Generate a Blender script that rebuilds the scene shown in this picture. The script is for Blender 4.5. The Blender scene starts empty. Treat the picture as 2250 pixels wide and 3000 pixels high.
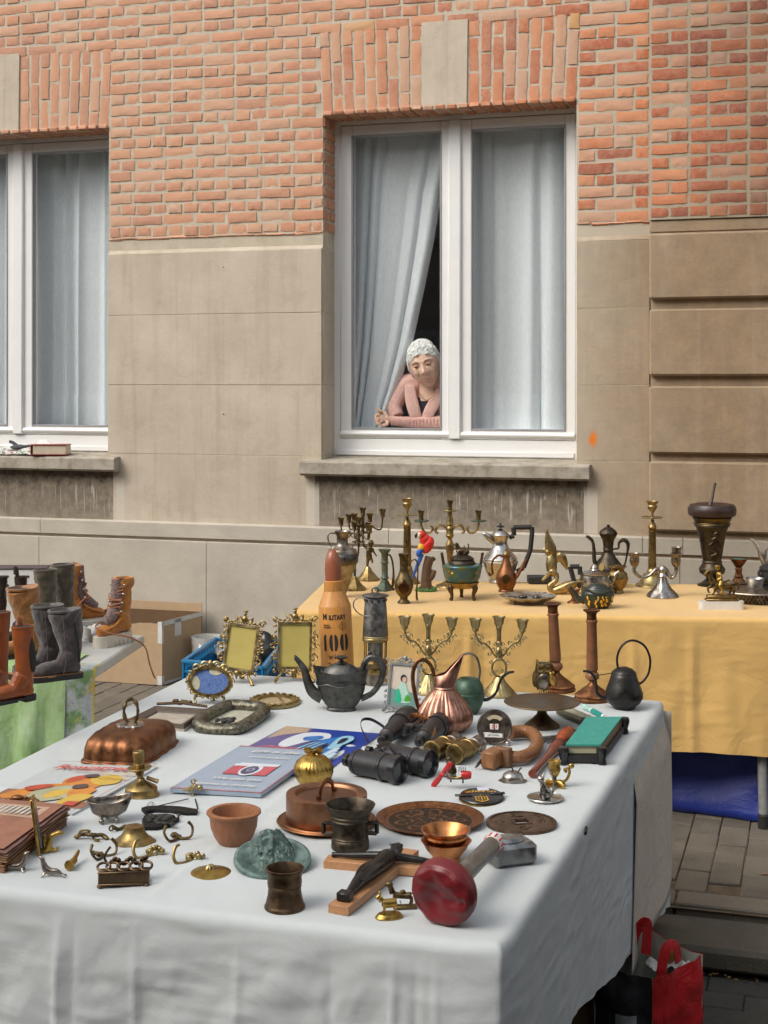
import bpy, math, random
from mathutils import Vector, Matrix, noise
from math import sin, cos, pi, radians, sqrt, atan2, exp
random.seed(7)
SC = bpy.context.scene
COL = SC.collection
# ------------------------------------------------------------------ camera, sky, sun, exposure
F = 4200.0            # focal length in pixels of a 2250 x 3000 picture
YAW = radians(17.03)  # the camera looks a little to the left of the facade's normal
EYE = 1.53            # eye height over the pavement
CY, SY = cos(YAW), sin(YAW)
cam_d = bpy.data.cameras.new('camera')
cam = bpy.data.objects.new('camera', cam_d); COL.objects.link(cam)
cam.location = (0, 0, EYE); cam.rotation_euler = (pi/2, 0, YAW)
cam_d.sensor_fit = 'VERTICAL'; cam_d.sensor_height = 36; cam_d.sensor_width = 27
cam_d.lens = F/3000*36; cam_d.shift_y = -0.125
cam_d.clip_start = .05; cam_d.clip_end = 400
SC.camera = cam
SUN_EL, SUN_AZ = radians(44), radians(-140)     # azimuth from +Y (into the facade) towards +X
wd = bpy.data.worlds.new('World'); SC.world = wd; wd.use_nodes = True
nt = wd.node_tree; nt.nodes.clear()
sky = nt.nodes.new('ShaderNodeTexSky'); sky.sky_type = 'NISHITA'; sky.sun_disc = False
sky.sun_elevation = SUN_EL; sky.sun_rotation = SUN_AZ; sky.air_density = 1.6; sky.dust_density = 4.0; sky.ozone_density = 1.0
bg = nt.nodes.new('ShaderNodeBackground'); bg.inputs['Strength'].default_value = .15
wo = nt.nodes.new('ShaderNodeOutputWorld')
hs = nt.nodes.new('ShaderNodeHueSaturation'); hs.inputs['Saturation'].default_value = .42     # a hazy, whitish sky
nt.links.new(sky.outputs[0], hs.inputs['Color']); nt.links.new(hs.outputs[0], bg.inputs[0]); nt.links.new(bg.outputs[0], wo.inputs[0])
sun_d = bpy.data.lights.new('sun', 'SUN'); sun_d.energy = .85; sun_d.angle = radians(34); sun_d.color = (1, .94, .85)
sun = bpy.data.objects.new('sun', sun_d); COL.objects.link(sun)
sdir = Vector((sin(SUN_AZ)*cos(SUN_EL), cos(SUN_AZ)*cos(SUN_EL), sin(SUN_EL)))
sun.rotation_euler = sdir.to_track_quat('Z', 'Y').to_euler()
sun.location = sdir*30
vs = SC.view_settings
vs.view_transform = 'Standard'; vs.look = 'None'; vs.gamma = 1; vs.use_curve_mapping = False; vs.exposure = 0.55
SC.cycles.max_bounces = 8; SC.cycles.transparent_max_bounces = 16
SC.cycles.use_denoising = True
SC.cycles.sample_clamp_indirect = 4

# ------------------------------------------------------------------ from the photograph's pixels to the place
def ray(px, py):
    u = (px-1125)/F; v = (py-1125)/F
    return (u*CY-SY, u*SY+CY, -v)
def P(px, py, z=0.0):                   # point on the horizontal plane at height z
    d = ray(px, py); t = (z-EYE)/d[2]
    return Vector((d[0]*t, d[1]*t, z)), t
def W(px, py, Y):                       # point on the plane parallel to the facade at Y
    d = ray(px, py); t = Y/d[1]
    return Vector((d[0]*t, Y, EYE+d[2]*t))
def WX(px, Y): return W(px, 1125, Y).x
def WZ(px, py, Y): return W(px, py, Y).z
def toPx(p):
    zc = -p[0]*SY+p[1]*CY; xc = p[0]*CY+p[1]*SY
    return 1125+F*xc/zc, 1125-F*(p[2]-EYE)/zc
ROAD = -.10; Z1 = .62; Z2 = .72; Z3 = .72; YW = 7.10

# ------------------------------------------------------------------ mesh building
def spl(pts, k=4, closed=False):
    n = len(pts); out = []; d = len(pts[0])
    for i in range(n if closed else n-1):
        if closed: a, b, c2, e = pts[i-1], pts[i], pts[(i+1) % n], pts[(i+2) % n]
        else: a, b, c2, e = pts[max(i-1, 0)], pts[i], pts[i+1], pts[min(i+2, n-1)]
        for j in range(k):
            t = j/k
            out.append(tuple(.5*(2*b[q]+(c2[q]-a[q])*t+(2*a[q]-5*b[q]+4*c2[q]-e[q])*t*t+(3*b[q]-a[q]-3*c2[q]+e[q])*t**3) for q in range(d)))
    if not closed: out.append(tuple(pts[-1]))
    return out
def R(ax, deg): return Matrix.Rotation(radians(deg), 4, ax)
def TR(x, y=0, z=0): return Matrix.Translation((x, y, z))
class MB:
    def __init__(s, M=None): s.v = []; s.f = []; s.M = M or Matrix()
    def at(s, M): s.M = M; return s
    def add(s, vs, fs):
        o = len(s.v); M = s.M
        s.v += [tuple(M @ Vector(p)) for p in vs]
        s.f += [tuple(i+o for i in f) for f in fs]
        return s
    def lathe(s, prof, n=24, c=(0, 0, 0), fl=None, sx=1, sy=1, k=0, fn=None):
        if k: prof = spl(prof, k)
        vs = []; rows = []
        for (r, z) in prof:
            if abs(r) < 1e-6: rows.append([len(vs)]); vs.append((c[0], c[1], c[2]+z)); continue
            row = []
            for i in range(n):
                a = 2*pi*i/n; rr = r
                if fl and fl[2] <= z <= fl[3]: rr = r*(1+fl[1]*(abs(cos(a*fl[0]/2))-.6))
                if fn: rr = r*fn(a, z)
                row.append(len(vs)); vs.append((c[0]+rr*cos(a)*sx, c[1]+rr*sin(a)*sy, c[2]+z))
            rows.append(row)
        fs = []
        for a, b in zip(rows, rows[1:]):
            for i in range(n):
                j = (i+1) % n
                if len(a) == 1 and len(b) == 1: break
                if len(a) == 1: fs.append((a[0], b[j], b[i]))
                elif len(b) == 1: fs.append((a[i], a[j], b[0]))
                else: fs.append((a[i], a[j], b[j], b[i]))
        if len(rows[0]) > 1: fs.append(tuple(reversed(rows[0])))
        return s.add(vs, fs)
    def tube(s, path, r, n=8, closed=False, flat=1.0, k=0, up=None):
        if k:
            rs0 = r if isinstance(r, (list, tuple)) else [r]*len(path)
            q = spl([tuple(p)+(ra,) for p, ra in zip(path, rs0)], k, closed); path = [p[:3] for p in q]; r = [p[3] for p in q]
        pts = [Vector(p) for p in path]; m = len(pts)
        rs = r if isinstance(r, (list, tuple)) else [r]*m
        tg = []
        for i in range(m):
            a = pts[i-1] if (i or closed) else pts[0]; b = pts[(i+1) % m] if (i < m-1 or closed) else pts[-1]
            t = (b-a); tg.append(t.normalized() if t.length > 1e-9 else Vector((0, 0, 1)))
        ref = Vector(up) if up else (Vector((0, 1, 0)) if abs(tg[0].y) < .9 else Vector((1, 0, 0)))
        nrm = (ref-tg[0]*ref.dot(tg[0])).normalized()
        vs = []
        for i in range(m):
            nrm = (nrm-tg[i]*nrm.dot(tg[i]))
            if nrm.length < 1e-6: nrm = tg[i].orthogonal()
            nrm.normalize(); bi = tg[i].cross(nrm)
            for j in range(n):
                a = 2*pi*j/n
                vs.append(tuple(pts[i]+nrm*(rs[i]*cos(a)*flat)+bi*(rs[i]*sin(a))))
        fs = []
        for i in range(m if closed else m-1):
            a, b = i*n, ((i+1) % m)*n
            for j in range(n):
                jj = (j+1) % n
                fs.append((a+j, a+jj, b+jj, b+j))
        if not closed: fs += [tuple(reversed(range(n))), tuple(range((m-1)*n, m*n))]
        return s.add(vs, fs)
    def ell(s, c, r, n=14, m=9, Rm=None):
        if not isinstance(r, (tuple, list)): r = (r, r, r)
        vs = []
        T = TR(*c) @ (Rm or Matrix())
        rows = []
        for i in range(m+1):
            t = -pi/2+pi*i/m
            if i in (0, m): rows.append([len(vs)]); vs.append(tuple(T @ Vector((0, 0, r[2]*sin(t))))); continue
            rows.append(list(range(len(vs), len(vs)+n)))
            for j in range(n):
                a = 2*pi*j/n; vs.append(tuple(T @ Vector((r[0]*cos(t)*cos(a), r[1]*cos(t)*sin(a), r[2]*sin(t)))))
        fs = []
        for a, b in zip(rows, rows[1:]):
            for i in range(n):
                j = (i+1) % n
                if len(a) == 1: fs.append((a[0], b[j], b[i]))
                elif len(b) == 1: fs.append((a[i], a[j], b[0]))
                else: fs.append((a[i], a[j], b[j], b[i]))
        return s.add(vs, fs)
    def box(s, c, d, bev=0, Rm=None, jit=0):
        T = TR(*c) @ (Rm or Matrix()); hx, hy, hz = d[0]/2, d[1]/2, d[2]/2; b = min(bev, hx*.9, hy*.9, hz*.9)
        if b <= 0:
            vs = [(x, y, z) for x in (-hx, hx) for y in (-hy, hy) for z in (-hz, hz)]
            fs = [(0, 1, 3, 2), (4, 6, 7, 5), (0, 4, 5, 1), (2, 3, 7, 6), (0, 2, 6, 4), (1, 5, 7, 3)]
        else:
            vs = []; ix = {}
            for sx in (-1, 1):
                for sy in (-1, 1):
                    for sz in (-1, 1):
                        for ax in range(3):
                            p = [sx*(hx-b), sy*(hy-b), sz*(hz-b)]; p[ax] = (sx*hx, sy*hy, sz*hz)[ax]
                            ix[(sx, sy, sz, ax)] = len(vs); vs.append(tuple(p))
            g = lambda x, y, z, a: ix[(x, y, z, a)]
            fs = []
            for q in (-1, 1):
                f = [g(q, -1, -1, 0), g(q, 1, -1, 0), g(q, 1, 1, 0), g(q, -1, 1, 0)]; fs.append(f if q > 0 else f[::-1])
                f = [g(-1, q, -1, 1), g(-1, q, 1, 1), g(1, q, 1, 1), g(1, q, -1, 1)]; fs.append(f if q > 0 else f[::-1])
                f = [g(-1, -1, q, 2), g(1, -1, q, 2), g(1, 1, q, 2), g(-1, 1, q, 2)]; fs.append(f if q > 0 else f[::-1])
            for a in (-1, 1):
                for e in (-1, 1):
                    f = [g(a, e, -1, 0), g(a, e, -1, 1), g(a, e, 1, 1), g(a, e, 1, 0)]; fs.append(f if a*e > 0 else f[::-1])
                    f = [g(a, -1, e, 0), g(a, 1, e, 0), g(a, 1, e, 2), g(a, -1, e, 2)]; fs.append(f if a*e > 0 else f[::-1])
                    f = [g(-1, a, e, 1), g(-1, a, e, 2), g(1, a, e, 2), g(1, a, e, 1)]; fs.append(f if a*e > 0 else f[::-1])
            for x in (-1, 1):
                for y in (-1, 1):
                    for z in (-1, 1):
                        f = [g(x, y, z, 0), g(x, y, z, 1), g(x, y, z, 2)]; fs.append(f if x*y*z > 0 else f[::-1])
        if jit: vs = [(p[0]+random.uniform(-jit, jit), p[1]+random.uniform(-jit, jit), p[2]+random.uniform(-jit, jit)) for p in vs]
        return s.add([tuple(T @ Vector(p)) for p in vs], fs)
    def prism(s, out, h, base=0.0):       # outline in x,y extruded from z=base to base+h
        n = len(out)
        vs = [(x, y, base) for x, y in out]+[(x, y, base+h) for x, y in out]
        fs = [tuple(reversed(range(n))), tuple(range(n, 2*n))]+[(i, (i+1) % n, (i+1) % n+n, i+n) for i in range(n)]
        return s.add(vs, fs)
    def ring(s, o, i, h, base=0.0, bev=0):      # a flat ring between two outlines of the same number of points
        n = len(o)
        vs = [(x, y, base) for x, y in o]+[(x, y, base+h-bev) for x, y in o]+[(x, y, base+h) for x, y in i]+[(x, y, base) for x, y in i]
        fs = []
        for a in range(n):
            b = (a+1) % n
            for q in range(4): r2 = (q+1) % 4; fs.append((q*n+a, q*n+b, r2*n+b, r2*n+a))
        return s.add(vs, fs)
    def grid(s, fn, nu, nv, wu=False, wv=False):
        vs = [fn(i/(nu if wu else nu-1), j/(nv if wv else nv-1)) for i in range(nu) for j in range(nv)]
        fs = []
        for i in range(nu if wu else nu-1):
            for j in range(nv if wv else nv-1):
                i2 = (i+1) % nu; j2 = (j+1) % nv
                fs.append((i*nv+j, i2*nv+j, i2*nv+j2, i*nv+j2))
        return s.add(vs, fs)
    def mesh(s, name, scale=1.0, ang=40, smooth=True):
        me = bpy.data.meshes.new(name)
        vs = s.v if scale == 1.0 else [(x*scale, y*scale, z*scale) for x, y, z in s.v]
        me.from_pydata(vs, [], s.f); 
        if smooth:
            me.shade_smooth()
            if ang < 180: me.set_sharp_from_angle(angle=radians(ang))
        return me
def link(name, me, mat, parent=None, **kw):
    o = bpy.data.objects.new(name, me); COL.objects.link(o)
    if mat is not None and me is not None and not me.materials: me.materials.append(mat)
    if parent is not None: o.parent = parent
    for k, v in kw.items():
        if v: o[k] = v
    return o
def fuse(o, vox, it=3, fac=.5):
    m = o.modifiers.new('fuse', 'REMESH'); m.mode = 'VOXEL'; m.voxel_size = vox; m.use_smooth_shade = True
    if it: q = o.modifiers.new('soften', 'SMOOTH'); q.factor = fac; q.iterations = it
    return o
class T:        # a thing standing at a pixel of the photograph on a horizontal plane; its meshes are drawn in photo pixels and scaled to metres
    def __init__(s, name, label, cat, px, py, z, group=None, rot=0, deep=0, k=1.0, lift=0):
        p, t = P(px, py, z)
        d = Vector((-SY, CY, 0))
        p = p+d*deep; t2 = -p.x*SY+p.y*CY
        s.s = t2/F*k; s.sn = (EYE-z)/t2
        s.o = bpy.data.objects.new(name, None); COL.objects.link(s.o)
        s.o.empty_display_size = .05
        s.o.location = (p.x, p.y, p.z+lift); s.o.rotation_euler = (0, 0, YAW+radians(rot))
        s.o['label'] = label; s.o['category'] = cat
        if group: s.o['group'] = group
    def part(s, name, mb, mat, parent=None, label=None, ang=40, vox=0, it=3):
        o = link(name, mb.mesh(name, s.s, ang), mat, parent or s.o, label=label)
        if vox: fuse(o, vox*s.s, it)
        return o
def tag(o, label, cat, group=None):
    o['label'] = label; o['category'] = cat
    if group: o['group'] = group
    return o
def dup(root, loc=None, rotz=None, label=None):
    r = root.copy(); COL.objects.link(r)
    if loc is not None: r.location = loc
    if rotz is not None: r.rotation_euler = (0, 0, rotz)
    if label: r['label'] = label
    for ch in list(root.children):
        c = ch.copy(); COL.objects.link(c); c.parent = r
        for g in list(ch.children):
            d = g.copy(); COL.objects.link(d); d.parent = c
    return r
def text_mesh(txt, size, bold=0.0, shear=0.0, space=1.0, depth=0.0, align='CENTER', wx=1.0):
    cu = bpy.data.curves.new('lettering', 'FONT'); cu.body = txt; cu.size = size; cu.offset = bold; cu.shear = shear
    cu.space_character = space; cu.align_x = align; cu.align_y = 'CENTER'; cu.extrude = depth; cu.resolution_u = 3
    o = bpy.data.objects.new('lettering', cu)
    me = bpy.data.meshes.new_from_object(o)
    bpy.data.objects.remove(o); bpy.data.curves.remove(cu)
    if wx != 1.0:
        for v in me.vertices: v.co.x *= wx
    return me
def warp_mesh(me, fn):
    for v in me.vertices: v.co = fn(v.co)
    me.update(); return me

# ------------------------------------------------------------------ materials
class NT:
    def __init__(s, name):
        s.m = bpy.data.materials.new(name); s.m.use_nodes = True; s.t = s.m.node_tree; s.t.nodes.clear()
        s.out = s.n('OutputMaterial')
    def n(s, typ, **kw):
        nd = s.t.nodes.new('ShaderNode'+typ)
        for k, v in kw.items(): setattr(nd, k, v)
        return nd
    def l(s, a, b): s.t.links.new(a, b)
    def coord(s, which='Object', scale=(1, 1, 1), rot=(0, 0, 0)):
        if which == 'Position': src = s.n('NewGeometry').outputs['Position']
        else: src = s.n('TexCoord').outputs[which]
        mp = s.n('Mapping'); mp.inputs['Scale'].default_value = scale; mp.inputs['Rotation'].default_value = rot
        s.l(src, mp.inputs[0]); return mp.outputs[0]
    def noise(s, vec, scale, det=4, rough=.55, dist=0):
        nd = s.n('TexNoise'); s.l(vec, nd.inputs['Vector']); nd.inputs['Scale'].default_value = scale
        nd.inputs['Detail'].default_value = det; nd.inputs['Roughness'].default_value = rough; nd.inputs['Distortion'].default_value = dist
        return nd.outputs['Fac']
    def ramp(s, fac, stops, interp='LINEAR'):
        r = s.n('ValToRGB'); r.color_ramp.interpolation = interp
        e = r.color_ramp.elements
        while len(e) < len(stops): e.new(.5)
        for el, (p, c) in zip(e, stops): el.position = p; el.color = (c if isinstance(c, (tuple, list)) else (c, c, c))[:3]+(1,) if isinstance(c, tuple) else (c, c, c, 1)
        s.l(fac, r.inputs[0]); return r.outputs[0]
    def mr(s, v, a, b, c=0.0, d=1.0):
        m = s.n('MapRange', interpolation_type='SMOOTHSTEP'); s.l(v, m.inputs[0])
        for i_, q in enumerate((a, b, c, d)): m.inputs[i_+1].default_value = q
        return m.outputs[0]
    def mix(s, fac, a, b, mode='MIX'):
        m = s.n('Mix', data_type='RGBA', blend_type=mode)
        for sock, val in ((m.inputs[0], fac), (m.inputs[6], a), (m.inputs[7], b)):
            if hasattr(val, 'is_output'): s.l(val, sock)
            elif isinstance(val, (int, float)): sock.default_value = val if sock.type == 'VALUE' else (val, val, val, 1)
            else: sock.default_value = tuple(val)[:3]+(1,)
        return m.outputs[2]
    def math(s, op, a, b=0.0, clamp=False):
        m = s.n('Math', operation=op, use_clamp=clamp)
        for sock, val in ((m.inputs[0], a), (m.inputs[1], b)):
            if hasattr(val, 'is_output'): s.l(val, sock)
            else: sock.default_value = val
        return m.outputs[0]
    def bump(s, h, strength=.3, dist=.002, prev=None):
        b = s.n('Bump'); b.inputs['Strength'].default_value = strength; b.inputs['Distance'].default_value = dist
        s.l(h, b.inputs['Height'])
        if prev is not None: s.l(prev, b.inputs['Normal'])
        return b.outputs[0]
    def bsdf(s, col, rough=.6, metal=0.0, nrm=None, **kw):
        p = s.n('BsdfPrincipled')
        for key, val in (('Base Color', col), ('Roughness', rough), ('Metallic', metal)):
            if hasattr(val, 'is_output'): s.l(val, p.inputs[key])
            elif isinstance(val, (int, float)): p.inputs[key].default_value = val
            else: p.inputs[key].default_value = tuple(val)[:3]+(1,)
        if nrm is not None: s.l(nrm, p.inputs['Normal'])
        for k, v in kw.items(): p.inputs[k.replace('_', ' ')].default_value = v
        s.l(p.outputs[0], s.out.inputs[0]); return p
MATS = {}
def metal(name, a, b, rough=.3, sc=60, bump=.15, met=1.0, spread=.18, dirt=None):
    a = tuple(x*.66 for x in a); b = tuple(x*.76 for x in b); rough = rough+.05
    k = NT(name); co = k.coord('Object')
    n1 = k.noise(co, sc, 5, .65); n2 = k.noise(co, sc*4, 3)
    f = k.ramp(n1, [(.35, 0.0), (.68, 1.0)])
    col = k.mix(f, a, b)
    if dirt:
        n3 = k.noise(co, sc*.7, 6, .7, 1.0); col = k.mix(k.ramp(n3, [(.48, 0.0), (.62, 1.0)]), col, dirt)
    # wear: grime settles in the hollows of a casting
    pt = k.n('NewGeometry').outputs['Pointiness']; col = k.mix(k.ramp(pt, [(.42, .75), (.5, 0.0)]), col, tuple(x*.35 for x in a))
    ro = k.ramp(n1, [(.3, max(.05, rough-spread*.5)), (.7, rough+spread)])
    k.bsdf(col, ro, met, k.bump(n2, bump, .001)); MATS[name] = k.m; return k.m
def plain(name, col, rough=.6, var=.25, sc=40, bump=.1, bsc=200, bd=.001, met=0.0, **kw):
    k = NT(name); co = k.coord('Object')
    n1 = k.noise(co, sc, 4, .6); n2 = k.noise(co, bsc, 3)
    c = k.mix(k.ramp(n1, [(.3, 0.0), (.7, 1.0)]), tuple(x*(1-var) for x in col), tuple(min(1, x*(1+var*.6)) for x in col))
    k.bsdf(c, rough, met, k.bump(n2, bump, bd), **kw); MATS[name] = k.m; return k.m
BRASS = metal('aged_brass', (.30, .20, .075), (.55, .39, .16), .30, 50)
GILT = metal('gilt_brass', (.50, .30, .06), (.74, .50, .16), .27, 60)
PALE_BRASS = metal('pale_brass', (.42, .32, .14), (.62, .49, .25), .30, 60)
DK_BRASS = metal('dark_brass', (.10, .075, .04), (.30, .215, .10), .36, 70)
COPPER = metal('copper', (.42, .16, .07), (.72, .33, .18), .28, 40)
COPPER2 = metal('bright_copper', (.60, .20, .06), (.85, .38, .15), .22, 30)
DK_COPPER = metal('dull_copper', (.20, .085, .04), (.40, .18, .085), .36, 40)
ROSE_COPPER = metal('rose_copper', (.40, .19, .13), (.66, .35, .26), .26, 40)
PEWTER = metal('pewter', (.10, .10, .095), (.20, .195, .18), .38, 60)
BRONZE = metal('dark_bronze', (.06, .05, .04), (.15, .12, .085), .36, 60)
BRONZE2 = metal('brown_bronze', (.12, .08, .05), (.22, .15, .09), .38, 50)
SILVER = metal('tarnished_silver', (.38, .34, .30), (.66, .62, .57), .20, 45)
SILVER2 = metal('clean_silver', (.62, .60, .57), (.80, .78, .74), .17, 40)
SILVER3 = metal('brown_tarnished_silver', (.22, .17, .13), (.55, .49, .43), .25, 30)
ALU = metal('cast_aluminium', (.36, .36, .36), (.50, .50, .49), .36, 60)
IRON = metal('cast_iron', (.06, .058, .056), (.13, .125, .12), .55, 80, .4, .8)
STEEL = metal('grey_steel', (.16, .155, .15), (.36, .345, .33), .38, 50)
VERDI = metal('verdigris', (.10, .17, .13), (.20, .27, .20), .5, 60, .3, .55, dirt=(.09, .06, .03))
GREENPOT = metal('green_enamel', (.05, .10, .065), (.10, .17, .12), .35, 30, .2, .5)
PATINA = metal('green_patina', (.09, .14, .125), (.26, .38, .345), .5, 30, .3, .35)
BLACKMET = metal('black_lacquer', (.016, .014, .013), (.03, .026, .024), .26, 40, .1, .3)
GUN = plain('black_leatherette', (.022, .022, .024), .42, .3, 60, .5, 900, .001)
BLACKP = plain('black_gloss', (.02, .02, .021), .2, .3, 60, .05)
BLACKM = plain('black_matt', (.018, .017, .017), .6, .3)
WOODB = plain('red_brown_wood', (.22, .085, .035), .45, .35, 30, .2, 120)
WOOD2 = plain('mid_brown_wood', (.20, .10, .048), .5, .35, 25, .3, 90)
WHITEP = plain('white_pvc', (.80, .80, .79), .32, .03, 8, .02)
PAPERW = plain('white_paper', (.72, .71, .68), .7, .06)
INK = plain('black_ink', (.02, .017, .015), .7, .1)
REDINK = plain('red_ink', (.62, .07, .04), .7, .1)
GLASSY = plain('lens_glass', (.03, .035, .04), .06, .2)
RUST = plain('rust', (.22, .07, .025), .8, .3)
TAPE = plain('white_tape', (.66, .65, .62), .5, .1, 60)
def wood(name, a, b, sc=12, stretch=(1, 1, .08), rough=.45, coat=0):
    k = NT(name); co = k.coord('Object', stretch)
    n1 = k.noise(co, sc*8, 5, .6, 1.5); n2 = k.noise(co, sc*30, 3)
    k.bsdf(k.mix(k.ramp(n1, [(.3, 0.0), (.7, 1.0)]), a, b), rough, 0, k.bump(n2, .1, .001), Coat_Weight=coat); MATS[name] = k.m; return k.m
BOTTLEW = wood('varnished_orange_wood', (.48, .20, .045), (.62, .29, .075), 6, (1, 1, .12), .38, .2)
BOTTLER = wood('red_varnished_wood', (.26, .075, .035), (.33, .105, .05), 6, (1, 1, .15), .32, .2)
CROSSW = wood('oak_slat', (.36, .17, .075), (.50, .26, .125), 8, (.12, 1, 1), .5)
HORNW = wood('honey_wood', (.17, .07, .025), (.30, .13, .05), 6, (1, 1, .6), .38)
BOWLW = wood('turned_bowl_wood', (.23, .085, .035), (.32, .135, .06), 5, (1, 1, .5), .45)
def suede(name, a, b, rough=.95, sc=25):
    k = NT(name); co = k.coord('Object'); n1 = k.noise(co, sc, 4, .65, .6); n2 = k.noise(co, 600, 2)
    k.bsdf(k.mix(k.ramp(n1, [(.35, 0.0), (.65, 1.0)]), a, b), rough, 0, k.bump(n2, .3, .001), Sheen_Weight=.35); MATS[name] = k.m; return k.m
SUEDE_G = suede('charcoal_suede', (.045, .037, .036), (.10, .083, .08))
SUEDE_T = suede('tan_suede', (.24, .085, .02), (.40, .17, .05))
SUEDE_O = suede('olive_suede', (.055, .042, .027), (.10, .078, .05))
SUEDE_OR = suede('orange_suede', (.38, .13, .018), (.50, .20, .035))
FUR = suede('brown_fleece', (.10, .06, .055), (.26, .175, .16), 1, 120)
LEATHER = plain('cognac_leather', (.30, .075, .018), .32, .3, 20, .1, 150)
LEATHER_D = plain('dark_brown_leather', (.035, .018, .014), .4, .3, 20)
REDLEATH = plain('red_leather', (.16, .012, .016), .38, .10, 14, .2, 160, .001)
RUBBER = plain('black_rubber', (.02, .019, .018), .6, .3)
CREAMSOLE = plain('cream_sole', (.62, .57, .47), .6, .08)
LACE = plain('tan_lace', (.36, .14, .06), .8, .2)
STRAP = plain('tan_strap', (.36, .13, .03), .5, .2)
STRAPB = plain('dark_strap', (.03, .02, .017), .45, .2)
SKIN = plain('skin', (.84, .54, .41), .5, .10, 30, .2, 160, .002)
HAIR = plain('white_hair', (.93, .92, .89), .6, .12, 60, .5, 300, .002)
KNIT = plain('pink_knit', (.85, .52, .45), .9, .12, 60, .6, 400, .002)
NAVY = plain('navy_knit', (.015, .014, .03), .8, .2)
LIP = plain('lips', (.58, .25, .20), .5, .1)
EYEW = plain('eye_white', (.62, .58, .54), .3, .05)
IRIS = plain('eye_iris', (.05, .04, .035), .25, .1)
SHADOWSKIN = plain('eyelid_skin', (.68, .38, .28), .55, .1)
# fabric
def cloth(name, col, var=.06, weave=500, wr=.5, crease=0, col2=None, rough=.9, blot=2.5, sheen=.1):
    k = NT(name); co = k.coord('Object')
    n1 = k.noise(co, blot, 5, .6); base = k.mix(k.ramp(n1, [(.3, 0.0), (.7, 1.0)]), tuple(x*(1-var) for x in col), col2 or tuple(min(1, x*(1+var)) for x in col))
    fine = k.noise(co, weave, 2)
    nb = k.bump(fine, .15, .001)
    wrn = k.noise(k.coord('Object', (1, 1, 1)), 7, 6, .62, .8); nb = k.bump(wrn, wr, .02, nb)
    if crease:
        nz = k.n('SeparateXYZ'); k.l(k.n('NewGeometry').outputs['True Normal'], nz.inputs[0]); hang = k.math('SUBTRACT', 1.0, k.math('MULTIPLY', k.math('ABSOLUTE', nz.outputs[2]), .95))   # creases are pulled flat on the table top
        for (r3, s3, sc3) in (((.3, .5, .4), (1, 1, 1), 5.0), ((.9, .2, 1.3), (1, .6, 1.5), 9.0), ((0, .6, .2), (.5, .5, 2), 14.0)):
            tn = k.n('TexNoise'); tn.noise_type = 'RIDGED_MULTIFRACTAL'; k.l(k.coord('Object', s3, r3), tn.inputs['Vector']); tn.inputs['Scale'].default_value = sc3; tn.inputs['Detail'].default_value = 4; tn.inputs['Roughness'].default_value = .5
            nb = k.bump(k.math('MULTIPLY', tn.outputs['Fac'], hang), crease, .010, nb)
    k.bsdf(base, rough, 0, nb, Sheen_Weight=sheen); MATS[name] = k.m; return k.m
WHITECLOTH = cloth('white_linen', (.50, .53, .53), .05, 600, .18, .5)
WHITETOP = WHITECLOTH
BEIGECLOTH = cloth('beige_linen', (.52, .46, .38), .08, 600, .5, .3)
YELLOW = cloth('yellow_cloth', (.66, .41, .13), .06, 700, .35, .3, rough=.8, sheen=.3)
BLUETARP = cloth('blue_tarp', (.006, .022, .22), .2, 200, .5, .2, rough=.5)
# ------------------------------------------------------------------ materials of the setting
def brick_mat():
    k = NT('handmade_brick')
    ob = k.n('ObjectInfo').outputs['Random']; isl = k.n('NewGeometry').outputs['Random Per Island']
    rnd = k.math('FRACT', k.math('ADD', ob, isl))
    base = k.ramp(rnd, [(0.0, (.50, .155, .065)), (.18, (.57, .20, .09)), (.36, (.60, .25, .125)), (.52, (.44, .125, .06)), (.66, (.56, .30, .19)), (.80, (.36, .105, .06)), (.90, (.52, .32, .22)), (.985, (.58, .32, .11))], 'CONSTANT')
    co = k.coord('Position'); n1 = k.noise(co, 38, 5, .7); n2 = k.noise(co, 150, 5, .75)
    col = k.mix(k.ramp(n1, [(.4, 0.0), (.75, .55)]), base, (.52, .34, .23))
    col = k.mix(k.ramp(n2, [(.56, 0.0), (.72, .6)]), col, (.20, .06, .03))
    # lime bloom left on the older part of the facade, soot on the pilaster
    sx = k.n('SeparateXYZ'); k.l(k.n('NewGeometry').outputs['Position'], sx.inputs[0])
    big = k.noise(co, 1.6, 4, .6)
    lime = k.math('MULTIPLY', k.mr(k.math('ADD', k.math('MULTIPLY', k.math('ADD', sx.outputs[0], 1.2), -.30), k.math('MULTIPLY', k.noise(co, 7, 5, .7), 1.0)), .35, 1.05), .55)
    col = k.mix(lime, col, (.60, .37, .25))
    soot = k.ramp(k.math('ADD', k.math('ADD', sx.outputs[0], .9), k.math('MULTIPLY', k.math('SUBTRACT', big, .5), 1.6)), [(.0, 0.0), (.6, .70)])
    col = k.mix(soot, col, (.12, .05, .035))
    h = k.math('ADD', k.math('MULTIPLY', n2, .5), n1)
    k.bsdf(col, .9, 0, k.bump(h, .7, .003)); return k.m
BRICK = brick_mat()
def mortar_mat():
    k = NT('lime_mortar'); co = k.coord('Position'); n1 = k.noise(co, 14, 5, .6); n2 = k.noise(co, 260, 3)
    sx = k.n('SeparateXYZ'); k.l(k.n('NewGeometry').outputs['Position'], sx.inputs[0])
    a = k.mix(k.ramp(n1, [(.3, 0.0), (.7, 1.0)]), (.46, .395, .30), (.57, .50, .40))
    a = k.mix(k.mr(k.math('ADD', sx.outputs[0], n1), -.7, .1, 0, .7), a, (.26, .20, .13))
    k.bsdf(a, .95, 0, k.bump(n2, .6, .003)); return k.m
MORTAR = mortar_mat()
SILL_Z0, SILL_Z1 = WZ(1300, 1401, YW-.06), WZ(1300, 1357, YW-.06)
PLZ = WZ(640, 1536, YW-.05)
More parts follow.
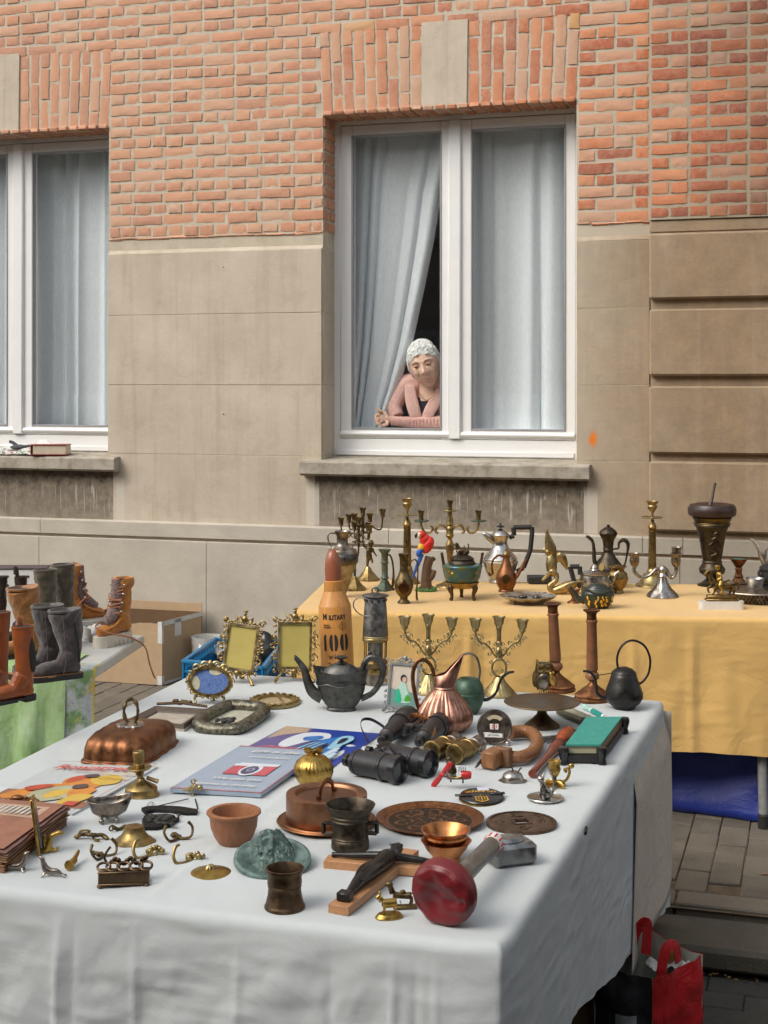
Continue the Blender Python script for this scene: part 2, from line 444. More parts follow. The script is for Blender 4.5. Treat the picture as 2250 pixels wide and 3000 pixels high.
def stone_mat(name, kind):
    k = NT(name); co = k.coord('Position')
    n1 = k.noise(co, 3.2, 6, .62); n2 = k.noise(co, 420, 3); n3 = k.noise(co, 22, 5, .7)
    sx = k.n('SeparateXYZ'); k.l(k.n('NewGeometry').outputs['Position'], sx.inputs[0]); X, Z = sx.outputs[0], sx.outputs[2]
    if kind == 'plinth':
        c = k.mix(k.ramp(n1, [(.3, 0.0), (.7, 1.0)]), (.42, .375, .31), (.54, .49, .41))
        spk = k.noise(co, 70, 4, .8); c = k.mix(k.ramp(spk, [(.68, 0.0), (.76, .8)]), c, (.62, .60, .55))
        c = k.mix(k.mr(k.math('ADD', X, n1), -1.0, .2, 0, .6), c, (.21, .175, .13))
    else:
        c = k.mix(k.ramp(n1, [(.3, 0.0), (.72, 1.0)]), (.48, .405, .31), (.60, .52, .42))
        c = k.mix(k.mr(k.math('ADD', X, k.math('MULTIPLY', n1, .8)), -1.2, -.1, 0, .88), c, (.31, .21, .115))
        # rain streaks down the stone
        st = k.noise(k.coord('Position', (16, 1, .9)), 1, 5, .65, .3)
        c = k.mix(k.ramp(st, [(.5, 0.0), (.75, .28)]), c, (.24, .18, .12))
        blot = k.noise(co, 8, 6, .72, .6); c = k.mix(k.mr(blot, .48, .78, 0, .28), c, (.27, .21, .15))
        pit = k.noise(co, 120, 4, .75); c = k.mix(k.ramp(pit, [(.60, 0.0), (.72, .45)]), c, (.20, .15, .10)); c = k.mix(k.ramp(pit, [(.26, .4), (.36, 0.0)]), c, (.66, .60, .52))
        pale = k.noise(k.coord('Position', (9, 1, .6)), 1.3, 4, .6)
        c = k.mix(k.ramp(pale, [(.5, 0.0), (.85, .35)]), c, (.56, .49, .40))
        # soot bands near the courses' upper edges of the rusticated pilaster
        n4 = k.noise(co, 9, 6, .75); c = k.mix(k.math('MULTIPLY', k.ramp(n4, [(.35, 0.0), (.80, .7)]), k.ramp(X, [(0.0, 0.0), (1.0, 1.0)]) if False else k.ramp(k.math('ADD', X, 1.6), [(.3, .12), (1.0, .8)])), c, (.12, .09, .065))
        # soot and lime runs below the sills, the sill shade painted in too
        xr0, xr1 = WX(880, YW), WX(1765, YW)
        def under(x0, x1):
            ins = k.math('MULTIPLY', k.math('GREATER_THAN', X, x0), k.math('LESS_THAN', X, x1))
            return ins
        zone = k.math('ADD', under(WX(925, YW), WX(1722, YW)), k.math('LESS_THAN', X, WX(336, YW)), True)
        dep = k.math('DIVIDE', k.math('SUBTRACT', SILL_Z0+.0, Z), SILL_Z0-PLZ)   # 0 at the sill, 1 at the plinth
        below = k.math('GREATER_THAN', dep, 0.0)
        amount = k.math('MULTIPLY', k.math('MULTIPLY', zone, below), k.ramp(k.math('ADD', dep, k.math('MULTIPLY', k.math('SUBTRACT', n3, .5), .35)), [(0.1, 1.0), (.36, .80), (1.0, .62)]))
        soot_and_shade = k.mix(k.ramp(n3, [(.35, 0.0), (.7, 1.0)]), (.06, .048, .036), (.22, .175, .125))
        c = k.mix(amount, c, soot_and_shade)
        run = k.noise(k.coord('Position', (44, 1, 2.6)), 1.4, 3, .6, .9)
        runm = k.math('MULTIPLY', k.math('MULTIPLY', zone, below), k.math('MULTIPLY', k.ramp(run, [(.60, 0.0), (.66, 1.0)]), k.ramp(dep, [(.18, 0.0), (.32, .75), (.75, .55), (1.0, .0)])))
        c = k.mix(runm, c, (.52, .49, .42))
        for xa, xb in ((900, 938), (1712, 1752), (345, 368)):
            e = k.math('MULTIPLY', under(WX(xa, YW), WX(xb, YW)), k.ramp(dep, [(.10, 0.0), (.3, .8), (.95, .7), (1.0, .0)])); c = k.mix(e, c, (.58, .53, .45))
        # darker halo beside the ends of the sills
        # a splash of orange paint
        if name == 'facade_stone':
            pt = W(1738, 1286, YW); d = k.n('VectorMath', operation='DISTANCE'); mpp = k.n('Mapping'); mpp.inputs['Scale'].default_value = (1.2, 0, .8)
            k.l(k.n('NewGeometry').outputs['Position'], mpp.inputs[0]); k.l(mpp.outputs[0], d.inputs[0]); d.inputs[1].default_value = (pt.x*1.2, 0, pt.z*.8)
            dd = k.math('ADD', d.outputs['Value'], k.math('MULTIPLY', k.math('SUBTRACT', n3, .5), .05))
            c = k.mix(k.ramp(dd, [(.016, 1.0), (.032, 0.0)]), c, (.75, .20, .01))
    k.bsdf(c, .9, 0, k.bump(k.math('ADD', n2, k.math('MULTIPLY', n3, 2.0)), .45, .004)); return k.m
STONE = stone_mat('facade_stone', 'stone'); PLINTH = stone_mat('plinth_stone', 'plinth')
def paver_mat(name, a, b, speck):
    k = NT(name); co = k.coord('Position'); n1 = k.noise(co, 6, 5, .6); rnd = k.n('ObjectInfo').outputs['Random']
    c = k.mix(k.ramp(k.math('ADD', n1, k.math('MULTIPLY', rnd, .35)), [(.4, 0.0), (.85, 1.0)]), a, b)
    vo = k.noise(co, 190, 3, .7); c = k.mix(k.ramp(vo, [(.64, 0.0), (.70, 1.0)]), c, speck)
    n2 = k.noise(co, 150, 4, .7); k.bsdf(c, .85, 0, k.bump(n2, .5, .004)); return k.m
PAVER = paver_mat('concrete_paver', (.10, .085, .064), (.165, .14, .105), (.40, .36, .29))
KERBM = paver_mat('kerb_concrete', (.05, .045, .036), (.09, .08, .06), (.28, .26, .21))
ROADM = paver_mat('road_paver', (.035, .034, .03), (.06, .058, .05), (.15, .14, .12))
SAND = plain('joint_sand', (.12, .085, .05), .95, .4, 30, .5, 300, .003)
ROOM = plain('dim_wallpaper', (.34, .29, .27), .9, .15, 6)
OPPO = plain('opposite_render', (.42, .39, .35), .9, .1, 2)
DARKWIN = plain('dark_window', (.03, .035, .04), .15, .1)

# ------------------------------------------------------------------ the building
XL, XR = -9.0, 5.0
wxl = lambda px: WX(px, YW)
oR0, oR1 = wxl(946), wxl(1689)                     # right window opening
oL1 = wxl(319); oL0 = oL1-(oR1-oR0)                # left window opening
LINT = WZ(1300, 316, YW); SILLTOP = WZ(1300, 1357, YW); BRZ = WZ(640, 689, YW)
YF = YW+.173                                       # face of the window frames
PXL = wxl(1906); PY = YW-.045                      # pilaster
building = bpy.data.objects.new('building', None); COL.objects.link(building); building.location = (-2.2, YW, 0)
building['label'] = 'brick and stone house facade with two white framed windows'; building['category'] = 'building'
def bpart(name, mb, mat, parent=None, ang=40, **kw):
    p = parent or building
    o = link(name, mb.mesh(name, 1.0, ang), mat, None, **kw)
    o.parent = p
    if p is building: o.matrix_parent_inverse = Matrix.Translation(building.location).inverted()
    return o
def strip_rects(x0, x1, z0, z1, holes):            # rectangles that fill x0..x1, z0..z1 around the holes (a,b,c,d)
    xs = sorted({x0, x1}|{h[0] for h in holes}|{h[1] for h in holes}); zs = sorted({z0, z1}|{h[2] for h in holes}|{h[3] for h in holes})
    for a, b in zip(xs, xs[1:]):
        for c, d in zip(zs, zs[1:]):
            if not any(h[0] <= (a+b)/2 <= h[1] and h[2] <= (c+d)/2 <= h[3] for h in holes): yield a, b, c, d
HOLES = [(oR0, oR1, SILLTOP-.02, LINT), (oL0, oL1, SILLTOP-.02, LINT)]
mb = MB(); YB = YW+.0018
for a, b, c2, d2 in strip_rects(XL, XR, 0, 8.0, HOLES): mb.add([(a, YB, c2), (b, YB, c2), (b, YB, d2), (a, YB, d2)], [(0, 1, 2, 3)])
for (a, b, c2, d2) in HOLES:                        # reveals and soffit
    for (p, q) in (((a, c2), (a, d2)), ((a, d2), (b, d2)), ((b, d2), (b, c2))):
        mb.add([(p[0], YB, p[1]), (q[0], YB, q[1]), (q[0], YB+.30, q[1]), (p[0], YB+.30, p[1])], [(0, 1, 2, 3)])
wall = bpart('wall', mb, MORTAR)
# bricks
CO_H, ST, HD = .0608, .186, .093
def brick_mesh(w, h, d=.05, seed=0):
    r = random.Random(seed); m = MB(); nx = 6; nz = 3; vs = []; ids = {}
    hw, hh = w/2, h/2; b = .0006
    def jx(a): return r.uniform(-a, a)
    for i in range(nx+1):
        for j in range(nz+1):
            x = -hw+w*i/nx; z = -hh+h*j/nz; e = (i in (0, nx)) or (j in (0, nz))
            ids[i, j] = len(vs)
            if e: vs.append((x+jx(.0022)*(1 if i in (0, nx) else 2), b*1.0+r.uniform(0, .0025), z+jx(.0022)))
            else: vs.append((x+jx(.003), r.uniform(-.0022, .0012), z+jx(.002)))
    fs = [(ids[i, j], ids[i+1, j], ids[i+1, j+1], ids[i, j+1]) for i in range(nx) for j in range(nz)]
    loop = [(i, 0) for i in range(nx)]+[(nx, j) for j in range(nz)]+[(i, nz) for i in range(nx, 0, -1)]+[(0, j) for j in range(nz, 0, -1)]
    o = len(vs)
    for q in loop: p = vs[ids[q]]; vs.append((p[0], d, p[2]))
    n = len(loop)
    for a in range(n): bb = (a+1) % n; fs.append((ids[loop[a]], o+a, o+bb, ids[loop[bb]]))
    m.add(vs, fs); return m
BW = {}
def bmesh_for(kind, var):
    if (kind, var) not in BW:
        w = {'s': .170, 'h': .078, 'q': .057, 't': .123}[kind]; me = brick_mesh(w, .0475, .05, hash((ord(kind), var)) % 9999).mesh('brick', 1, 22); me.materials.append(BRICK); BW[kind, var] = me
    return BW[kind, var]
WD = {'s': .186, 'h': .093, 'q': .071, 't': .139}
rb = random.Random(3)
bricks = []       # (visible size, kind, matrix, host)
def lay(x0, x1, z, kinds, host, y=YW, off=0.0):
    x = x0+off; i = 0
    while x < x1-.03:
        k = kinds[i % len(kinds)]; i += 1
        w = WD[k]
        if x+w > x1+.012: 
            rem = x1-x; k = min(WD, key=lambda q: abs(WD[q]-rem)); w = WD[k]
            sc = rem/w
        else: sc = 1
        if x < x0: pass
        xc = x+w*sc/2
        M = TR(xc+rb.uniform(-.002, .002), y-.003+rb.uniform(-.0025, .003), z+rb.uniform(-.0032, .0032)+.004*noise.noise((xc*1.3, z*3, 7))) @ R('Y', rb.uniform(-1.1, 1.1)) @ R('X', rb.uniform(-1, 1)) @ Matrix.Diagonal((sc*rb.uniform(.97, 1.02), 1, rb.uniform(.86, 1.06), 1))
        bricks.append([k, M, host, xc, z, w*sc]); x += w*sc
flat_arch = {}
archR = (wxl(944), wxl(1692)); archTopR = LINT+.455
KEYS = [(wxl(1236), wxl(1371), LINT-.006, WZ(1300, 62, YW)), ]
dX = oL1-oR1
KEYS.append((KEYS[0][0]+dX, KEYS[0][1]+dX, KEYS[0][2], KEYS[0][3]))
ARZ = LINT+.43
ztop = WZ(0, -40, YW)+.05
nrow = int((ztop-BRZ)/CO_H)+1
pil = bpart('pilaster', MB().box(((PXL+XR)/2, PY+.0018+.05, 4.0+BRZ/2), (XR-PXL, .1, 8-BRZ)), MORTAR)
archp = []
for i, dx in enumerate((0, dX)):
    ap = bpart('flat_arch', MB().box(((oR0+oR1)/2+dx, YW+.0062, LINT+.215), (oR1-oR0-.004, .008, .426)), MORTAR); archp.append(ap)
for r in range(nrow):
    z = BRZ+CO_H*(r+.5)
    kinds = 's' if r % 2 else 'h'
    def seg(a, b, off=0.0, first=None):
        k = kinds; lay(a, b, z, k, wall, YW, off)
    if z < LINT-.01:
        q = rb.uniform(-.0, .02)
        if kinds == 's': lay(oL1+.002, oL1+.002+.139, z, 't', wall); lay(oL1+.141, oR0-.001, z, 's', wall)
        else: lay(oL1+.002, oL1+.002+.071, z, 'q', wall); lay(oL1+.073, oR0-.001, z, 'h', wall)
        lay(oR1+.003, PXL-.004, z, ('ss', 'hsh', 'sh', 'hhs')[r % 4], wall)
    elif z < ARZ+.0:
        lay(oL1+.006, oR0-.004, z, kinds, wall); lay(oR1+.008, PXL-.004, z, ('ss', 'hsh', 'sh', 'hhs')[r % 4], wall)
    else:
        kz = KEYS[0][3]
        if z < kz:
            for a, b in ((XL+3.2, KEYS[1][0]), (KEYS[1][1], KEYS[0][0]), (KEYS[0][1], PXL-.004)): lay(a+.004, b-.004, z, kinds, wall, off=0)
        else: lay(XL+3.2+(0.045 if r % 4 == 1 else 0), PXL-.004, z, kinds, wall)
    if r % 2: lay(PXL+.002, PXL+.75, z+.004, 'sh', pil, PY)
    else: lay(PXL+.002, PXL+.002+.093, z+.004, 'h', pil, PY); lay(PXL+.095, PXL+.75, z+.004, 'h' if r % 4 == 0 else 'hs', pil, PY, 0)
# soldier bricks of the flat arches
for ai, dx in enumerate((0, dX)):
    for (a, b, sgn) in ((oR0+dx-.012, KEYS[0][0]+dx, -1), (KEYS[0][1]+dx, oR1+dx+.012, 1)):
        n = round((b-a)/.0602); wv = (b-a)/n
        for i in range(n):
            xc = a+wv*(i+.5); fan = (i+.5 if sgn > 0 else n-i-.5)/n*3.2*sgn
            cuts = ((0, .085, 'h'), (.092, .262, 's'), (.27, .432, 's')) if i % 2 else ((0, .165, 's'), (.175, .345, 's'), (.353, .432, 'h'))
            for (c0, c1, kd) in cuts:
                zc = LINT+(c0+c1)/2
                M = TR(xc+sin(radians(fan))*((c0+c1)/2-.21), YW-.003+rb.uniform(-.0025, .003), zc+.002) @ R('Y', 90+fan+rb.uniform(-.6, .6)) @ Matrix.Diagonal(((c1-c0)/(.174 if kd == 's' else .082), 1, rb.uniform(.98, 1.08), 1))
                bricks.append([kd, M, archp[ai], xc, zc, .1])
def inframe(x, y, z, m=25):
    u, v = toPx((x, y, z)); return -m-60 < u < 2250+m+60 and -m < v < 3000+m
wb = []; nb = 0
rest = MB()
vis = [b for b in bricks if inframe(b[3], YW, b[4])]
nw = [b for b in vis if b[2] is wall]
nw.sort(key=lambda b: -b[5]*(b[3]-wxl(-1500)))
keep = set(id(b) for b in nw[:298])
for b in vis:
    var = rb.randrange(7)
    if b[2] is wall and id(b) not in keep:
        src = brick_mesh({'s': .170, 'h': .078, 'q': .057, 't': .123}[b[0]], .0475, .05, var+50); rest.at(b[1]).add(src.v, src.f); continue
    me = bmesh_for(b[0], var)
    o = bpy.data.objects.new('brick', me); COL.objects.link(o); o.parent = b[2]
    o.matrix_basis = b[1]
for b in bricks:
    if not inframe(b[3], YW, b[4]): 
        pass
rest.M = Matrix()
bpart('brickwork', rest, BRICK, wall, kind='stuff')
# keystones
for i, kx in enumerate(KEYS):
    m = MB(); x0, x1, z0, z1 = kx
    m.add([(x0+.006, YW-.008, z0), (x1-.006, YW-.008, z0), (x1, YW-.008, z1), (x0, YW-.008, z1), (x0+.006, YW+.28, z0), (x1-.006, YW+.28, z0), (x1, YW+.28, z1), (x0, YW+.28, z1)], [(0, 1, 2, 3), (4, 0, 3, 7), (1, 5, 6, 2), (0, 4, 5, 1), (3, 2, 6, 7)])
    bpart('keystone', m, STONE, archp[i])
# soffit bricks and reveal bricks of the right-hand window and the left one
sof = MB()
for ai, dx in enumerate((0, dX)):
    n = 22
    for i in range(n):
        xc = oR0+dx+(oR1-oR0)*(i+.5)/n
        for j in range(2): sof.box((xc, YW+.03+.105*j+rb.uniform(-.006, .006)*(j == 0), LINT+.004), ((oR1-oR0)/n-.011, .098, .022), .004, jit=.0015)
    for r in range(60):
        z = BRZ+CO_H*(r+.5)
        if z > LINT-.02: break
        lens = ((.0, .10), (.11, .18)) if r % 2 else ((0., .055), (.065, .18))
        for (y0, y1) in lens:
            for xx in (oR0+dx,): sof.box((xx-.004, YB+(y0+y1)/2, z), (.022, y1-y0-.008, .047), .004, jit=.0016)
bpart('soffit_brickwork', sof, BRICK, wall, kind='stuff')
# stone blocks
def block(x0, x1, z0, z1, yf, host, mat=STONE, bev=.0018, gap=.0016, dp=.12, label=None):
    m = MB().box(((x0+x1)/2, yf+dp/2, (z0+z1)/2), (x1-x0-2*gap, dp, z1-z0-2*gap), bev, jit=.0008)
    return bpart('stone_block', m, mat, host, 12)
sw = bpart('stone_base', MB().box(((XL+PXL)/2, YW+.012, (PLZ+WZ(640, 735, YW))/2), (PXL-XL, .01, .01)), MORTAR) if False else wall
YS = YW-.016
zz = [WZ(640, p, YS) for p in (737, 920, 1128, 1333, 1540)]
ZS0 = WZ(1300, 1401, YW-.055)                       # underside of the sills
for z1, z0 in zip(zz, zz[1:]):
    if z0 > SILLTOP-.02 or True:
        a, b = oL1+.001, oR0-.001
        if z0 < SILLTOP-.05:                         # below the sill the masonry runs through under the windows
            pass
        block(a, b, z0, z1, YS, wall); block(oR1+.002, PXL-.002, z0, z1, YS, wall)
JOINT = plain('pale_joint_mortar', (.50, .42, .30), .95, .2, 30)
for a, b in ((oL1, oR0), (oR1, PXL)):
    for zj in zz[1:-1]: bpart('mortar_joint', MB().box(((a+b)/2, YS+.012, zj), (b-a-.006, .022, .0030), .0005), JOINT, wall)
for (a, b) in ((oR0, oR1), (oL0, oL1)):
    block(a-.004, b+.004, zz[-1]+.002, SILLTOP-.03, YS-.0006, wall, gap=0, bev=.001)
    # right-facing stone reveals
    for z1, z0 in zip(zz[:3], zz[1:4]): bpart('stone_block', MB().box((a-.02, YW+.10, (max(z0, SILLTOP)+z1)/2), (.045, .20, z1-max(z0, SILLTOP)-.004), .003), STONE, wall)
# weathered chamfer that carries the brickwork
for (a, b) in ((oL1, oR0), (oR1, PXL)):
    z0 = zz[0]; m = MB(); n = 24; vs = []
    for i in range(n+1):
        x = a+.001+(b-a-.002)*i/n; w = .0035*noise.noise((x*9, 1, 2))
        vs += [(x, YS+.001, z0), (x, YS+.012, z0+.010+w), (x, YW+.034, BRZ-.004+w), (x, YW+.05, BRZ-.004+w)]
    m.add(vs, [(i*4+q, (i+1)*4+q, (i+1)*4+q+1, i*4+q+1) for i in range(n) for q in range(3)])
    bpart('weathering', m, STONE, wall)
    # broken lower edge of the brickwork, hanging over the chamfer
    m = MB()
    x = a+.002
    while x < b-.02:
        w = rb.uniform(.05, .12); w = min(w, b-x); m.box((x+w/2, YW+.012, BRZ-.004+rb.uniform(-.004, .003)), (w, .034, .010), .003, jit=.002); x += w
    bpart('brick_ledge', m, BRICK, wall, kind='stuff')
# rusticated pilaster
pz = [(684, 876), (906, 1101), (1131, 1328), (1351, 1555)]
ya = PY-.022
for (t, b) in pz:
    block(PXL, PXL+1.1, WZ(1910, b, ya), WZ(1910, t, ya), ya, pil, bev=.009, gap=0)
bpart('weathering', MB().box((PXL+.55, PY+.03, WZ(1910, 664, PY)), (1.1, .04, .055), .004), STONE, pil)
bpart('pilaster_core', MB().box((PXL+.554, PY+.06, (WZ(1910, 684, ya)+.35)/2+.17), (1.1, .085, WZ(1910, 690, ya)-.37), .002), STONE, pil)
# nails left in the stone
for (px, py) in ((655, 783), (655, 1213)):
    p = W(px, py, YS); bpart('nail', MB(TR(p.x, p.y, p.z) @ R('X', 90)).lathe([(.0035, 0), (.0035, .004), (0, .006)], 8), RUST, wall)
# plinth: band with sloping top, groove, lower course
PZ1 = PLZ; PZ2 = WZ(640, 1580, YW-.07); 
def plinth_run(name, xs, y, z0, z1, slope=0):
    for a, b in zip(xs, xs[1:]):
        m = MB(); g = .0016; ym = YW+.05
        vs = []
        for x in (a+g, b-g): vs += [(x, y, z0), (x, y, z1-slope*.5), (x, y+.008, z1-slope*.3), (x, ym, z1), (x, ym, z0)]
        m.add(vs, [(0, 5, 6, 1), (1, 6, 7, 2), (2, 7, 8, 3), (0, 1, 2, 3, 4), (9, 8, 7, 6, 5), (0, 4, 9, 5)])
        bpart(name, m, PLINTH, wall)
zA, zB, zC = WZ(640, 1530, YW-.04), WZ(640, 1578, YW-.04), WZ(640, 1586, YW-.04)
plinth_run('plinth_stone', [XL, wxl(130), wxl(1145), wxl(1885), wxl(2003), XR], YW-.045, zB, zA, .03)
plinth_run('plinth_stone', [XL, wxl(130), wxl(617), wxl(1145), wxl(1995), XR], YW-.058, 0, zC, .012)
bpart('plinth_groove', MB().box(((XL+XR)/2, YW+.0, (zB+zC)/2), (XR-XL, .05, zB-zC+.002)), MORTAR, wall)
# ------------------------------------------------------------------ windows
def window(dx, tagname):
    X = lambda px: WX(px, YF)+dx
    z = lambda py: WZ(1330, py, YF)
    x0, x1 = X(977), X(1692); zt, zb = z(322)+.05, z(1346)
    m = MB()
    fr = [(x0, X(998)), (X(1683), x1)]
    for a, b in fr: m.box(((a+b)/2, YF+.035, (zt+zb)/2), (b-a, .07, zt-zb), .004)
    m.box(((x0+x1)/2, YF+.035, (zt+z(350))/2), (x1-x0-.001, .069, zt-z(350)), .004)
    m.box(((x0+x1)/2, YF+.034, (z(1288)+zb)/2-.004), (x1-x0-.001, .071, z(1288)-zb+.008), .004)
    m.box(((x0+x1)/2, YF+.010, z(1330)), (x1-x0-.03, .045, z(1325)-z(1342)), .005)
    w = bpart('window', m, WHITEP)
    for (a, b, gl, gr) in ((998, 1331, 1033, 1291), (1341, 1687, 1383, 1655)):
        s = MB(); a2, b2, l2, r2 = X(a), X(b), X(gl), X(gr); t1, t2, b1, b3 = z(352), z(385), z(1257), z(1287)
        for (p, q, c2, d2) in ((a2, l2, b3, t1), (r2, b2, b3, t1), (l2-.001, r2+.001, t2, t1-.0005), (l2-.001, r2+.001, b3+.0005, b1)):
            s.box(((p+q)/2, YF+.025, (c2+d2)/2), (q-p, .055, d2-c2), .004)
        sa = bpart('sash', s, WHITEP, w)
        g = MB().box(((l2+r2)/2, YF+.030, (t2+b1)/2), (r2-l2+.01, .006, t2-b1+.01))
        bpart('pane', g, PANE, w)
        bd = MB(); e = .006
        for (p, q, c2, d2) in ((l2-e, l2+.003, b1-e, t2+e), (r2-.003, r2+e, b1-e, t2+e), (l2, r2, t2-.003, t2+e), (l2, r2, b1-e, b1+.003)): bd.box(((p+q)/2, YF+.010, (c2+d2)/2), (q-p, .035, d2-c2), .002)
        bpart('glazing_bead', bd, BEAD, w)
        dr = MB(); za, zb2 = z(1264), z(1282)
        dr.grid(lambda u, v: (a2+.004+(b2-a2-.008)*u, YF-.002-.018*sin(pi*v)**.7, za+(zb2-za)*v), 2, 9)
        bpart('drip_rail', dr, WHITEP, w)
    cp = MB().box(((X(1316)+X(1352))/2, YF-.010, (z(352)+z(1286))/2), (X(1352)-X(1316), .025, z(352)-z(1286)), .006)
    bpart('centre_post', cp, WHITEP, w)
    # stone sill with a drip lip, as wide as the opening and a bit more
    s0, s1 = wxl(893)+dx, wxl(1733)+dx; pr = .085
    sl = MB(); n = 20; vs = []
    prof = [(YF+.02, SILLTOP+.022), (YW-pr+.012, SILLTOP+.004), (YW-pr, SILLTOP-.004), (YW-pr, ZS0+.012), (YW-pr+.006, ZS0+.010), (YW-pr+.02, ZS0), (YW+.06, ZS0)]
    for i in range(n+1):
        x = s0+(s1-s0)*i/n
        for j, (y, zv) in enumerate(prof): vs.append((x, y+.002*noise.noise((x*14, j, 0)), zv+.0022*noise.noise((x*11, j*3, 5))))
    k = len(prof); fs = [(i*k+j, i*k+j+1, (i+1)*k+j+1, (i+1)*k+j) for i in range(n) for j in range(k-1)]+[tuple(range(k)), tuple(reversed(range(n*k, n*k+k)))]
    sl.add(vs, fs); bpart('sill', sl, SILLM, w)
    return w
def sill_mat():
    k = NT('weathered_sill'); co = k.coord('Position'); n1 = k.noise(co, 12, 6, .7); n2 = k.noise(co, 300, 3)
    c = k.ramp(n1, [(.3, (.21, .18, .13)), (.5, (.36, .32, .26)), (.7, (.45, .41, .35))]); k.bsdf(c, .95, 0, k.bump(n2, .5, .003)); return k.m
SILLM = sill_mat()
def pane_mat():
    k = NT('window_glass'); lw = k.n('LayerWeight'); fz = k.math('ADD', k.math('MULTIPLY', k.math('POWER', lw.outputs['Facing'], 5.0), .5), .03)
    tr = k.n('BsdfTransparent'); tr.inputs[0].default_value = (.975, .985, .985, 1)
    gl = k.n('BsdfGlossy'); gl.inputs['Roughness'].default_value = .01
    mx = k.n('MixShader'); k.l(fz, mx.inputs[0]); k.l(tr.outputs[0], mx.inputs[1]); k.l(gl.outputs[0], mx.inputs[2]); k.l(mx.outputs[0], k.out.inputs[0]); return k.m
PANE = pane_mat(); BEAD = plain('grey_gasket', (.30, .30, .31), .5, .05)
def sheer_mat(name, op):
    k = NT(name); co = k.coord('Object', (1, 1, .15)); n1 = k.noise(co, 220, 2)
    d = k.n('BsdfDiffuse'); d.inputs[0].default_value = (.90, .94, .97, 1); t = k.n('BsdfTranslucent'); t.inputs[0].default_value = (.78, .80, .82, 1)
    m1 = k.n('MixShader'); m1.inputs[0].default_value = .16; k.l(d.outputs[0], m1.inputs[1]); k.l(t.outputs[0], m1.inputs[2])
    tr = k.n('BsdfTransparent'); m2 = k.n('MixShader'); k.l(k.math('MULTIPLY', n1, 0, False) if False else k.ramp(n1, [(.3, op-.06), (.7, op+.06)]), m2.inputs[0]); k.l(tr.outputs[0], m2.inputs[1]); k.l(m1.outputs[0], m2.inputs[2]); k.l(m2.outputs[0], k.out.inputs[0]); return k.m
SHEER = sheer_mat('sheer_voile', .92)
window(0, 'right'); window(dX, 'left')
# ------------------------------------------------------------------ the dim room and its curtains
m = MB(); rx0, rx1, ry0, ry1, rz0, rz1 = oL0-.9, oR1+.9, YW+.30, 9.8, -.1, LINT+.55
for q in ([(rx0, ry1, rz0), (rx1, ry1, rz0), (rx1, ry1, rz1), (rx0, ry1, rz1)], [(rx0, ry0, rz0), (rx0, ry1, rz0), (rx0, ry1, rz1), (rx0, ry0, rz1)], [(rx1, ry0, rz0), (rx1, ry1, rz0), (rx1, ry1, rz1), (rx1, ry0, rz1)],
          [(rx0, ry0, rz0), (rx1, ry0, rz0), (rx1, ry1, rz0), (rx0, ry1, rz0)], [(rx0, ry0, rz1), (rx1, ry0, rz1), (rx1, ry1, rz1), (rx0, ry1, rz1)]): m.add(q, [(0, 1, 2, 3)])
for a, b, c2, d2 in strip_rects(rx0, rx1, rz0, rz1, [(h[0]-.02, h[1]+.02, h[2]+.02, h[3]+.02) for h in HOLES]): m.add([(a, ry0, c2), (b, ry0, c2), (b, ry0, d2), (a, ry0, d2)], [(0, 1, 2, 3)])
room = link('room_wall', m.mesh('room_wall', 1, 30, False), ROOM); room['kind'] = 'structure'
# a tall wardrobe and a framed mirror deep in the room
def simple_thing(name, label, cat, loc, group=None):
    e = bpy.data.objects.new(name, None); COL.objects.link(e); e.location = loc; tag(e, label, cat, group); return e
wr = simple_thing('wardrobe', 'dim grey wardrobe deep in the room behind the person in pink', 'wardrobe', (WX(1275, 9.2), 9.2, -.1))
WRM = plain('grey_paint', (.26, .27, .30), .5)
link('carcass', MB().box((0, .25, 1.0), (1.0, .5, 2.0), .01).mesh('carcass'), WRM, wr)
for sx in (-1, 1): link('door', MB().box((.25*sx, -.012, 1.0), (.47, .022, 1.9), .006).mesh('door'), WRM, wr)
YC = YF+.15
def curtain(label, xl, xr, folds, zt, zb, seed, group, pull=None, yo=0):
    # xl, xr: edge positions as functions of t (0 top .. 1 bottom)
    r = random.Random(seed); ph = [r.uniform(0, 6.3) for _ in range(6)]
    e = simple_thing('curtain', label, 'curtain', ((xl(0)+xr(0))/2, YC+yo, zt), group)
    ox, oz = e.location.x, zt
    warp = [0]; ws = [r.uniform(.4, 1.8) for _ in range(folds)]; tot = sum(ws)
    def f(u, v, off=0.0):
        a, b = xl(v), xr(v)
        ph1 = 2*pi*folds*(u+.03*sin(5*u*pi+ph[0])+.035*sin(11*u+ph[5]))
        w = (b-a)
        amp = .021*(.8+.5*sin(u*7+ph[1]))*(.75+.4*v)
        x = a+w*u+amp*.55*sin(ph1*1.0+ph[2]+.4*sin(v*3))*min(1, w/.45)
        y = amp*(sin(ph1+ph[3])+.16*sin(2.3*ph1+ph[4]+v))
        return (x-ox, y+off, (zt+(zb-zt)*v)-oz)
    c = MB().grid(lambda u, v: f(u, v), folds*26, 30)
    link('fabric', c.mesh('fabric', 1, 180), SHEER, e)
    zh = (WZ(1330, 1158, YC)-zt)/(zb-zt)
    h = MB().grid(lambda u, v: f(u, zh+(1-zh)*v, -.004), folds*26, 5)
    link('hem', h.mesh('hem', 1, 180), SHEER, e)
    return e
zt, zb = WZ(1330, 330, YC), WZ(1330, 1262, YC)
XC = lambda px: WX(px, YC)
edge = [(380, 1330), (480, 1310), (560, 1290), (700, 1268), (850, 1238), (1000, 1205), (1130, 1165), (1195, 1142), (1262, 1122)]
def edgex(v):
    py = 330+v*(1262-330)
    for (a, p), (b, q) in zip(edge, edge[1:]):
        if py <= b: return XC(p+(q-p)*max(0, (py-a))/(b-a))
    return XC(1122)
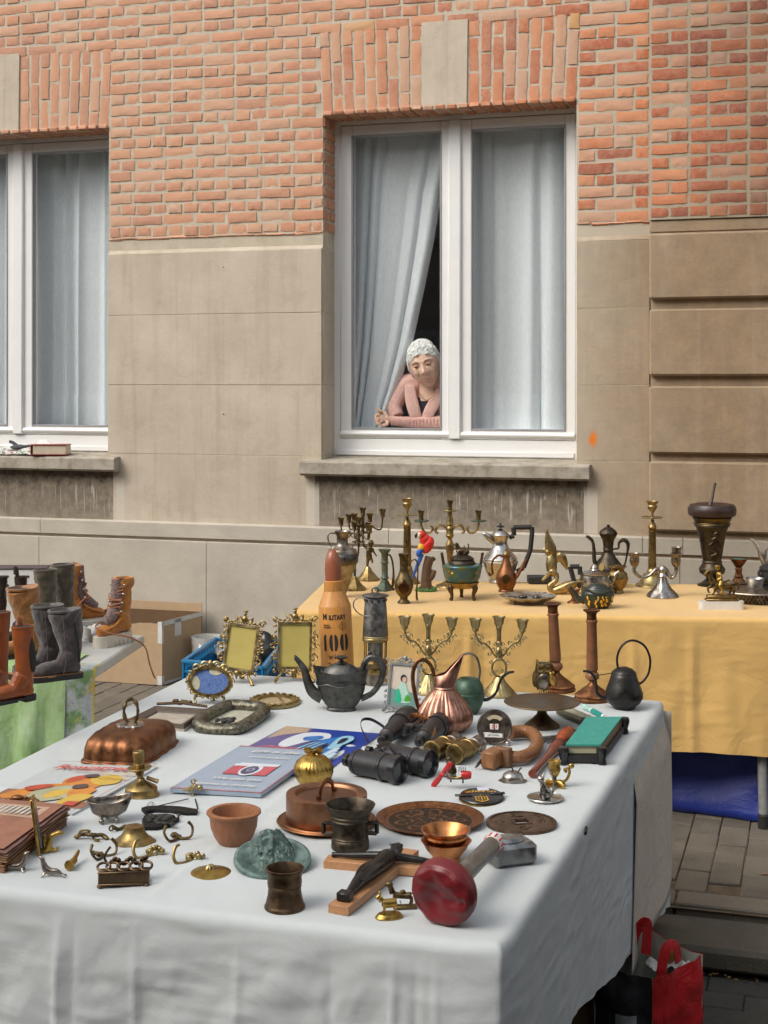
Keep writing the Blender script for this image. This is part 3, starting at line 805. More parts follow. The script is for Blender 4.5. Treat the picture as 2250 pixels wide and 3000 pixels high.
curtain('sheer white curtain pulled aside by the person in pink', lambda v: XC(1012), edgex, 5, zt, zb, 4, 'sheer curtains behind the panes')
curtain('sheer white curtain closed behind the right-hand pane beside the person in pink', lambda v: XC(1352), lambda v: XC(1692), 5, zt, zb, 9, 'sheer curtains behind the panes')
curtain('sheer white curtain in the half hidden window, behind its wide pane above the book', lambda v: XC(1352)+dX*YC/YC, lambda v: XC(1692)+dX, 5, zt, zb, 14, 'sheer curtains behind the panes')
curtain('sheer white curtain behind the pane cut by the photo edge', lambda v: XC(1000)+dX, lambda v: XC(1300)+dX, 5, zt, zb, 23, 'sheer curtains behind the panes')
# ------------------------------------------------------------------ ground
def sheet(name, x0, x1, y0, y1, z, mat): 
    o = link(name, MB().add([(x0, y0, z), (x1, y0, z), (x1, y1, z), (x0, y1, z)], [(0, 1, 2, 3)]).mesh(name, 1, 30, False), mat); o['kind'] = 'structure'; return o
KY = 4.40
pave = sheet('pavement', -40, 30, KY-.12, YW+.06, -.009, SAND)
road = sheet('road', -60, 60, -60, KY-.10, ROAD-.008, plain('road_joints', (.022, .02, .018), .95, .3, 30, .4, 200, .003))
def paver_me(w, d, h, mat, sd):
    random.seed(sd); me = MB().box((0, 0, -h/2), (w, d, h), .003, jit=.0012).mesh('paving_stone', 1, 12); me.materials.append(mat); return me
pm = [paver_me(.0935, .187, .03, PAVER, i) for i in range(5)]
random.seed(11)
other = MB()
for i in range(-85, 45):
    for j in range(0, 16):
        x = i*.0965; y = KY+.012+.095+.190*j-(0.095 if i % 2 else 0)
        if y < KY+.06 or y > YW-.02: continue
        u, v = toPx((x, y, 0))
        vis1 = (190 < u < 620 and 1960 < v < 2330) or (1930 < u < 2290 and v < 2640)
        M = TR(x+random.uniform(-.001, .001), y, random.uniform(-.002, .0015)) @ R('X', random.uniform(-.4, .4))
        if vis1:
            o = bpy.data.objects.new('paving_stone', random.choice(pm)); COL.objects.link(o); o.parent = pave; o.matrix_basis = M
        elif -6 < x < 2.5: other.at(M).box((0, 0, -.015), (.0935, .187, .03), 0)
other.M = Matrix(); o = link('paving', other.mesh('paving', 1, 40, False), PAVER, pave); o['kind'] = 'stuff'
kerb = link('kerb', MB().box((-5, KY-.19, -.07), (60, .20, .06)).mesh('kerb', 1, 40, False), SAND); kerb['kind'] = 'structure'
for i in range(-12, 6):
    L = .30
    link('kerb_stone', MB(TR(i*L+.03, KY-.055, -.02)).box((0, 0, 0), (L-.005, .105, .045), .005, jit=.001).mesh('kerb_stone'), PAVER, kerb) if -1.6 < i*L < 1 else None
for i in range(-8, 5):
    L = .5
    link('kerb_stone', MB(TR(i*L+.12, KY-.235, -.06)).box((0, 0, 0), (L-.004, .24, .065), .012, jit=.001).mesh('kerb_stone'), KERBM, kerb) if -1.6 < i*L < 1 else None
rm = [paver_me(.196, .094, .03, ROADM, i+20) for i in range(4)]
for i in range(-30, 20):
    for j in range(0, 26):
        x = i*.2+(.1 if j % 2 else 0); y = KY-.36-.05-.099*j
        u, v = toPx((x, y, ROAD))
        if 1820 < u < 2300 and v < 3050:
            o = bpy.data.objects.new('paving_stone', random.choice(rm)); COL.objects.link(o); o.parent = road; o.matrix_basis = TR(x, y, ROAD+random.uniform(-.003, .001)) @ R('Y', random.uniform(-.5, .5))
# a few dry leaves and crumbs of dirt in the gutter
lf = MB()
for i in range(60):
    x = random.uniform(-.5, .2); y = KY-.365+random.gauss(0, .012)
    lf.at(TR(x, y, ROAD+.004) @ R('Z', random.uniform(0, 360)) @ R('X', random.uniform(-40, 40))).add([(-.008, 0, 0), (0, -.003, .002), (.009, 0, 0), (0, .004, .001)], [(0, 1, 2, 3)])
lf.M = Matrix(); o = link('leaf_litter', lf.mesh('leaf_litter', 1, 40, False), plain('dry_leaf', (.22, .12, .03), .8)); tag(o, 'brown leaf litter along the foot of the kerb', 'leaf litter'); o['kind'] = 'stuff'
p, _ = P(2238, 2561, .004)
tag(link('leaf', MB(TR(*p) @ R('Z', 15)).prism([(-.014, 0), (-.006, .005), (.006, .006), (.014, .001), (.006, -.004), (-.006, -.005)], .0015).mesh('leaf'), plain('fallen_leaf', (.30, .16, .11), .7)), 'single fallen pinkish brown leaf on the paving', 'leaf')
# ------------------------------------------------------------------ the houses across the street (seen in reflections; they shade the road)
ob = simple_thing('opposite_house', 'pale rendered terrace across the street mirrored in the panes', 'building', (-5, -6.5, ROAD))
link('wall', MB().box((0, -1.5, 3.75), (44, 3, 7.5)).mesh('wall', 1, 40, False), OPPO, ob)
link('cornice', MB().box((0, .12, 7.35), (44.2, .5, .5), .05).mesh('cornice', 1, 40, False), plain('pale_cornice', (.6, .58, .54), .8), ob)
link('string_course', MB().box((0, .06, 3.9), (44.1, .2, .22), .03).mesh('string_course', 1, 40, False), MATS['pale_cornice'], ob)
for i in range(-9, 10):
    for zf in (1.0, 4.7):
        link('window', MB().box((i*2.3, .01, zf+1.1), (1.1, .06, 2.2), .01).mesh('window', 1, 40, False), DARKWIN, ob)
# ------------------------------------------------------------------ tables and cloths
TX0, TX1 = P(535, 2000, Z1)[0].x-.02, P(1910, 2085, Z1)[0].x
TY0, TY1 = P(1453, 2762, Z1)[0].y, P(1400, 2020, Z1)[0].y
def table(name, label, x0, x1, y0, y1, z, floor, topm, legm, legs=True, rot=0):
    e = simple_thing(name, label, 'table', ((x0+x1)/2, (y0+y1)/2, floor)); e.rotation_euler = (0, 0, radians(rot))
    h = z-floor
    link('tabletop', MB().box((0, 0, h-.02), (x1-x0-.012, y1-y0-.012, .036), .006).mesh('tabletop'), topm, e)
    for sx in (-1, 1):
        for sy in (-1, 1):
            lg = link('leg', MB().lathe([(.013, 0), (.013, h-.04)], 12, ((x1-x0)/2*sx*.94, (y1-y0)/2*sy*.9, 0)).mesh('leg'), legm, e)
            link('foot_cap', MB().lathe([(.0165, 0), (.0165, .03), (.012, .035)], 12, ((x1-x0)/2*sx*.94, (y1-y0)/2*sy*.9, 0)).mesh('foot_cap'), RUBBER, lg)
    return e
GREYTOP = plain('grey_laminate', (.40, .40, .38), .5, .06)
table('folding_table', 'trestle table hidden under the white cloth of brassware', TX0+.03, TX1-.03, TY0+.03, TY1-.03, Z1-.006, ROAD, GREYTOP, STEEL)
def tablecloth(name, label, x0, x1, y0, y1, z, drop, mat, seed, rad=.03, wav=.02, hem=None, res=.02, sag=.004, flare=.05, creases=(), top_detail=.004, warp=None, crumple=1.0):
    # top sheet and skirt in one mesh: rings of the same vertex count run outward from the table's middle, over the edge and down
    cx, cy = (x0+x1)/2, (y0+y1)/2; nx = max(8, int((x1-x0)/res)); ny = max(8, int((y1-y0)/res))
    per = []
    for i in range(nx): per.append((x0+(x1-x0)*i/nx, y0, 0))
    for i in range(ny): per.append((x1, y0+(y1-y0)*i/ny, 1))
    for i in range(nx): per.append((x1-(x1-x0)*i/nx, y1, 2))
    for i in range(ny): per.append((x0, y1-(y1-y0)*i/ny, 3))
    n = len(per); vs = []; fs = []
    def nrm(x, y):
        # outward direction, rounded at the corners
        ex = max(0, x-(x1-rad*2)) - max(0, (x0+rad*2)-x); ey = max(0, y-(y1-rad*2)) - max(0, (y0+rad*2)-y)
        v = Vector((ex, ey)); return v.normalized() if v.length > 1e-6 else Vector((0, 0))
    # top grid
    ids = {}
    for i in range(nx+1):
        for j in range(ny+1):
            x = x0+(x1-x0)*i/nx; y = y0+(y1-y0)*j/ny
            v = noise.noise((x*5+seed, y*5, 0))*top_detail+noise.noise((x*16+seed, y*11, 3))*top_detail*.35
            for (ax, cpos, amp, wd2) in creases:
                q = (x-cpos) if ax == 'x' else (y-cpos); v += amp*exp(-(q/wd2)**2)
            e = min(x-x0, x1-x, y-y0, y1-y); v *= min(1, e/.06)
            ids[i, j] = len(vs); vs.append((x, y, z+v-.0))
    for i in range(nx):
        for j in range(ny): fs.append((ids[i, j], ids[i+1, j], ids[i+1, j+1], ids[i, j+1]))
    edge_ids = [ids[i, 0] for i in range(nx)]+[ids[nx, j] for j in range(ny)]+[ids[nx-i, ny] for i in range(nx)]+[ids[0, ny-j] for j in range(ny)]
    L = drop; prev = edge_ids; steps = []
    for a in range(1, 6): steps.append(('arc', a/5))
    m = int(L/(.009 if crumple > 1 else .022))
    for a in range(1, m+1): steps.append(('down', a/m))
    arc = 0; s_at = []; acc = 0
    for k in range(n):
        s_at.append(acc); b = per[(k+1) % n]; acc += abs(b[0]-per[k][0])+abs(b[1]-per[k][1])
    for kind, t in steps:
        row = []
        for k in range(n):
            x, y, sd = per[k]; nv = nrm(x, y)
            if nv.length < .5: nv = Vector(((0, -1), (1, 0), (0, 1), (-1, 0))[sd])
            s_ = s_at[k]
            if kind == 'arc':
                ang = t*pi/2; o = rad*.6*sin(ang); zz_ = -rad*.6*(1-cos(ang)); w = 0
            else:
                d = L*t*(hem(x, y) if hem else 1)
                corner = 1 if min(abs(x-x0), abs(x-x1)) < .12 and min(abs(y-y0), abs(y-y1)) < .12 else 0
                w = wav*(noise.noise((s_*4.5+seed, d*.8, 1))*1.3+noise.noise((s_*11+seed, d*2.2, 5))*.55+noise.noise((s_*23, d*7+seed, 8))*.22)*min(1, d/.25)
                w += (.010*abs(noise.noise((s_*7+d*4, d*3.5-s_*2, seed)))+.0050*abs(noise.noise((s_*6-d*7, d*18+s_*9, seed+5)))+.0024*abs(noise.noise((s_*34+d*24, d*12-s_*8, seed+9)))+.0010*abs(noise.noise((s_*56-d*36, d*52+s_*24, seed+2))))*min(1, d/.08)*(crumple if sd == 0 else .3)
                for (sd2, pos, amp, wd2) in [c for c in creases if isinstance(c[0], int)]:
                    if sd2 == sd:
                        q = (x if sd in (0, 2) else y)-pos; w += amp*exp(-(q/wd2)**2)*min(1, d/.1)
                o = rad*.6+w*(1 if sd != 1 else .6)+flare*d*(1 if sd != 1 else .2); zz_ = -rad*.6-d
            row.append(len(vs)); vs.append((x+nv.x*o, y+nv.y*o, z+zz_))
        for k in range(n): kk = (k+1) % n; fs.append((prev[k], row[k], row[kk], prev[kk]))
        prev = row
    if warp: vs = [warp(p) for p in vs]
    mb2 = MB(); 
    c0 = Vector((cx, cy, z))
    mb2.v = [(p[0]-cx, p[1]-cy, p[2]-z) for p in vs]; mb2.f = fs
    o = link(name, mb2.mesh(name, 1, 180), mat); o.location = c0
    tag(o, label, 'tablecloth'); return o
xr_n = P(1453, 2762, Z1)[0]; xl_a, xl_b = P(500, 2053, Z1)[0], P(0, 2315, Z1)[0]
def skew(p):           # the table stands a little askew
    b = (TY1-p[1])/(TY1-TY0); f = (p[0]-TX0)/(TX1-TX0)
    sl = (xl_b.x-xl_a.x)/(xl_a.y-xl_b.y)*(TY1-TY0)
    return (p[0]+b*((xr_n.x-TX1)*f+sl*(1-f)), p[1], p[2])
def hemR(x, y):       # the cloth's right side is rucked up towards the near end
    if x > TX1-.05 and y > TY0+.05:
        t = (y-TY0)/(TY1-TY0); return .36+.50*t+.015*sin(t*14)
    return 1
wcl = tablecloth('tablecloth', 'rumpled white linen cloth over the front table of brassware', TX0, TX1, TY0, TY1, Z1, .66, WHITECLOTH, 3, .035, .013, hemR, .0072, flare=.03, warp=skew, crumple=1.01,
    creases=[(0, TX0+.58, .008, .008), (0, TX0+.61, -.005, .005), (0, TX0+.74, .005, .006), (0, TX1-.18, .007, .006), (0, TX1-.14, -.006, .005), (0, TX1-.10, .005, .005), (0, TX1-.30, -.004, .008), (0, TX0+.95, .004, .008), ('y', TY0+1.13, .003, .012), ('y', TY0+.55, .0022, .014), ('x', TX0+.75, .0022, .012)])
# a second, beige cloth shows at the far right corner under the white one
Pf_ = Vector((TX1, TY1, 0)); ya_ = min(((abs(toPx((Pf_.x+(xr_n.x-Pf_.x)*q_/200+.03, Pf_.y+(xr_n.y-Pf_.y)*q_/200, .3))[0]-1850), Pf_.y+(xr_n.y-Pf_.y)*q_/200) for q_ in range(120)))[1]; a = MB(); a.grid(lambda u, v: (skew((TX1, ya_+.10*(1-v)+(TY1+.01-ya_-.10*(1-v))*u, 0))[0]+.008+.022*min(1, v*5)+.010*v*u*sin(u*8+v*2)+.012*v*u, ya_+.10*(1-v)+(TY1+.01-ya_-.10*(1-v))*u, Z1-.02-(.51-.02*u)*v), 24, 24)
a.grid(lambda u, v: (TX1+.038-.20*u, TY1+.012+.02*v*sin(u*9), Z1-.03-.50*v), 14, 20)
o = link('under_cloth', a.mesh('under_cloth', 1, 180), BEIGECLOTH); o.modifiers.new('thick', 'SOLIDIFY').thickness = .002
tag(o, 'beige cloth hanging under the white cloth at its far corner', 'cloth')
# yellow table
pl_, pr_ = P(872, 1788, Z2)[0], P(2240, 1810, Z2)[0]; YROT = atan2(pr_.y-pl_.y, pr_.x-pl_.x)
yF = pl_.y; YX0 = pl_.x; YY1 = yF+.82
def turn(o):                            # the back table stands slightly askew to the wall
    M = TR(pl_.x, pl_.y, 0) @ Matrix.Rotation(YROT, 4, 'Z') @ TR(-pl_.x, -pl_.y, 0)
    q = M @ Vector(o.location); o.location = q; o.rotation_euler = (0, 0, YROT); return o
yt = table('folding_table', 'trestle table hidden under the yellow cloth', YX0+.04, 1.0, yF+.03, YY1-.03, Z2-.006, 0.0, GREYTOP, plain('grey_tube', (.23, .23, .22), .4), True)
turn(yt)
ycl = tablecloth('tablecloth', 'creased yellow cloth over the back table by the wall', YX0, 1.05, yF, YY1, Z2, .44, YELLOW, 12, .03, .014, lambda x, y: 1+.03*sin(x*5+.6)+(.04 if x > -.6 else 0), .012, flare=.02, crumple=.35,
    creases=[(0, wxl(1480)*.77, .014, .012), (0, wxl(1480)*.77+.05, -.006, .008), (0, wxl(1480)*.77+.09, .007, .008), (0, wxl(1900)*.75, .008, .01), (0, wxl(2060)*.74, .009, .012)])
turn(ycl)
# front leg where the photograph shows it
pf, tq = P(2238, 2426, 0.0)
lg = link('leg', MB().tube([(0, 0, 0), (.0, .11, .70)], .017, 14).mesh('leg'), MATS['grey_tube'], yt); lg.location = Matrix.Rotation(-YROT, 3, 'Z') @ Vector((pf.x-yt.location.x, pf.y-yt.location.y, 0))
link('foot_cap', MB().lathe([(.020, 0), (.020, .045), (.015, .05)], 14).mesh('foot_cap'), RUBBER, lg)
# blue tarpaulin behind the leg
p0, _ = P(1900, 2378, 0.005); 
tb = MB().grid(lambda u, v: (p0.x-.9+2.2*u, p0.y+.06+.03*sin(u*13+v*2)+.014*noise.noise((u*22, v*5, 0))+.016*noise.noise((u*9, v*9, 4))-.05*v**3, .55*(1-v)+.003), 90, 24)
o = link('tarpaulin', tb.mesh('tarpaulin', 1, 180), BLUETARP); o.modifiers.new('thick', 'SOLIDIFY').thickness = .002
tag(o, 'shiny blue tarpaulin hanging under the yellow cloth', 'tarpaulin')
# ------------------------------------------------------------------ brassware on the yellow table
def cup(m, x, y, z, r=9, h=18):
    m.lathe([(r*.45, 0), (r*.75, h*.12), (r*.62, h*.3), (r*.78, h*.7), (r*.95, h*.92), (r*1.15, h), (r*.95, h), (r*.66, h*.8), (0, h*.6)], 14, (x, y, z)); return m
def tray(m, x, y, z, r):
    m.lathe([(r*.18, -2), (r*.8, 0), (r, 3), (r*.97, 4), (r*.75, 1.5), (0, 1)], 18, (x, y, z)); return m
GB = 'brassware standing on the yellow table'
# amphora
t = T('amphora_vase', 'tarnished two handled amphora vase with amber foot behind the wooden bottle', 'vase', 1003, 1750, Z2)
t.part('body', MB().lathe([(13, 0), (15, 3), (11, 10), (24, 48), (37, 88), (43, 112), (44, 130), (40, 141), (21, 149), (16, 157), (17, 180), (23, 189), (25, 194), (21, 194), (14, 180), (0, 150)], 26), SILVER3)
t.part('relief_band', MB().lathe([(41, 98), (46, 104), (47.5, 118), (45.5, 128), (42, 131)], 40, fn=lambda a, z: 1+.05*noise.noise((cos(a)*7, sin(a)*7, z*.25))), PEWTER)
for s_ in (-1, 1): t.part('handle', MB().tube([(20*s_, 0, 187), (36*s_, 0, 188), (43*s_, 0, 178), (37*s_, 0, 156), (24*s_, -8, 141), (15*s_, -36, 112)], 2.3, 7, k=4), SILVER)
# putto candelabra
def putto(px, py, rot, label):
    t = T('putto_candelabra', label, 'candelabra', px, py, Z2, 'bronze candelabra held by a small child figure', rot)
    b = MB().lathe([(36, 0), (35, 5), (26, 12), (11, 30), (9, 36), (6, 40)], 8, ang0=0) if False else MB().lathe([(36, 0), (35, 5), (26, 12), (11, 30), (9, 36), (6, 40)], 8)
    t.part('base', b, BRASS, ang=20)
    f = MB()
    f.tube([(-2, 0, 38), (-1, -1, 52), (1, 0, 66)], [3.2, 4.6, 6.2], 8, k=3); f.tube([(13, -4, 50), (12, -3, 58), (6, 0, 68)], [2.6, 4, 6], 8, k=3)
    f.ell((3, 0, 72), (9.5, 8, 8)); f.ell((3, -1, 83), (9, 8, 12)); f.ell((4, 0, 93), (10.5, 7, 6))
    f.ell((9, -1, 109), (8.5, 8.5, 9.5)); f.tube([(6, 0, 95), (8, 0, 103)], 4.2, 8)
    f.tube([(-5, 0, 95), (-11, -1, 100), (-14, 0, 112), (-15, 0, 124)], [4, 3.4, 3, 2.8], 8, k=3)
    f.tube([(13, 0, 94), (18, -2, 82), (23, -5, 75), (26, -6, 71)], [3.8, 3.2, 2.4, 2.6], 8, k=3)
    t.part('figure', f, BRASS if False else DK_BRASS, vox=1.5, it=3)
    c = MB(); tray(c, -15, 0, 138, 20)
    c.tube([(-15, 0, 122), (-15, 0, 140), (-15, 0, 190)], [3, 4.5, 4.5], 8)
    for (x, y, z) in ((43, 4, 184), (-56, 6, 168), (-40, -12, 172), (6, -10, 172)):
        d = x+15
        c.tube([(-15, 0, 150), (-15+d*.35, y*.4, 164), (-15+d*.6, y*.7, 152), (-15+d*.92, y, 150), (x, y, z)], 2.3, 7, k=4)
        c.tube([(-15+d*.3, y*.4, 152), (-15+d*.45, y*.5, 158), (-15+d*.38, y*.5, 166)], 1.8, 6, k=3)
    t.part('branches', c, DK_BRASS)
    for (x, y, z) in ((-15, 0, 188), (43, 4, 184), (-56, 6, 168), (-40, -12, 172), (6, -10, 172)): t.part('candle_cup', cup(MB(), x, y, z, 10, 25), DK_BRASS)
    return t
putto(1078, 1700, 0, 'bronze child figure holding up a candelabra, further right of two, free of the vase')
putto(1038, 1727, 150, 'bronze child figure candelabra half hidden behind the amphora vase')
# green candlestick with handle
t = T('candlestick', 'green verdigris candlestick with a long bent handle', 'candlestick', 1127, 1730, Z2)
t.part('base', MB().lathe([(30, 0), (29, 5), (15, 20), (12, 28)], 4, fn=None).at(Matrix()), VERDI, ang=20)
t.part('stem', MB().lathe([(11, 26), (9, 33), (13, 37), (9, 42), (9.5, 78), (12.5, 82), (9.5, 87), (10, 108), (17, 117), (19, 121), (15, 121), (8, 115), (0, 110)], 18), VERDI)
t.part('handle', MB().tube([(9, -2, 103), (16, -3, 104), (23, -4, 84), (26, -4, 55), (25, -4, 24), (22, -4, 10)], [2.2, 2.6, 2.8, 3, 4.5, 3], 7, k=4), DK_BRASS)
# tall column candlesticks
def column_stick(px, py, label, br):
    t = T('column_candlestick', label, 'candlestick', px, py, Z2, 'tall brass column candlesticks')
    t.part('base', MB().lathe([(br, 0), (br*.97, 5), (br*.84, 8), (br*.62, 22), (br*.52, 30), (br*.54, 34), (16, 38), (15, 46), (12, 50)], 26), BRASS if br < 45 else PALE_BRASS)
    t.part('column', MB().lathe([(12.5, 50), (12, 54), (11.8, 54.1), (10, 160), (11, 160.1), (11, 164)], 48, fl=(12, .10, 54.05, 160.05)), BRASS)
    t.part('knop', MB().lathe([(9, 164), (12.5, 172), (9, 182), (5, 188), (5, 194)], 18), BRASS)
    t.part('drip_pan', tray(MB(), 0, 0, 198, 33), PALE_BRASS)
    t.part('candle_cup', MB().lathe([(5, 198), (3.5, 204), (4, 214), (13, 226), (15, 233), (12, 237), (13, 240), (18, 246), (18, 248), (13, 248), (10, 240), (0, 236)], 18), PALE_BRASS)
column_stick(1193, 1708, 'tall fluted brass column candlestick behind the red parrot', 38)
column_stick(1911, 1716, 'tall fluted brass column candlestick behind the silver candelabra, wide round foot', 49)
# flask with medallion
t = T('flask', 'bulbous brown metal flask with a teardrop medallion and thin side arm', 'flask', 1183, 1767, Z2)
t.part('body', MB().lathe([(18, 0), (19, 3), (11, 12), (12, 18), (22, 30), (28, 48), (26, 66), (17, 82), (12, 96), (12.5, 98), (11.5, 102), (12.5, 132), (16, 142), (16, 145), (13, 145), (10, 130), (0, 110)], 24), DK_BRASS)
t.part('medallion', MB(TR(0, -25, 48) @ R('X', 90)).prism([(16*sin(a)*(1-.0*a), 15*cos(a)+(12 if abs(a) < .1 else 0)) for a in [i*2*pi/20 for i in range(20)]], 4, -1), DK_COPPER)
t.part('arm', MB().tube([(14, 0, 108), (21, 0, 121), (31, 0, 128), (40, 0, 118), (41, 0, 80), (38, 0, 40), (38, 0, 16), (41, 0, 8)], [2.2, 2.4, 2.6, 2.6, 2.2, 2.6, 4, 2], 6, k=3), DK_BRASS)
# parrot on a stump
t = T('parrot_figurine', 'red parrot figurine with blue tail perched on a tree stump', 'figurine', 1246, 1732, Z2)
PR = plain('parrot_red', (.62, .022, .016), .35, .2, 60, .4, 300); PB = plain('parrot_blue', (.02, .10, .40), .4, .2, 60); PY_ = plain('parrot_yellow', (.75, .42, .02), .4, .15); PC = plain('parrot_cream', (.72, .62, .42), .4)
STUMP = plain('stump_brown', (.10, .055, .03), .5, .35, 30, .5, 120, .003); MOSS = plain('moss_green', (.06, .16, .03), .5, .5, 60, .8, 200, .004)
m = MB().tube([(4, 0, 2), (2, 0, 40), (6, 0, 74), (14, 0, 100)], [19, 15, 14, 15], 10, k=3).tube([(6, -2, 30), (20, -2, 44), (26, -2, 62)], [9, 9, 8], 9, k=3).tube([(12, 0, 88), (24, -2, 96), (28, -2, 90)], [10, 7, 4], 8, k=2)
t.part('stump', m, STUMP, vox=2, it=2)
g = MB().ell((0, 0, 3), (33, 26, 7)); rr = random.Random(5)
for i in range(34): a = rr.uniform(0, 6.3); q = rr.uniform(.5, 1); g.ell((31*q*cos(a), 25*q*sin(a), rr.uniform(3, 10)), (5, 4.5, 5), 7, 5)
t.part('grass_base', g, MOSS)
b = MB().ell((6, -6, 134), (17, 15, 25), 16, 10, R('Y', 28)).ell((-2, -7, 152), (14, 12, 18), 14, 9, R('Y', 30)).ell((-11, -8, 166), (13, 11.5, 12)).ell((12, -6, 142), (14, 14, 20), 14, 9, R('Y', 10))
t.part('body', b, PR, vox=1.6, it=3)
t.part('shoulder', MB().ell((-13, -14, 130), (10, 8, 11), 12, 8, R('Y', 30)), PY_); t.part('wing', MB().ell((-16, -14, 118), (9, 8, 17), 12, 8, R('Y', 32)), PB)
t.part('tail', MB().tube([(-10, -14, 112), (-24, -14, 76), (-38, -14, 40)], [7, 5.5, 2.5], 8, flat=.5, k=3), PB)
t.part('face', MB().ell((-17, -13, 166), (6.5, 7, 8)), PC); t.part('beak', MB().tube([(-22, -11, 168), (-28, -11, 163), (-27, -11, 155)], [5, 4.5, 1], 8, k=3), BLACKP)
t.part('eye', MB().ell((-16, -20, 168), 1.8, 8, 6), BLACKP)
# large brass candelabra with three arms
t = T('candelabra', 'large golden three armed candelabra with drip pans behind the dog lidded censer', 'candelabra', 1318, 1718, Z2)
t.part('stem', MB().lathe([(42, 0), (40, 4), (24, 10), (12, 18), (9, 26), (7, 40), (5, 60), (9, 90), (13, 118), (12, 124), (7, 134), (6, 140), (11, 146), (12, 150), (10, 154), (11, 166), (10, 175), (7, 178), (12, 182), (10, 190), (7, 206), (6, 222)], 24), BRASS)
a = MB()
for s_ in (-1, 1):
    a.tube([(8*s_, 0, 168), (20*s_, 0, 178), (34*s_, 0, 178), (42*s_, 0, 162), (34*s_, 0, 156)], 3.6, 8, k=4)
    a.tube([(56*s_, 0, 178), (50*s_, 0, 170), (58*s_, 0, 158), (74*s_, 0, 160), (83*s_, 0, 176), (84*s_, 0, 190)], [3, 3.4, 3.6, 3.6, 3.4, 3.2], 8, k=4)
    a.tube([(42*s_, 0, 164), (52*s_, 0, 168)], 3.2, 8)
t.part('arms', a, BRASS)
for x, z in ((0, 220), (-84, 190), (84, 190)): t.part('drip_pan', tray(MB(), x, 0, z, 24), VERDI if x else PALE_BRASS); t.part('candle_cup', cup(MB(), x, 0, z+3, 10, 30), DK_BRASS)
# censer with dog lid
t = T('incense_burner', 'enamelled bronze incense burner on three legs with a lion dog lid', 'incense burner', 1354, 1755, Z2)
ENAM = NT('cloisonne_enamel'); co = ENAM.coord('Object'); v_ = ENAM.n('TexVoronoi'); v_.inputs['Scale'].default_value = 60; ENAM.l(co, v_.inputs['Vector'])
n_ = ENAM.noise(co, 26, 3); c_ = ENAM.ramp(n_, [(.36, (.03, .09, .13)), (.46, (.05, .12, .06)), (.54, (.14, .09, .03)), (.60, (.04, .14, .16)), (.68, (.35, .22, .04))], 'CONSTANT'); ENAM.bsdf(c_, .25, .2); ENAM = ENAM.m
t.part('bowl', MB().lathe([(0, 36), (30, 37), (44, 46), (53, 66), (58, 92), (60, 98), (58, 101), (48, 103), (0, 103)], 30), ENAM)
t.part('belly_band', MB().lathe([(41, 35), (46.5, 44), (50, 51), (46, 47)], 30), BRASS)
for i, a in enumerate((-2.5, -.62, 1.57)):
    x, y = 40*cos(a), 36*sin(a)
    t.part('leg', MB().tube([(x*.9, y*.9, 46), (x*1.12, y*1.12, 34), (x*.98, y*.98, 18), (x*.98, y*.98, 5), (x*1.1, y*1.1, 2)], [9, 9, 5.5, 5, 6], 9, k=3), BRONZE2)
for s_ in (-1, 1): t.part('handle', MB().tube([(54*s_, 0, 100), (57*s_, 0, 118), (60*s_, 0, 136)], 4.2, 8), BRONZE2)
l = t.part('lid', MB().lathe([(38, 103), (40, 106), (36, 112), (33, 115), (36, 118), (30, 124), (16, 130), (0, 131)], 26), BRONZE)
for (cx_, cy_) in ((-34, -43), (34, -43)): t.part('scroll', MB(TR(cx_, cy_, 84) @ R('Z', 38 if cx_ > 0 else -38)).tube([(-9, 0, -3), (-6, 0, 4), (4, 0, 5), (9, 0, 0), (5, 0, -4), (1, 0, -1)], 2.2, 6, k=3), GILT)
d = MB().ell((-2, 0, 140), (17, 8, 9)).ell((-13, 0, 152), (7, 6, 8)).ell((-17, -1, 160), (7, 6, 6)).ell((14, 0, 138), (8, 7, 8)).tube([(16, 0, 144), (19, 0, 156), (16, 0, 162)], 2.4, 7, k=3).tube([(5, 0, 146), (6, 0, 158)], 2, 6)
for x in (-12, 8): d.tube([(x, -5, 140), (x-3, -7, 131)], 3, 7)
t.part('lion_dog', d, BRONZE2, vox=1.4, it=2)
# silver coffee pot with black handle
t = T('coffee_pot', 'silver coffee pot with a black square cornered handle', 'coffee pot', 1466, 1707, Z2)
t.part('body', MB().lathe([(34, 0), (35, 5), (30, 10), (42, 30), (50, 54), (53, 62), (49, 66), (50, 70), (44, 78), (32, 92), (23, 106), (20, 118), (22, 128), (28, 137), (30, 140), (26, 140), (0, 136)], 28), SILVER2)
t.part('spout', MB().tube([(-18, 0, 118), (-30, 0, 130), (-46, 0, 142), (-52, 0, 143)], [8, 10, 7, 3], 10, k=3), SILVER2)
t.part('lid', MB().lathe([(28, 138), (22, 146), (12, 155), (4, 158), (3, 162)], 24, fl=(16, .06, 139, 157)), SILVER2)
t.part('knob', MB().lathe([(2, 161), (12, 163), (12, 166), (4, 168), (2, 172), (2.5, 175), (0, 177)], 16), BLACKM)
h = MB(); path = [(26, 0, 132), (40, 0, 138), (38, 0, 162), (92, 0, 163), (93, 0, 150), (88, 0, 96), (68, 0, 44), (48, 0, 32)]
for p, q in zip(path, path[1:]): h.tube([p, q], 7, 4, flat=.7)
t.part('handle', h, BLACKM, ang=20)
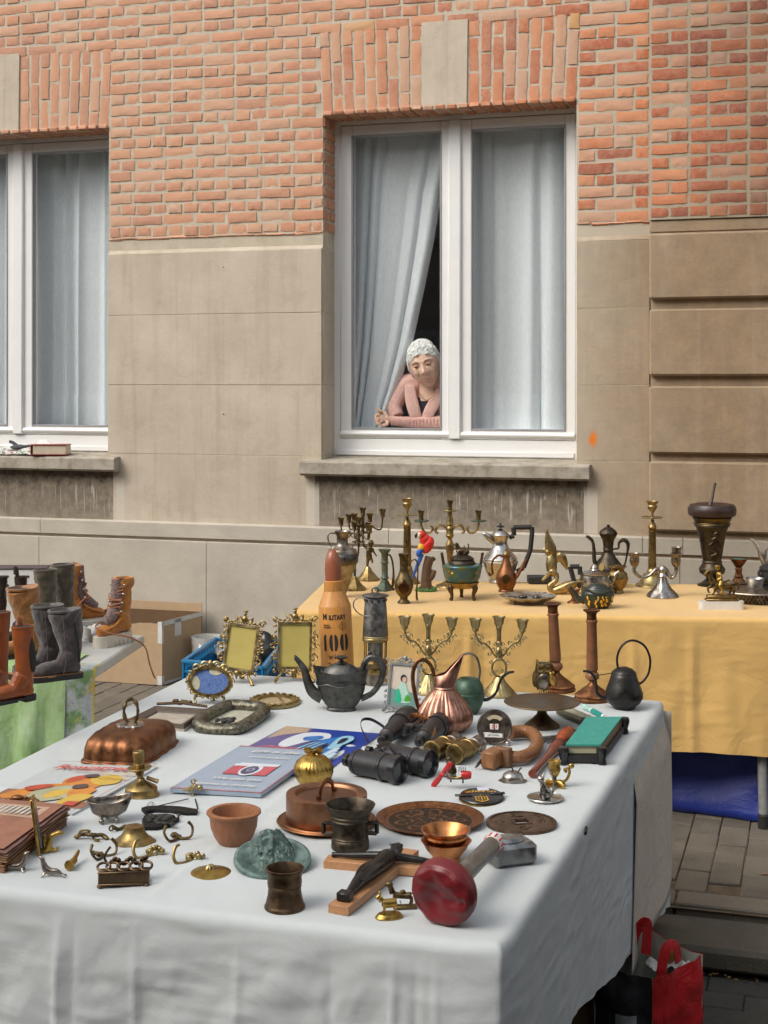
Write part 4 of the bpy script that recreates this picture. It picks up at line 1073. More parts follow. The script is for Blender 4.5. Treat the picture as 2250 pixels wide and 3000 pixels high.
# small brass ewer
t = T('ewer', 'small brass ewer with a domed stopper and slanting spout in front of the coffee pot', 'ewer', 1483, 1735, Z2)
t.part('body', MB().lathe([(22, 0), (23, 5), (20, 9), (28, 24), (31, 40), (27, 56), (17, 74), (11, 90), (9.5, 100), (12, 104), (12, 107), (6, 109)], 24), DK_COPPER)
t.part('stopper', MB().lathe([(10, 107), (11, 112), (7, 118), (3, 121), (4.5, 126), (0, 129)], 14), BRASS)
t.part('handle', MB().tube([(-10, 0, 104), (-22, 0, 108), (-38, 0, 96), (-42, 0, 74), (-40, 0, 56), (-48, 0, 50), (-50, 0, 58)], 3, 7, k=4), DK_COPPER)
t.part('spout', MB().tube([(20, 0, 36), (34, 0, 52), (46, 0, 74), (59, 0, 98)], [8, 6, 4.5, 3.5], 8, k=3), DK_COPPER)
t.part('medallion', MB(TR(-3, -27, 42) @ R('X', 90)).prism([(11*sin(i*pi/10), 13*cos(i*pi/10)) for i in range(20)], 5, -1.5), BRASS)
# scalloped silver dish
t = T('oyster_dish', 'scalloped silver oyster dish on small feet at the yellow table edge', 'dish', 1547, 1768, Z2)
d = MB().lathe([(34, 6), (56, 9), (76, 18), (84, 24), (81, 25), (72, 20), (50, 13), (30, 11), (0, 11)], 56, sy=.9, fn=lambda a, z: 1+(.04*sin(9*a) if z > 15 else 0))
t.part('dish', d, SILVER2)
for i in range(7): a = i*2*pi/7; t.part('hollow', MB().lathe([(14, 6), (13, 3), (8, 0), (0, -1)], 14, (48*cos(a), 43*sin(a), 11.5)), SILVER)
for x in (-42, 40): t.part('foot', MB().ell((x, -24, 4), (5, 5, 5)), SILVER3)
# eagle on black base
t = T('bird_figurine', 'gilded bird of prey with raised wings on a black block', 'figurine', 1612, 1708, Z2)
t.part('block', MB().box((-32, 0, 11), (68, 50, 20), 1.5), BLACKM)
b = MB().tube([(8, 0, 20), (4, 0, 44), (2, 0, 66), (-2, 0, 80)], [10, 17, 15, 10], 10, k=3).ell((-7, 0, 90), (9, 8, 10)).tube([(-13, 0, 92), (-18, 0, 98), (-17, 0, 104)], [6, 5, 1.5], 8, k=2)
b.tube([(6, 0, 78), (2, 0, 100), (-6, 0, 130), (-12, 0, 162)], [10, 17, 11, 2], 10, flat=.45, k=3)
b.tube([(10, 4, 62), (30, 4, 78), (42, 4, 60), (50, 4, 38)], [10, 14, 11, 3], 10, flat=.5, k=3)
t.part('bird', b, PALE_BRASS, vox=1.8, it=2)
# duck
t = T('duck_figurine', 'brass duck with a curved neck and folded wings', 'figurine', 1648, 1741, Z2)
b = MB().tube([(-32, 0, 8), (-8, 0, 14), (20, 0, 24), (46, 0, 36), (62, 0, 42)], [9, 15, 16, 9, 2], 12, k=3).tube([(-30, 0, 10), (-38, 0, 24), (-20, 0, 40), (-18, 0, 56), (-28, 0, 66)], [10, 9, 8.5, 8, 9], 10, k=3).ell((-30, 0, 66), (11, 9, 10), 12, 8, R('Y', -20))
t.part('body', b, PALE_BRASS, vox=1.7, it=3); t.part('beak', MB().tube([(-36, 0, 66), (-50, 0, 50), (-60, 0, 40)], [6, 5, 4], 8, flat=1.0), PALE_BRASS)
t.part('wing', MB().ell((18, -14, 28), (26, 5, 10), 14, 8, R('Y', -22)), PALE_BRASS)
# goblet
t = T('goblet', 'tiny bronze goblet beside the painted black teapot', 'goblet', 1681, 1767, Z2)
t.part('goblet', MB().lathe([(20, 0), (19, 3), (8, 10), (6, 18), (10, 26), (17, 36), (20, 41), (17, 41), (8, 30), (0, 28)], 18), DK_COPPER)
# silver teapot behind, painted teapot in front
t = T('silver_teapot', 'silver kettle with glassy sheen and angular black handle behind the painted teapot', 'teapot', 1742, 1742, Z2)
t.part('body', MB().lathe([(34, 0), (38, 6), (44, 26), (45, 42), (42, 58), (38, 60), (0, 60)], 26), SILVER)
t.part('lid', MB().lathe([(43, 60), (44, 62), (30, 68), (14, 72), (12, 76)], 26, fl=(20, .04, 62, 72)), SILVER); t.part('knob', MB().lathe([(10, 73), (12, 78), (9, 84), (6, 88), (0, 89)], 18, fl=(12, .15, 76, 87)), SILVER3)
h = MB(); path = [(-40, 0, 22), (-60, 0, 38), (-72, 0, 82), (-44, 0, 82), (-42, 0, 58)]
for p, q in zip(path, path[1:]): h.tube([p, q], 7, 4, flat=.6)
t.part('handle', h, BLACKM, ang=20); t.part('spout', MB().tube([(36, 0, 24), (52, 0, 38), (60, 0, 58), (72, 0, 68)], [9, 7, 5.5, 4.5], 9, k=3), SILVER)
PAINT = plain('black_teapot_paint', (.028, .034, .024), .28, .4, 30); GOLDP = plain('gold_paint', (.62, .33, .03), .4, .2, met=.3)
t = T('painted_teapot', 'black teapot painted with golden figures on its belly', 'teapot', 1751, 1780, Z2)
t.part('body', MB().lathe([(30, 0), (32, 3), (42, 16), (49, 36), (47, 48), (40, 54), (38, 56), (36, 60), (0, 60)], 28, sy=.85), PAINT)
t.part('rim', MB().tube([(46*cos(i*pi/12), 39*sin(i*pi/12), 54+9*cos(i*pi/6)) for i in range(24)], 3.2, 6, closed=True), PAINT)
t.part('lid', MB().lathe([(30, 60), (26, 66), (18, 70), (8, 72), (0, 74)], 20, sy=.8), PAINT)
t.part('spout', MB().tube([(-38, 0, 20), (-58, 0, 28), (-68, 0, 44), (-82, 0, 62)], [12, 9, 6, 5], 9, k=3), PAINT)
rr = random.Random(8); gm = MB()
for i, a0 in enumerate((-2.25, -1.75, -1.4, -1.1, -.6)):
    for q in range(5):
        a = a0+rr.uniform(-.1, .1); z = 10+q*6+rr.uniform(-2, 2); r = 43 if z < 20 else 48.6
        gm.ell((r*cos(a), r*.85*sin(a), z), (rr.uniform(2.5, 5), 2.0, rr.uniform(3, 5)), 7, 5, R('Z', math.degrees(a)+90))
t.part('painted_figures', gm, GOLDP)
# Arabic coffee pot
t = T('dallah_coffee_pot', 'tall dark coffee pot with a crescent spout and embossed lid', 'coffee pot', 1782, 1720, Z2)
t.part('body', MB().lathe([(30, 0), (32, 4), (30, 10), (40, 30), (46, 48), (40, 66), (24, 86), (15, 100), (14, 106), (16, 110), (14, 116), (17, 138), (25, 152), (26, 155)], 26), BRONZE)
t.part('lid', MB().lathe([(26, 155), (27, 158), (22, 166), (12, 174), (5, 177), (5, 182), (0, 184)], 24, fn=lambda a, z: 1+.05*sin(14*a)*sin(z)), BRONZE)
t.part('spout', MB().tube([(-28, 0, 60), (-40, 0, 76), (-42, 0, 110), (-46, 0, 134), (-58, 0, 146), (-66, 0, 149)], [8, 6.5, 5, 4.5, 5, 2.5], 8, k=4), BRONZE)
t.part('handle', MB().tube([(16, 0, 112), (30, 0, 114), (32, 0, 130), (46, 0, 138), (58, 0, 126), (55, 0, 96), (48, 0, 66), (36, 0, 56)], [2.6, 2.8, 4, 6, 5.5, 3, 3, 6], 8, k=4), BRONZE)
for a in (-2.2, -1.0): t.part('medallion', MB(TR(40*cos(a), 40*sin(a), 62) @ R('Z', math.degrees(a)+90) @ R('X', 72)).prism([(9*sin(i*pi/8), 12*cos(i*pi/8)) for i in range(16)], 4, -1), BRASS)
# squat brass pot
t = T('brass_pot', 'squat round brass pot with flared rim beside the painted teapot', 'pot', 1810, 1737, Z2)
t.part('pot', MB().lathe([(16, 0), (18, 3), (14, 9), (26, 26), (31, 42), (27, 58), (18, 66), (20, 72), (25, 76), (25, 79), (20, 79), (0, 68)], 24), BRASS); t.part('bail', MB().tube([(-22, 0, 76), (-12, -18, 80), (10, -20, 82), (24, -4, 78)], 1.6, 6, k=3), DK_BRASS)
# silver three light candelabra
t = T('silver_candelabra', 'low silver three light candelabra with swirled foot', 'candelabra', 1941, 1749, Z2)
t.part('foot', MB().lathe([(46, 0), (47, 3), (40, 10), (24, 26), (14, 46), (11, 58), (14, 62), (10, 70), (12, 78), (9, 88), (4, 92)], 48, fn=lambda a, z: 1+.09*sin(7*a+z*.09)*(1 if 4 < z < 56 else 0)), SILVER)
for (x, y, z) in ((-82, 0, 88), (38, -6, 88), (44, 14, 104)):
    k_ = 1 if x > 0 else -1
    t.part('arm', MB().tube([(4*k_, 0, 74), (x*.22, y*.2, 82), (x*.5, y*.5, 62), (x*.78, y*.8, 58), (x, y, 74), (x, y, z)], 5.2, 9, k=4), SILVER)
    t.part('candle_cup', MB().lathe([(6, 0), (11, 6), (14, 16), (13, 28), (15, 38), (17, 40), (14, 41), (10, 30), (0, 20)], 18, (x, y, z), fl=(7, .08, 3, 30)), SILVER3)
# tall dark vase with a dish and a stick
t = T('tall_vase', 'tall dark embossed vase topped by a brown dish with a stick', 'vase', 2086, 1716, Z2)
t.part('body', MB().lathe([(42, 0), (43, 4), (30, 10), (16, 22), (20, 28), (36, 38), (38, 50), (28, 66), (30, 70), (27, 74), (34, 120), (42, 160), (47, 172), (52, 176), (49, 180), (54, 184), (0, 184)], 30), BRONZE)
t.part('gilt_collar', MB().lathe([(48, 176), (53, 180), (50, 186), (55, 196), (58, 200), (50, 202)], 40, fn=lambda a, z: 1+.02*sin(20*a)), DK_BRASS)
t.part('dish', MB().lathe([(52, 200), (67, 206), (70, 214), (70, 228), (64, 238), (50, 241), (28, 236), (0, 234)], 34), LEATHER_D)
for i in range(5): t.part('relief', MB().tube([(-10+sin(i*2.1)*8, -34-i*2.2, 92+i*16), (-2+cos(i*1.7)*7, -36-i*2.3, 99+i*16), (-8, -35-i*2.4, 105+i*16)], 3, 6, k=3), BRONZE)
t.part('stick', MB().tube([(-12, -26, 214), (-11, -24, 240), (-6, -20, 250), (4, -14, 292), (7, -12, 302)], [7, 7, 4.5, 3.6, 4], 9), LEATHER_D)
# rider
t = T('rider_statuette', 'gilded rider on a bronze horse on a white marble slab', 'statuette', 2112, 1784, Z2)
MARB = plain('white_marble', (.66, .65, .62), .3, .12, 20)
t.part('marble_slab', MB().prism([(65-16+16*cos(a), 20-12+12*sin(a)) if q == 0 else ((-65+16+16*cos(a), 20-12+12*sin(a)) if q == 1 else ((-65+16+16*cos(a), -20+12+12*sin(a)) if q == 2 else (65-16+16*cos(a), -20+12+12*sin(a)))) for q in range(4) for a in [q*pi/2+i*pi/8 for i in range(5)]], 24), MARB)
t.part('plinth', MB().box((2, 0, 27), (94, 30, 8), 2).box((2, 0, 36), (86, 26, 10), 2), BRASS)
h = MB().tube([(-18, 0, 72), (4, 0, 68), (30, 0, 74)], [12, 12, 14], 10, k=3).tube([(-20, 0, 76), (-30, 0, 92), (-33, 0, 110)], [11, 8, 7], 9, k=3).tube([(-32, 0, 112), (-42, 0, 106), (-48, 0, 98)], [7, 6, 4], 8, k=2)
h.tube([(-18, -5, 64), (-20, -5, 50), (-26, -5, 42)], [6, 3.2, 3], 7, k=2).tube([(-22, 5, 66), (-36, 5, 62), (-36, 5, 50), (-31, 5, 48)], [6, 4, 3, 3], 7, k=2).tube([(32, -5, 68), (38, -5, 56), (35, -5, 42)], [8, 4.5, 3.5], 7, k=2).tube([(28, 6, 68), (30, 6, 54), (26, 6, 42)], [8, 4.5, 3.5], 7, k=2).tube([(40, 0, 80), (52, 0, 70), (50, 0, 54)], [4, 4, 2], 7, k=2)
t.part('horse', h, DK_BRASS, vox=1.7, it=2)
r_ = MB().tube([(-2, 0, 78), (-5, 0, 96), (-6, 0, 108)], [10, 9, 8], 9, k=2).ell((-10, 0, 120), (7, 7, 8)).tube([(0, -8, 82), (-6, -14, 70), (2, -14, 56), (-4, -14, 48)], [7, 6, 4.5, 4], 8, k=2).tube([(-4, -8, 104), (-2, -12, 92), (-14, -10, 86)], [4.5, 4, 3.5], 7, k=2).ell((-10, 0, 126), (9, 8, 3))
t.part('rider', r_, GILT, vox=1.6, it=2)
# bronze cup on a stem, pierced tray with a silver cup
t = T('stem_cup', 'brown stemmed cup with a green interior behind the pierced tray', 'cup', 2164, 1706, Z2)
t.part('cup', MB().lathe([(20, 0), (18, 6), (12, 14), (14, 18), (10, 24), (9, 34), (11, 38), (9, 44), (16, 54), (24, 66), (25, 69), (21, 69), (8, 60), (0, 58)], 22), DK_COPPER); t.part('verdigris_lining', MB().lathe([(20, 68.4), (12, 64), (0, 62)], 18), plain('verdigris_green', (.10, .30, .22), .6))
t = T('gallery_tray', 'round silver tray with pierced gallery rim', 'tray', 2216, 1758, Z2)
t.part('tray', MB().lathe([(100, 1), (106, 4), (100, 5), (0, 5)], 48), SILVER3)
g = MB()
for i in range(64):
    a = i*2*pi/64; b = (i+1.5)*2*pi/64
    g.tube([(105*cos(a), 105*sin(a), 5), (118*cos(b), 118*sin(b), 29)], 1.2, 4).tube([(105*cos(b), 105*sin(b), 5), (118*cos(a), 118*sin(a), 29)], 1.2, 4)
t.part('gallery', g, SILVER3); t.part('rim', MB().lathe([(117, 28), (122, 31), (120, 34), (115, 32)], 56), SILVER3)
t = T('silver_cup', 'small plain silver cup standing on the pierced tray', 'cup', 2213, 1744, Z2, lift=.006)
t.part('cup', MB().lathe([(23, 0), (24, 4), (23, 8), (26, 30), (29, 44), (30, 46), (27, 46), (23, 30), (0, 10)], 22), SILVER2)
t = T('silver_pot', 'silver spouted teapot cut by the photo edge, above the pierced tray', 'teapot', 2278, 1700, Z2)
t.part('body', MB().lathe([(26, 0), (30, 6), (40, 30), (44, 60), (36, 88), (30, 92), (24, 104), (14, 114), (6, 118), (0, 124)], 24), SILVER)
t.part('spout', MB().tube([(-34, 0, 46), (-46, 0, 66), (-56, 0, 96), (-70, 0, 116), (-80, 0, 119)], [10, 8, 6, 5, 4], 8, k=3), SILVER2)
t = T('iron_pot', 'black iron pot with a hanging handle cut by the photo edge', 'pot', 2276, 1738, Z2, lift=.005)
t.part('pot', MB().lathe([(26, 0), (40, 20), (46, 44), (44, 62), (50, 66), (50, 72), (40, 78), (0, 82)], 24), BLACKM); t.part('handle', MB().tube([(-46, 0, 66), (-54, -4, 56), (-48, -6, 34), (-40, -6, 6)], [4, 5, 4, 3.4], 8, k=3), BLACKM)
# ------------------------------------------------------------------ things on the white table
class T2(T):       # a thing whose local x axis runs from one pixel of the table to another
    def __init__(s, name, label, cat, pa, pb, z, group=None, lift=0, **kw):
        A, _ = P(*pa, z); B, _ = P(*pb, z); m = (A+B)/2; u, v = toPx(m)
        ang = math.degrees(atan2(B.y-A.y, B.x-A.x)-YAW)
        T.__init__(s, name, label, cat, u, v, z, group, ang, lift=lift)
        s.L = (B-A).length/s.s
class Quad:        # a flat thing given by its four corners in the photograph (TL, TR, BR, BL) on the table
    def __init__(s, name, label, cat, c, z, h, mat, side=None, n=2, lift=.0005, group=None):
        s.c = [P(x, y, z)[0]+Vector((0, 0, lift)) for x, y in c]; s.h = h; s.mid = sum(s.c, Vector())/4
        s.o = bpy.data.objects.new(name, None); COL.objects.link(s.o); s.o.location = s.mid; tag(s.o, label, cat, group)
        a, b, c2, d = [p-s.mid for p in s.c]; up = Vector((0, 0, h))
        s.base = link('board', MB().add([tuple(p) for p in (a, b, c2, d, a+up, b+up, c2+up, d+up)], [(4, 7, 6, 5), (0, 1, 2, 3), (0, 4, 5, 1), (1, 5, 6, 2), (2, 6, 7, 3), (3, 7, 4, 0)]).mesh('board', 1, 30, False), mat, s.o)
        s.k = 0
    def at(s, u, v, dz=0.0):
        a, b, c, d = s.c
        return (a*(1-u)*(1-v)+b*u*(1-v)+c*u*v+d*(1-u)*v)-s.mid+Vector((0, 0, s.h+dz))
    def lay(s): s.k += 1; return .0004+.0003*s.k
    def patch(s, name, pts, mat, k=0):
        if k: pts = [p for p in spl(pts, k, True)]
        dz = s.lay(); me = MB().add([tuple(s.at(u, v, dz)) for u, v in reversed(pts)], [tuple(range(len(pts)))]).mesh(name, 1, 30, False)
        return link(name, me, mat, s.o)
    def text(s, txt, u, v, size, mat, bold=0.0, shear=0.0, asp=1.0, space=1.0):
        dz = s.lay(); w = (s.c[1]-s.c[0]).length; hh = (s.c[3]-s.c[0]).length
        me = text_mesh(txt, size, bold*size, shear, space)
        for p in me.vertices: p.co = s.at(u+p.co.x*asp, v-p.co.y*w/hh, dz)
        me.update(); me.materials.append(mat); return link('lettering', me, None, s.o)
def ovalp(rx, rz, n=36, c=(0, 0)): return [(c[0]+rx*cos(2*pi*i/n), c[1]+rz*sin(2*pi*i/n)) for i in range(n)]
def rectp(w, h, n=9, c=(0, 0)):
    o = []
    for (x0, z0, x1, z1) in ((1, -1, 1, 1), (1, 1, -1, 1), (-1, 1, -1, -1), (-1, -1, 1, -1)):
        for i in range(n): q = i/n; o.append((c[0]+w*(x0+(x1-x0)*q), c[1]+h*(z0+(z1-z0)*q)))
    return o
UP = R('X', 90)      # prism outlines drawn in x,z: extruded towards the viewer's far side after the turn
def curl(m, x, z, r, sg=1, a0=0, th=2.4, y=0, turns=1.25):
    m.tube([(x+r*(1-i/16*.72)*cos(a0+sg*i/16*turns*2*pi), y, z+r*(1-i/16*.72)*sin(a0+sg*i/16*turns*2*pi)) for i in range(15)], [th*(1-.4*i/15) for i in range(15)], 6); return m
def ornate(outl, seed, w=6, amp=3.5, y=0):          # a knobbly cast border that follows an outline
    m = MB(); r = random.Random(seed); n = len(outl)
    for i, (x, z) in enumerate(outl):
        nx_, nz_ = outl[(i+1) % n]; an_ = math.degrees(atan2(nz_-z, nx_-x))
        m.ell((x+r.uniform(-1, 1), y-r.uniform(0, 2), z+r.uniform(-1, 1)), (w*r.uniform(.7, 1.1), w*.42, w*r.uniform(.32, .5)), 7, 5, R('Y', -an_+r.uniform(-40, 40)))
        curl(m, x+r.uniform(-2, 2), z+r.uniform(-2, 2), w*r.uniform(.6, 1.0), 1 if i % 2 else -1, r.uniform(0, 6), w*.24, y-w*.3)
    return m
# ---- standing brass frames
def brass_frame(px, py, label, w, h, roll, rot, tilt):
    t = T('picture_frame', label, 'picture frame', px, py, Z1, 'ornate brass picture frames', rot)
    M = TR(0, 0, 0) @ R('X', -tilt) @ R('Y', roll); zc = 46+h
    t.part('moulding', MB(M @ UP).ring(rectp(w+7, h+7, 9, (0, zc)), rectp(w, h, 9, (0, zc)), 7, -3), PALE_BRASS, ang=30)
    t.part('backing', MB(M).box((0, 2.5, zc), (2*w+6, 3, 2*h+6)), CARD)
    o = ornate(rectp(w+14, h+12, 9, (0, zc)), px, 6.5)
    for s_ in (-1, 1):
        curl(o, s_*(w+24), zc, 9, s_, 1.5, 2.6); curl(o, s_*(w+14), zc+h+16, 10, s_, 0, 2.8); curl(o, s_*(w+16), zc+h*.4, 10, -s_, 2, 2.6); curl(o, s_*(w+16), zc-h*.55, 10, s_, 4, 2.6)
        curl(o, s_*16, zc+h+22, 8, s_, 3, 2.6); o.tube([(s_*24, 0, zc+h+15), (s_*24, 0, zc+h+30)], 2.2, 6)
        o.tube([(s_*(w+2), 0, 42), (s_*(w-6), -2, 30), (s_*(w+6), -8, 14), (s_*(w+14), -14, 3)], [5, 4.6, 4.2, 6], 7, k=3); o.tube([(s_*6, 0, 34), (s_*14, 0, 24), (s_*26, 0, 30), (s_*(w-8), 0, 40)], 2.4, 6, k=3)
    o.ell((0, -2, zc+h+22), (9, 6, 12)).ell((0, -2, zc+h+38), (5, 5, 6)).ell((0, -2, zc+h+46), (8, 5, 3)).ell((0, -2, 32), (9, 6, 9)).tube([(0, -2, 24), (0, -2, 14)], [5, 1.5], 7)
    t.part('ornament', MB.at(o, M) and _xf(o, M), BRASS)
    t.part('strut', MB().tube([(0, 10+zc*sin(radians(tilt)), zc), (0, 70, 2)], [6, 9], 6, flat=.3), BRASS)
def _xf(m, M): m.v = [tuple(M @ Vector(p)) for p in m.v]; m.M = Matrix(); return m
CARD = plain('yellowed_card', (.47, .38, .10), .65, .12, 14)
brass_frame(690, 2004, 'ornate brass picture frame with empty yellow card, standing behind the oval frame', 41, 60, 6, -10, 10)
brass_frame(862, 2000, 'ornate brass picture frame with empty yellow card, standing beside the wooden bottle', 43, 61, 1, 4, 8)
# ---- oval frame with a blue picture
t = T('oval_frame', 'oval gilt picture frame holding a blue patterned picture', 'picture frame', 613, 2066, Z1, None, -4)
M = R('X', -10)
t.part('moulding', MB(M @ UP).ring(ovalp(64, 45, 40, (0, 68)), ovalp(55, 36, 40, (0, 68)), 9, -4), BRASS, ang=50)
BLUEP = NT('blue_greek_print'); co = BLUEP.coord('Object'); BLUEP.bsdf(BLUEP.mix(BLUEP.ramp(BLUEP.noise(co, 55, 2, .5, 2.5), [(.47, 0.0), (.50, 1.0), (.53, 0.0)], 'LINEAR'), (.13, .22, .50), (.02, .025, .06)), .4); BLUEP = BLUEP.m
t.part('picture', MB(M @ UP).prism(ovalp(57, 38, 36, (0, 68)), 3, -3), BLUEP)
CRP = plain('cream_print', (.55, .50, .36), .5); t.part('print', MB(M @ UP).prism(ovalp(17, 22, 18, (-46, 62)), .6, .4), CRP); t.part('print', MB(M @ UP).prism(ovalp(20, 12, 18, (17, 98)), .6, .4), CRP)
o = ornate(ovalp(66, 47, 34, (0, 68)), 4, 7); curl(o, -18, 114, 13, 1, 0, 4); curl(o, 18, 114, 13, -1, pi, 4); o.ell((0, -3, 118), (8, 6, 13)); curl(o, -42, 108, 11, 1, 0, 3.5); curl(o, 42, 108, 11, -1, pi, 3.5)
for s_ in (-1, 1): o.tube([(s_*36, 0, 28), (s_*44, 0, 20), (s_*40, -2, 10), (s_*42, -6, 3)], [5, 4, 3.6, 5], 7, k=3)
t.part('ornament', _xf(o, M), PALE_BRASS); t.part('strut', MB().tube([(0, 22, 70), (0, 56, 2)], [6, 8], 6, flat=.3), BRASS)
# ---- wooden bottle shaped like a cartridge
t = T('wooden_bottle', 'big wooden cartridge shaped bottle printed with black lettering', 'bottle', 990, 1980, Z1)
TL_ = R('Y', -2.6)
t.part('body', MB(TL_).lathe([(0, 0), (45, 0), (48, 3), (48.5, 100), (48, 205), (46, 210), (31, 248), (30, 251)], 40), BOTTLEW)
t.part('collar', MB(TL_).lathe([(28, 249), (29, 252), (28.5, 279), (25, 281)], 36), BOTTLEW)
t.part('bullet', MB(TL_).lathe([(24.5, 280), (25, 310), (23, 335), (17, 357), (9, 369), (0, 373)], 32), BOTTLER)
def around(me, r, z0, x0=0):
    for v in me.vertices:
        a = (v.co.x+x0)/r; v.co = TL_ @ Vector((r*sin(a), -r*cos(a), z0+v.co.y))
    me.update(); return me
def btext(txt, size, z, bold=0, x0=0, wx=1.0, sp=1.0, r=48.9):
    me = around(text_mesh(txt, size, bold, 0, sp, wx=wx), r, z, x0)
    for v in me.vertices: v.co *= t.s
    me.materials.append(INK); link('lettering', me, None, t.o)
btext('M', 25, 180, .8, -31, .8); btext('ILITARY', 19, 178, .7, 8, .80)
btext('NABÓJ', 6.5, 156, .2, -26); btext('KALIBRU', 6.5, 149.5, .2, -24)
btext('WÓDKA', 17, 62, .6, 4, .82); btext('3,0L', 7, 46, .1, -22); btext('18', 7, 46, .1, 30)
def bshape(outs, z, x0):
    m = MB(); 
    for o_ in outs:
        n = len(o_); m.add([tuple(TL_ @ Vector((49*sin((x+x0)/49), -49*cos((x+x0)/49), z+y))) for x, y in o_], [tuple(reversed(range(n)))] if False else [tuple(range(n))])
    return m
def half0(sg, w, h): return [(sg*(2.6), h*.86), (sg*2.6, -h*.86)]+[(sg*(2.6+(w-2.6)*sin(a)), -h*cos(a)) for a in [pi*(.10+.8*i/14) for i in range(15)]]
d = bshape([[(-5, -24), (4, -24), (4, 24), (0, 24), (-5, 17)]], 105, -33)
for xx in (-6, 26):
    q = bshape([half0(-1, 13.5, 26), half0(1, 13.5, 26)], 105, xx); d.add(q.v, q.f)
t.part('numerals', d, INK)
d = MB()
for rr_ in (11, 6): d.ring([(rr_*cos(i*pi/14), rr_*sin(i*pi/14)) for i in range(28)], [((rr_-1)*cos(i*pi/14), (rr_-1)*sin(i*pi/14)) for i in range(28)], .01)
d.box((0, 0, 0), (1, 30, .01)).box((0, 0, 0), (30, 1, .01)).box((-40, -2, 0), (30, .8, .01)).box((-8, 20, 0), (82, .9, .01))
me = around(d.mesh('print', 1, 30, False), 48.95, 152, 22)
for v in me.vertices: v.co *= t.s
me.materials.append(INK); link('print', me, None, t.o)
# ---- miner's lamp
t = T('miners_lamp', 'grey steel and brass miners lamp with a wire ring handle', 'lamp', 1100, 2003, Z1)
t.part('base', MB().lathe([(35, 0), (36, 4), (35, 28), (33, 33), (0, 33)], 28), SILVER3); t.part('brass_ring', MB().lathe([(37, 32), (38, 36), (37, 46), (33, 48)], 28), BRASS)
t.part('burner_collar', MB().lathe([(33, 47), (36, 52), (36, 64), (32, 70), (26, 72), (0, 72)], 28), DK_BRASS)
t.part('wick_tube', MB().lathe([(22, 70), (22, 122), (24, 126)], 24), STEEL)
for i in range(6): a = i*pi/3+.4; t.part('cage_rod', MB().tube([(34*cos(a), 34*sin(a), 66), (35.5*cos(a), 35.5*sin(a), 128)], 2, 6), BRASS)
t.part('brass_band', MB().lathe([(33, 124), (38, 127), (39, 132), (37, 136), (39, 140), (36, 143)], 28), PALE_BRASS)
t.part('bonnet', MB().lathe([(37, 142), (37.5, 150), (31, 250), (30, 252)], 28), STEEL)
for i in range(10): a = i*2*pi/10; t.part('vent', MB().ell((30.6*cos(a), 30.6*sin(a), 246), (4, 4, 5), 8, 6), BLACKM)
t.part('cap', MB().lathe([(30, 252), (39, 257), (40, 259), (36, 261), (12, 266), (0, 267)], 28), STEEL)
t.part('hook', MB().tube([(-8, 0, 266), (-10, 0, 276), (0, 0, 282), (9, 0, 276), (6, 0, 268)], 2.4, 7, k=3).tube([(4, 0, 268), (8, 0, 274), (14, 0, 270)], 2.2, 7, k=2), STEEL)
t.part('ring_handle', MB().tube([(-28+33*cos(a)-4, -12*cos(a)-22, 228+sin(a)*26-cos(a)*6) for a in [i*pi/14 for i in range(28)]], 1.9, 7, closed=True), STEEL)
# ---- pewter teapot
t = T('pewter_teapot', 'dark pewter teapot with fluted belly, scalloped collar and loop handle', 'teapot', 1000, 2080, Z1, None, -4)
OS = .62
t.part('body', MB().lathe([(0, 0), (43, 0), (44, 4), (40, 9), (46, 16), (58, 34), (67, 58), (72, 80), (73, 82)], 84, sy=OS, fl=(52, .045, 12, 74)), PEWTER)
t.part('shoulder', MB().lathe([(71, 78), (74, 82), (73.5, 94), (72, 98), (74, 99)], 48, sy=OS), PEWTER)
t.part('beading', MB().tube([(73*cos(a), 73*OS*sin(a), 78+3*cos(6*a)) for a in [i*pi/40 for i in range(80)]], 2.2, 6, closed=True), PEWTER)
t.part('collar', MB().grid(lambda u, v: ((74+10*v)*cos(2*pi*u), (74+9*v)*OS*sin(2*pi*u), 98+v*(15+14*cos(2*pi*u)**2)-6*(1-v)), 60, 5, wu=True), PEWTER)
t.part('lid', MB().lathe([(62, 96), (60, 104), (50, 120), (34, 132), (18, 138), (0, 140)], 44, sy=OS), PEWTER)
t.part('rim_beading', MB().tube([(60*cos(a), 60*OS*sin(a), 106+10*cos(a)**2) for a in [i*pi/40 for i in range(80)]], 2.3, 6, closed=True), PEWTER)
t.part('knob', MB().lathe([(18, 137), (9, 142), (4, 146), (5, 150), (17, 153), (18, 156), (8, 159), (0, 160)], 30, fl=(14, .15, 136, 158)), PEWTER)
t.part('spout', MB().tube([(-56, 0, 36), (-84, 0, 52), (-100, 0, 84), (-112, 0, 122), (-134, 0, 150), (-138, 0, 153)], [20, 17, 13, 10, 7, 6], 12, k=4, flat=.8), PEWTER)
t.part('handle', MB().tube([(62, 0, 112), (68, 0, 138), (86, 0, 156), (110, 0, 150), (122, 0, 122), (116, 0, 88), (92, 0, 52), (58, 0, 34)], [8, 9, 9.5, 10, 9.5, 9, 8.5, 9], 10, k=4), PEWTER)
t.part('thumb_piece', MB().ell((84, 0, 168), (6, 4, 7), 8, 6), PEWTER)
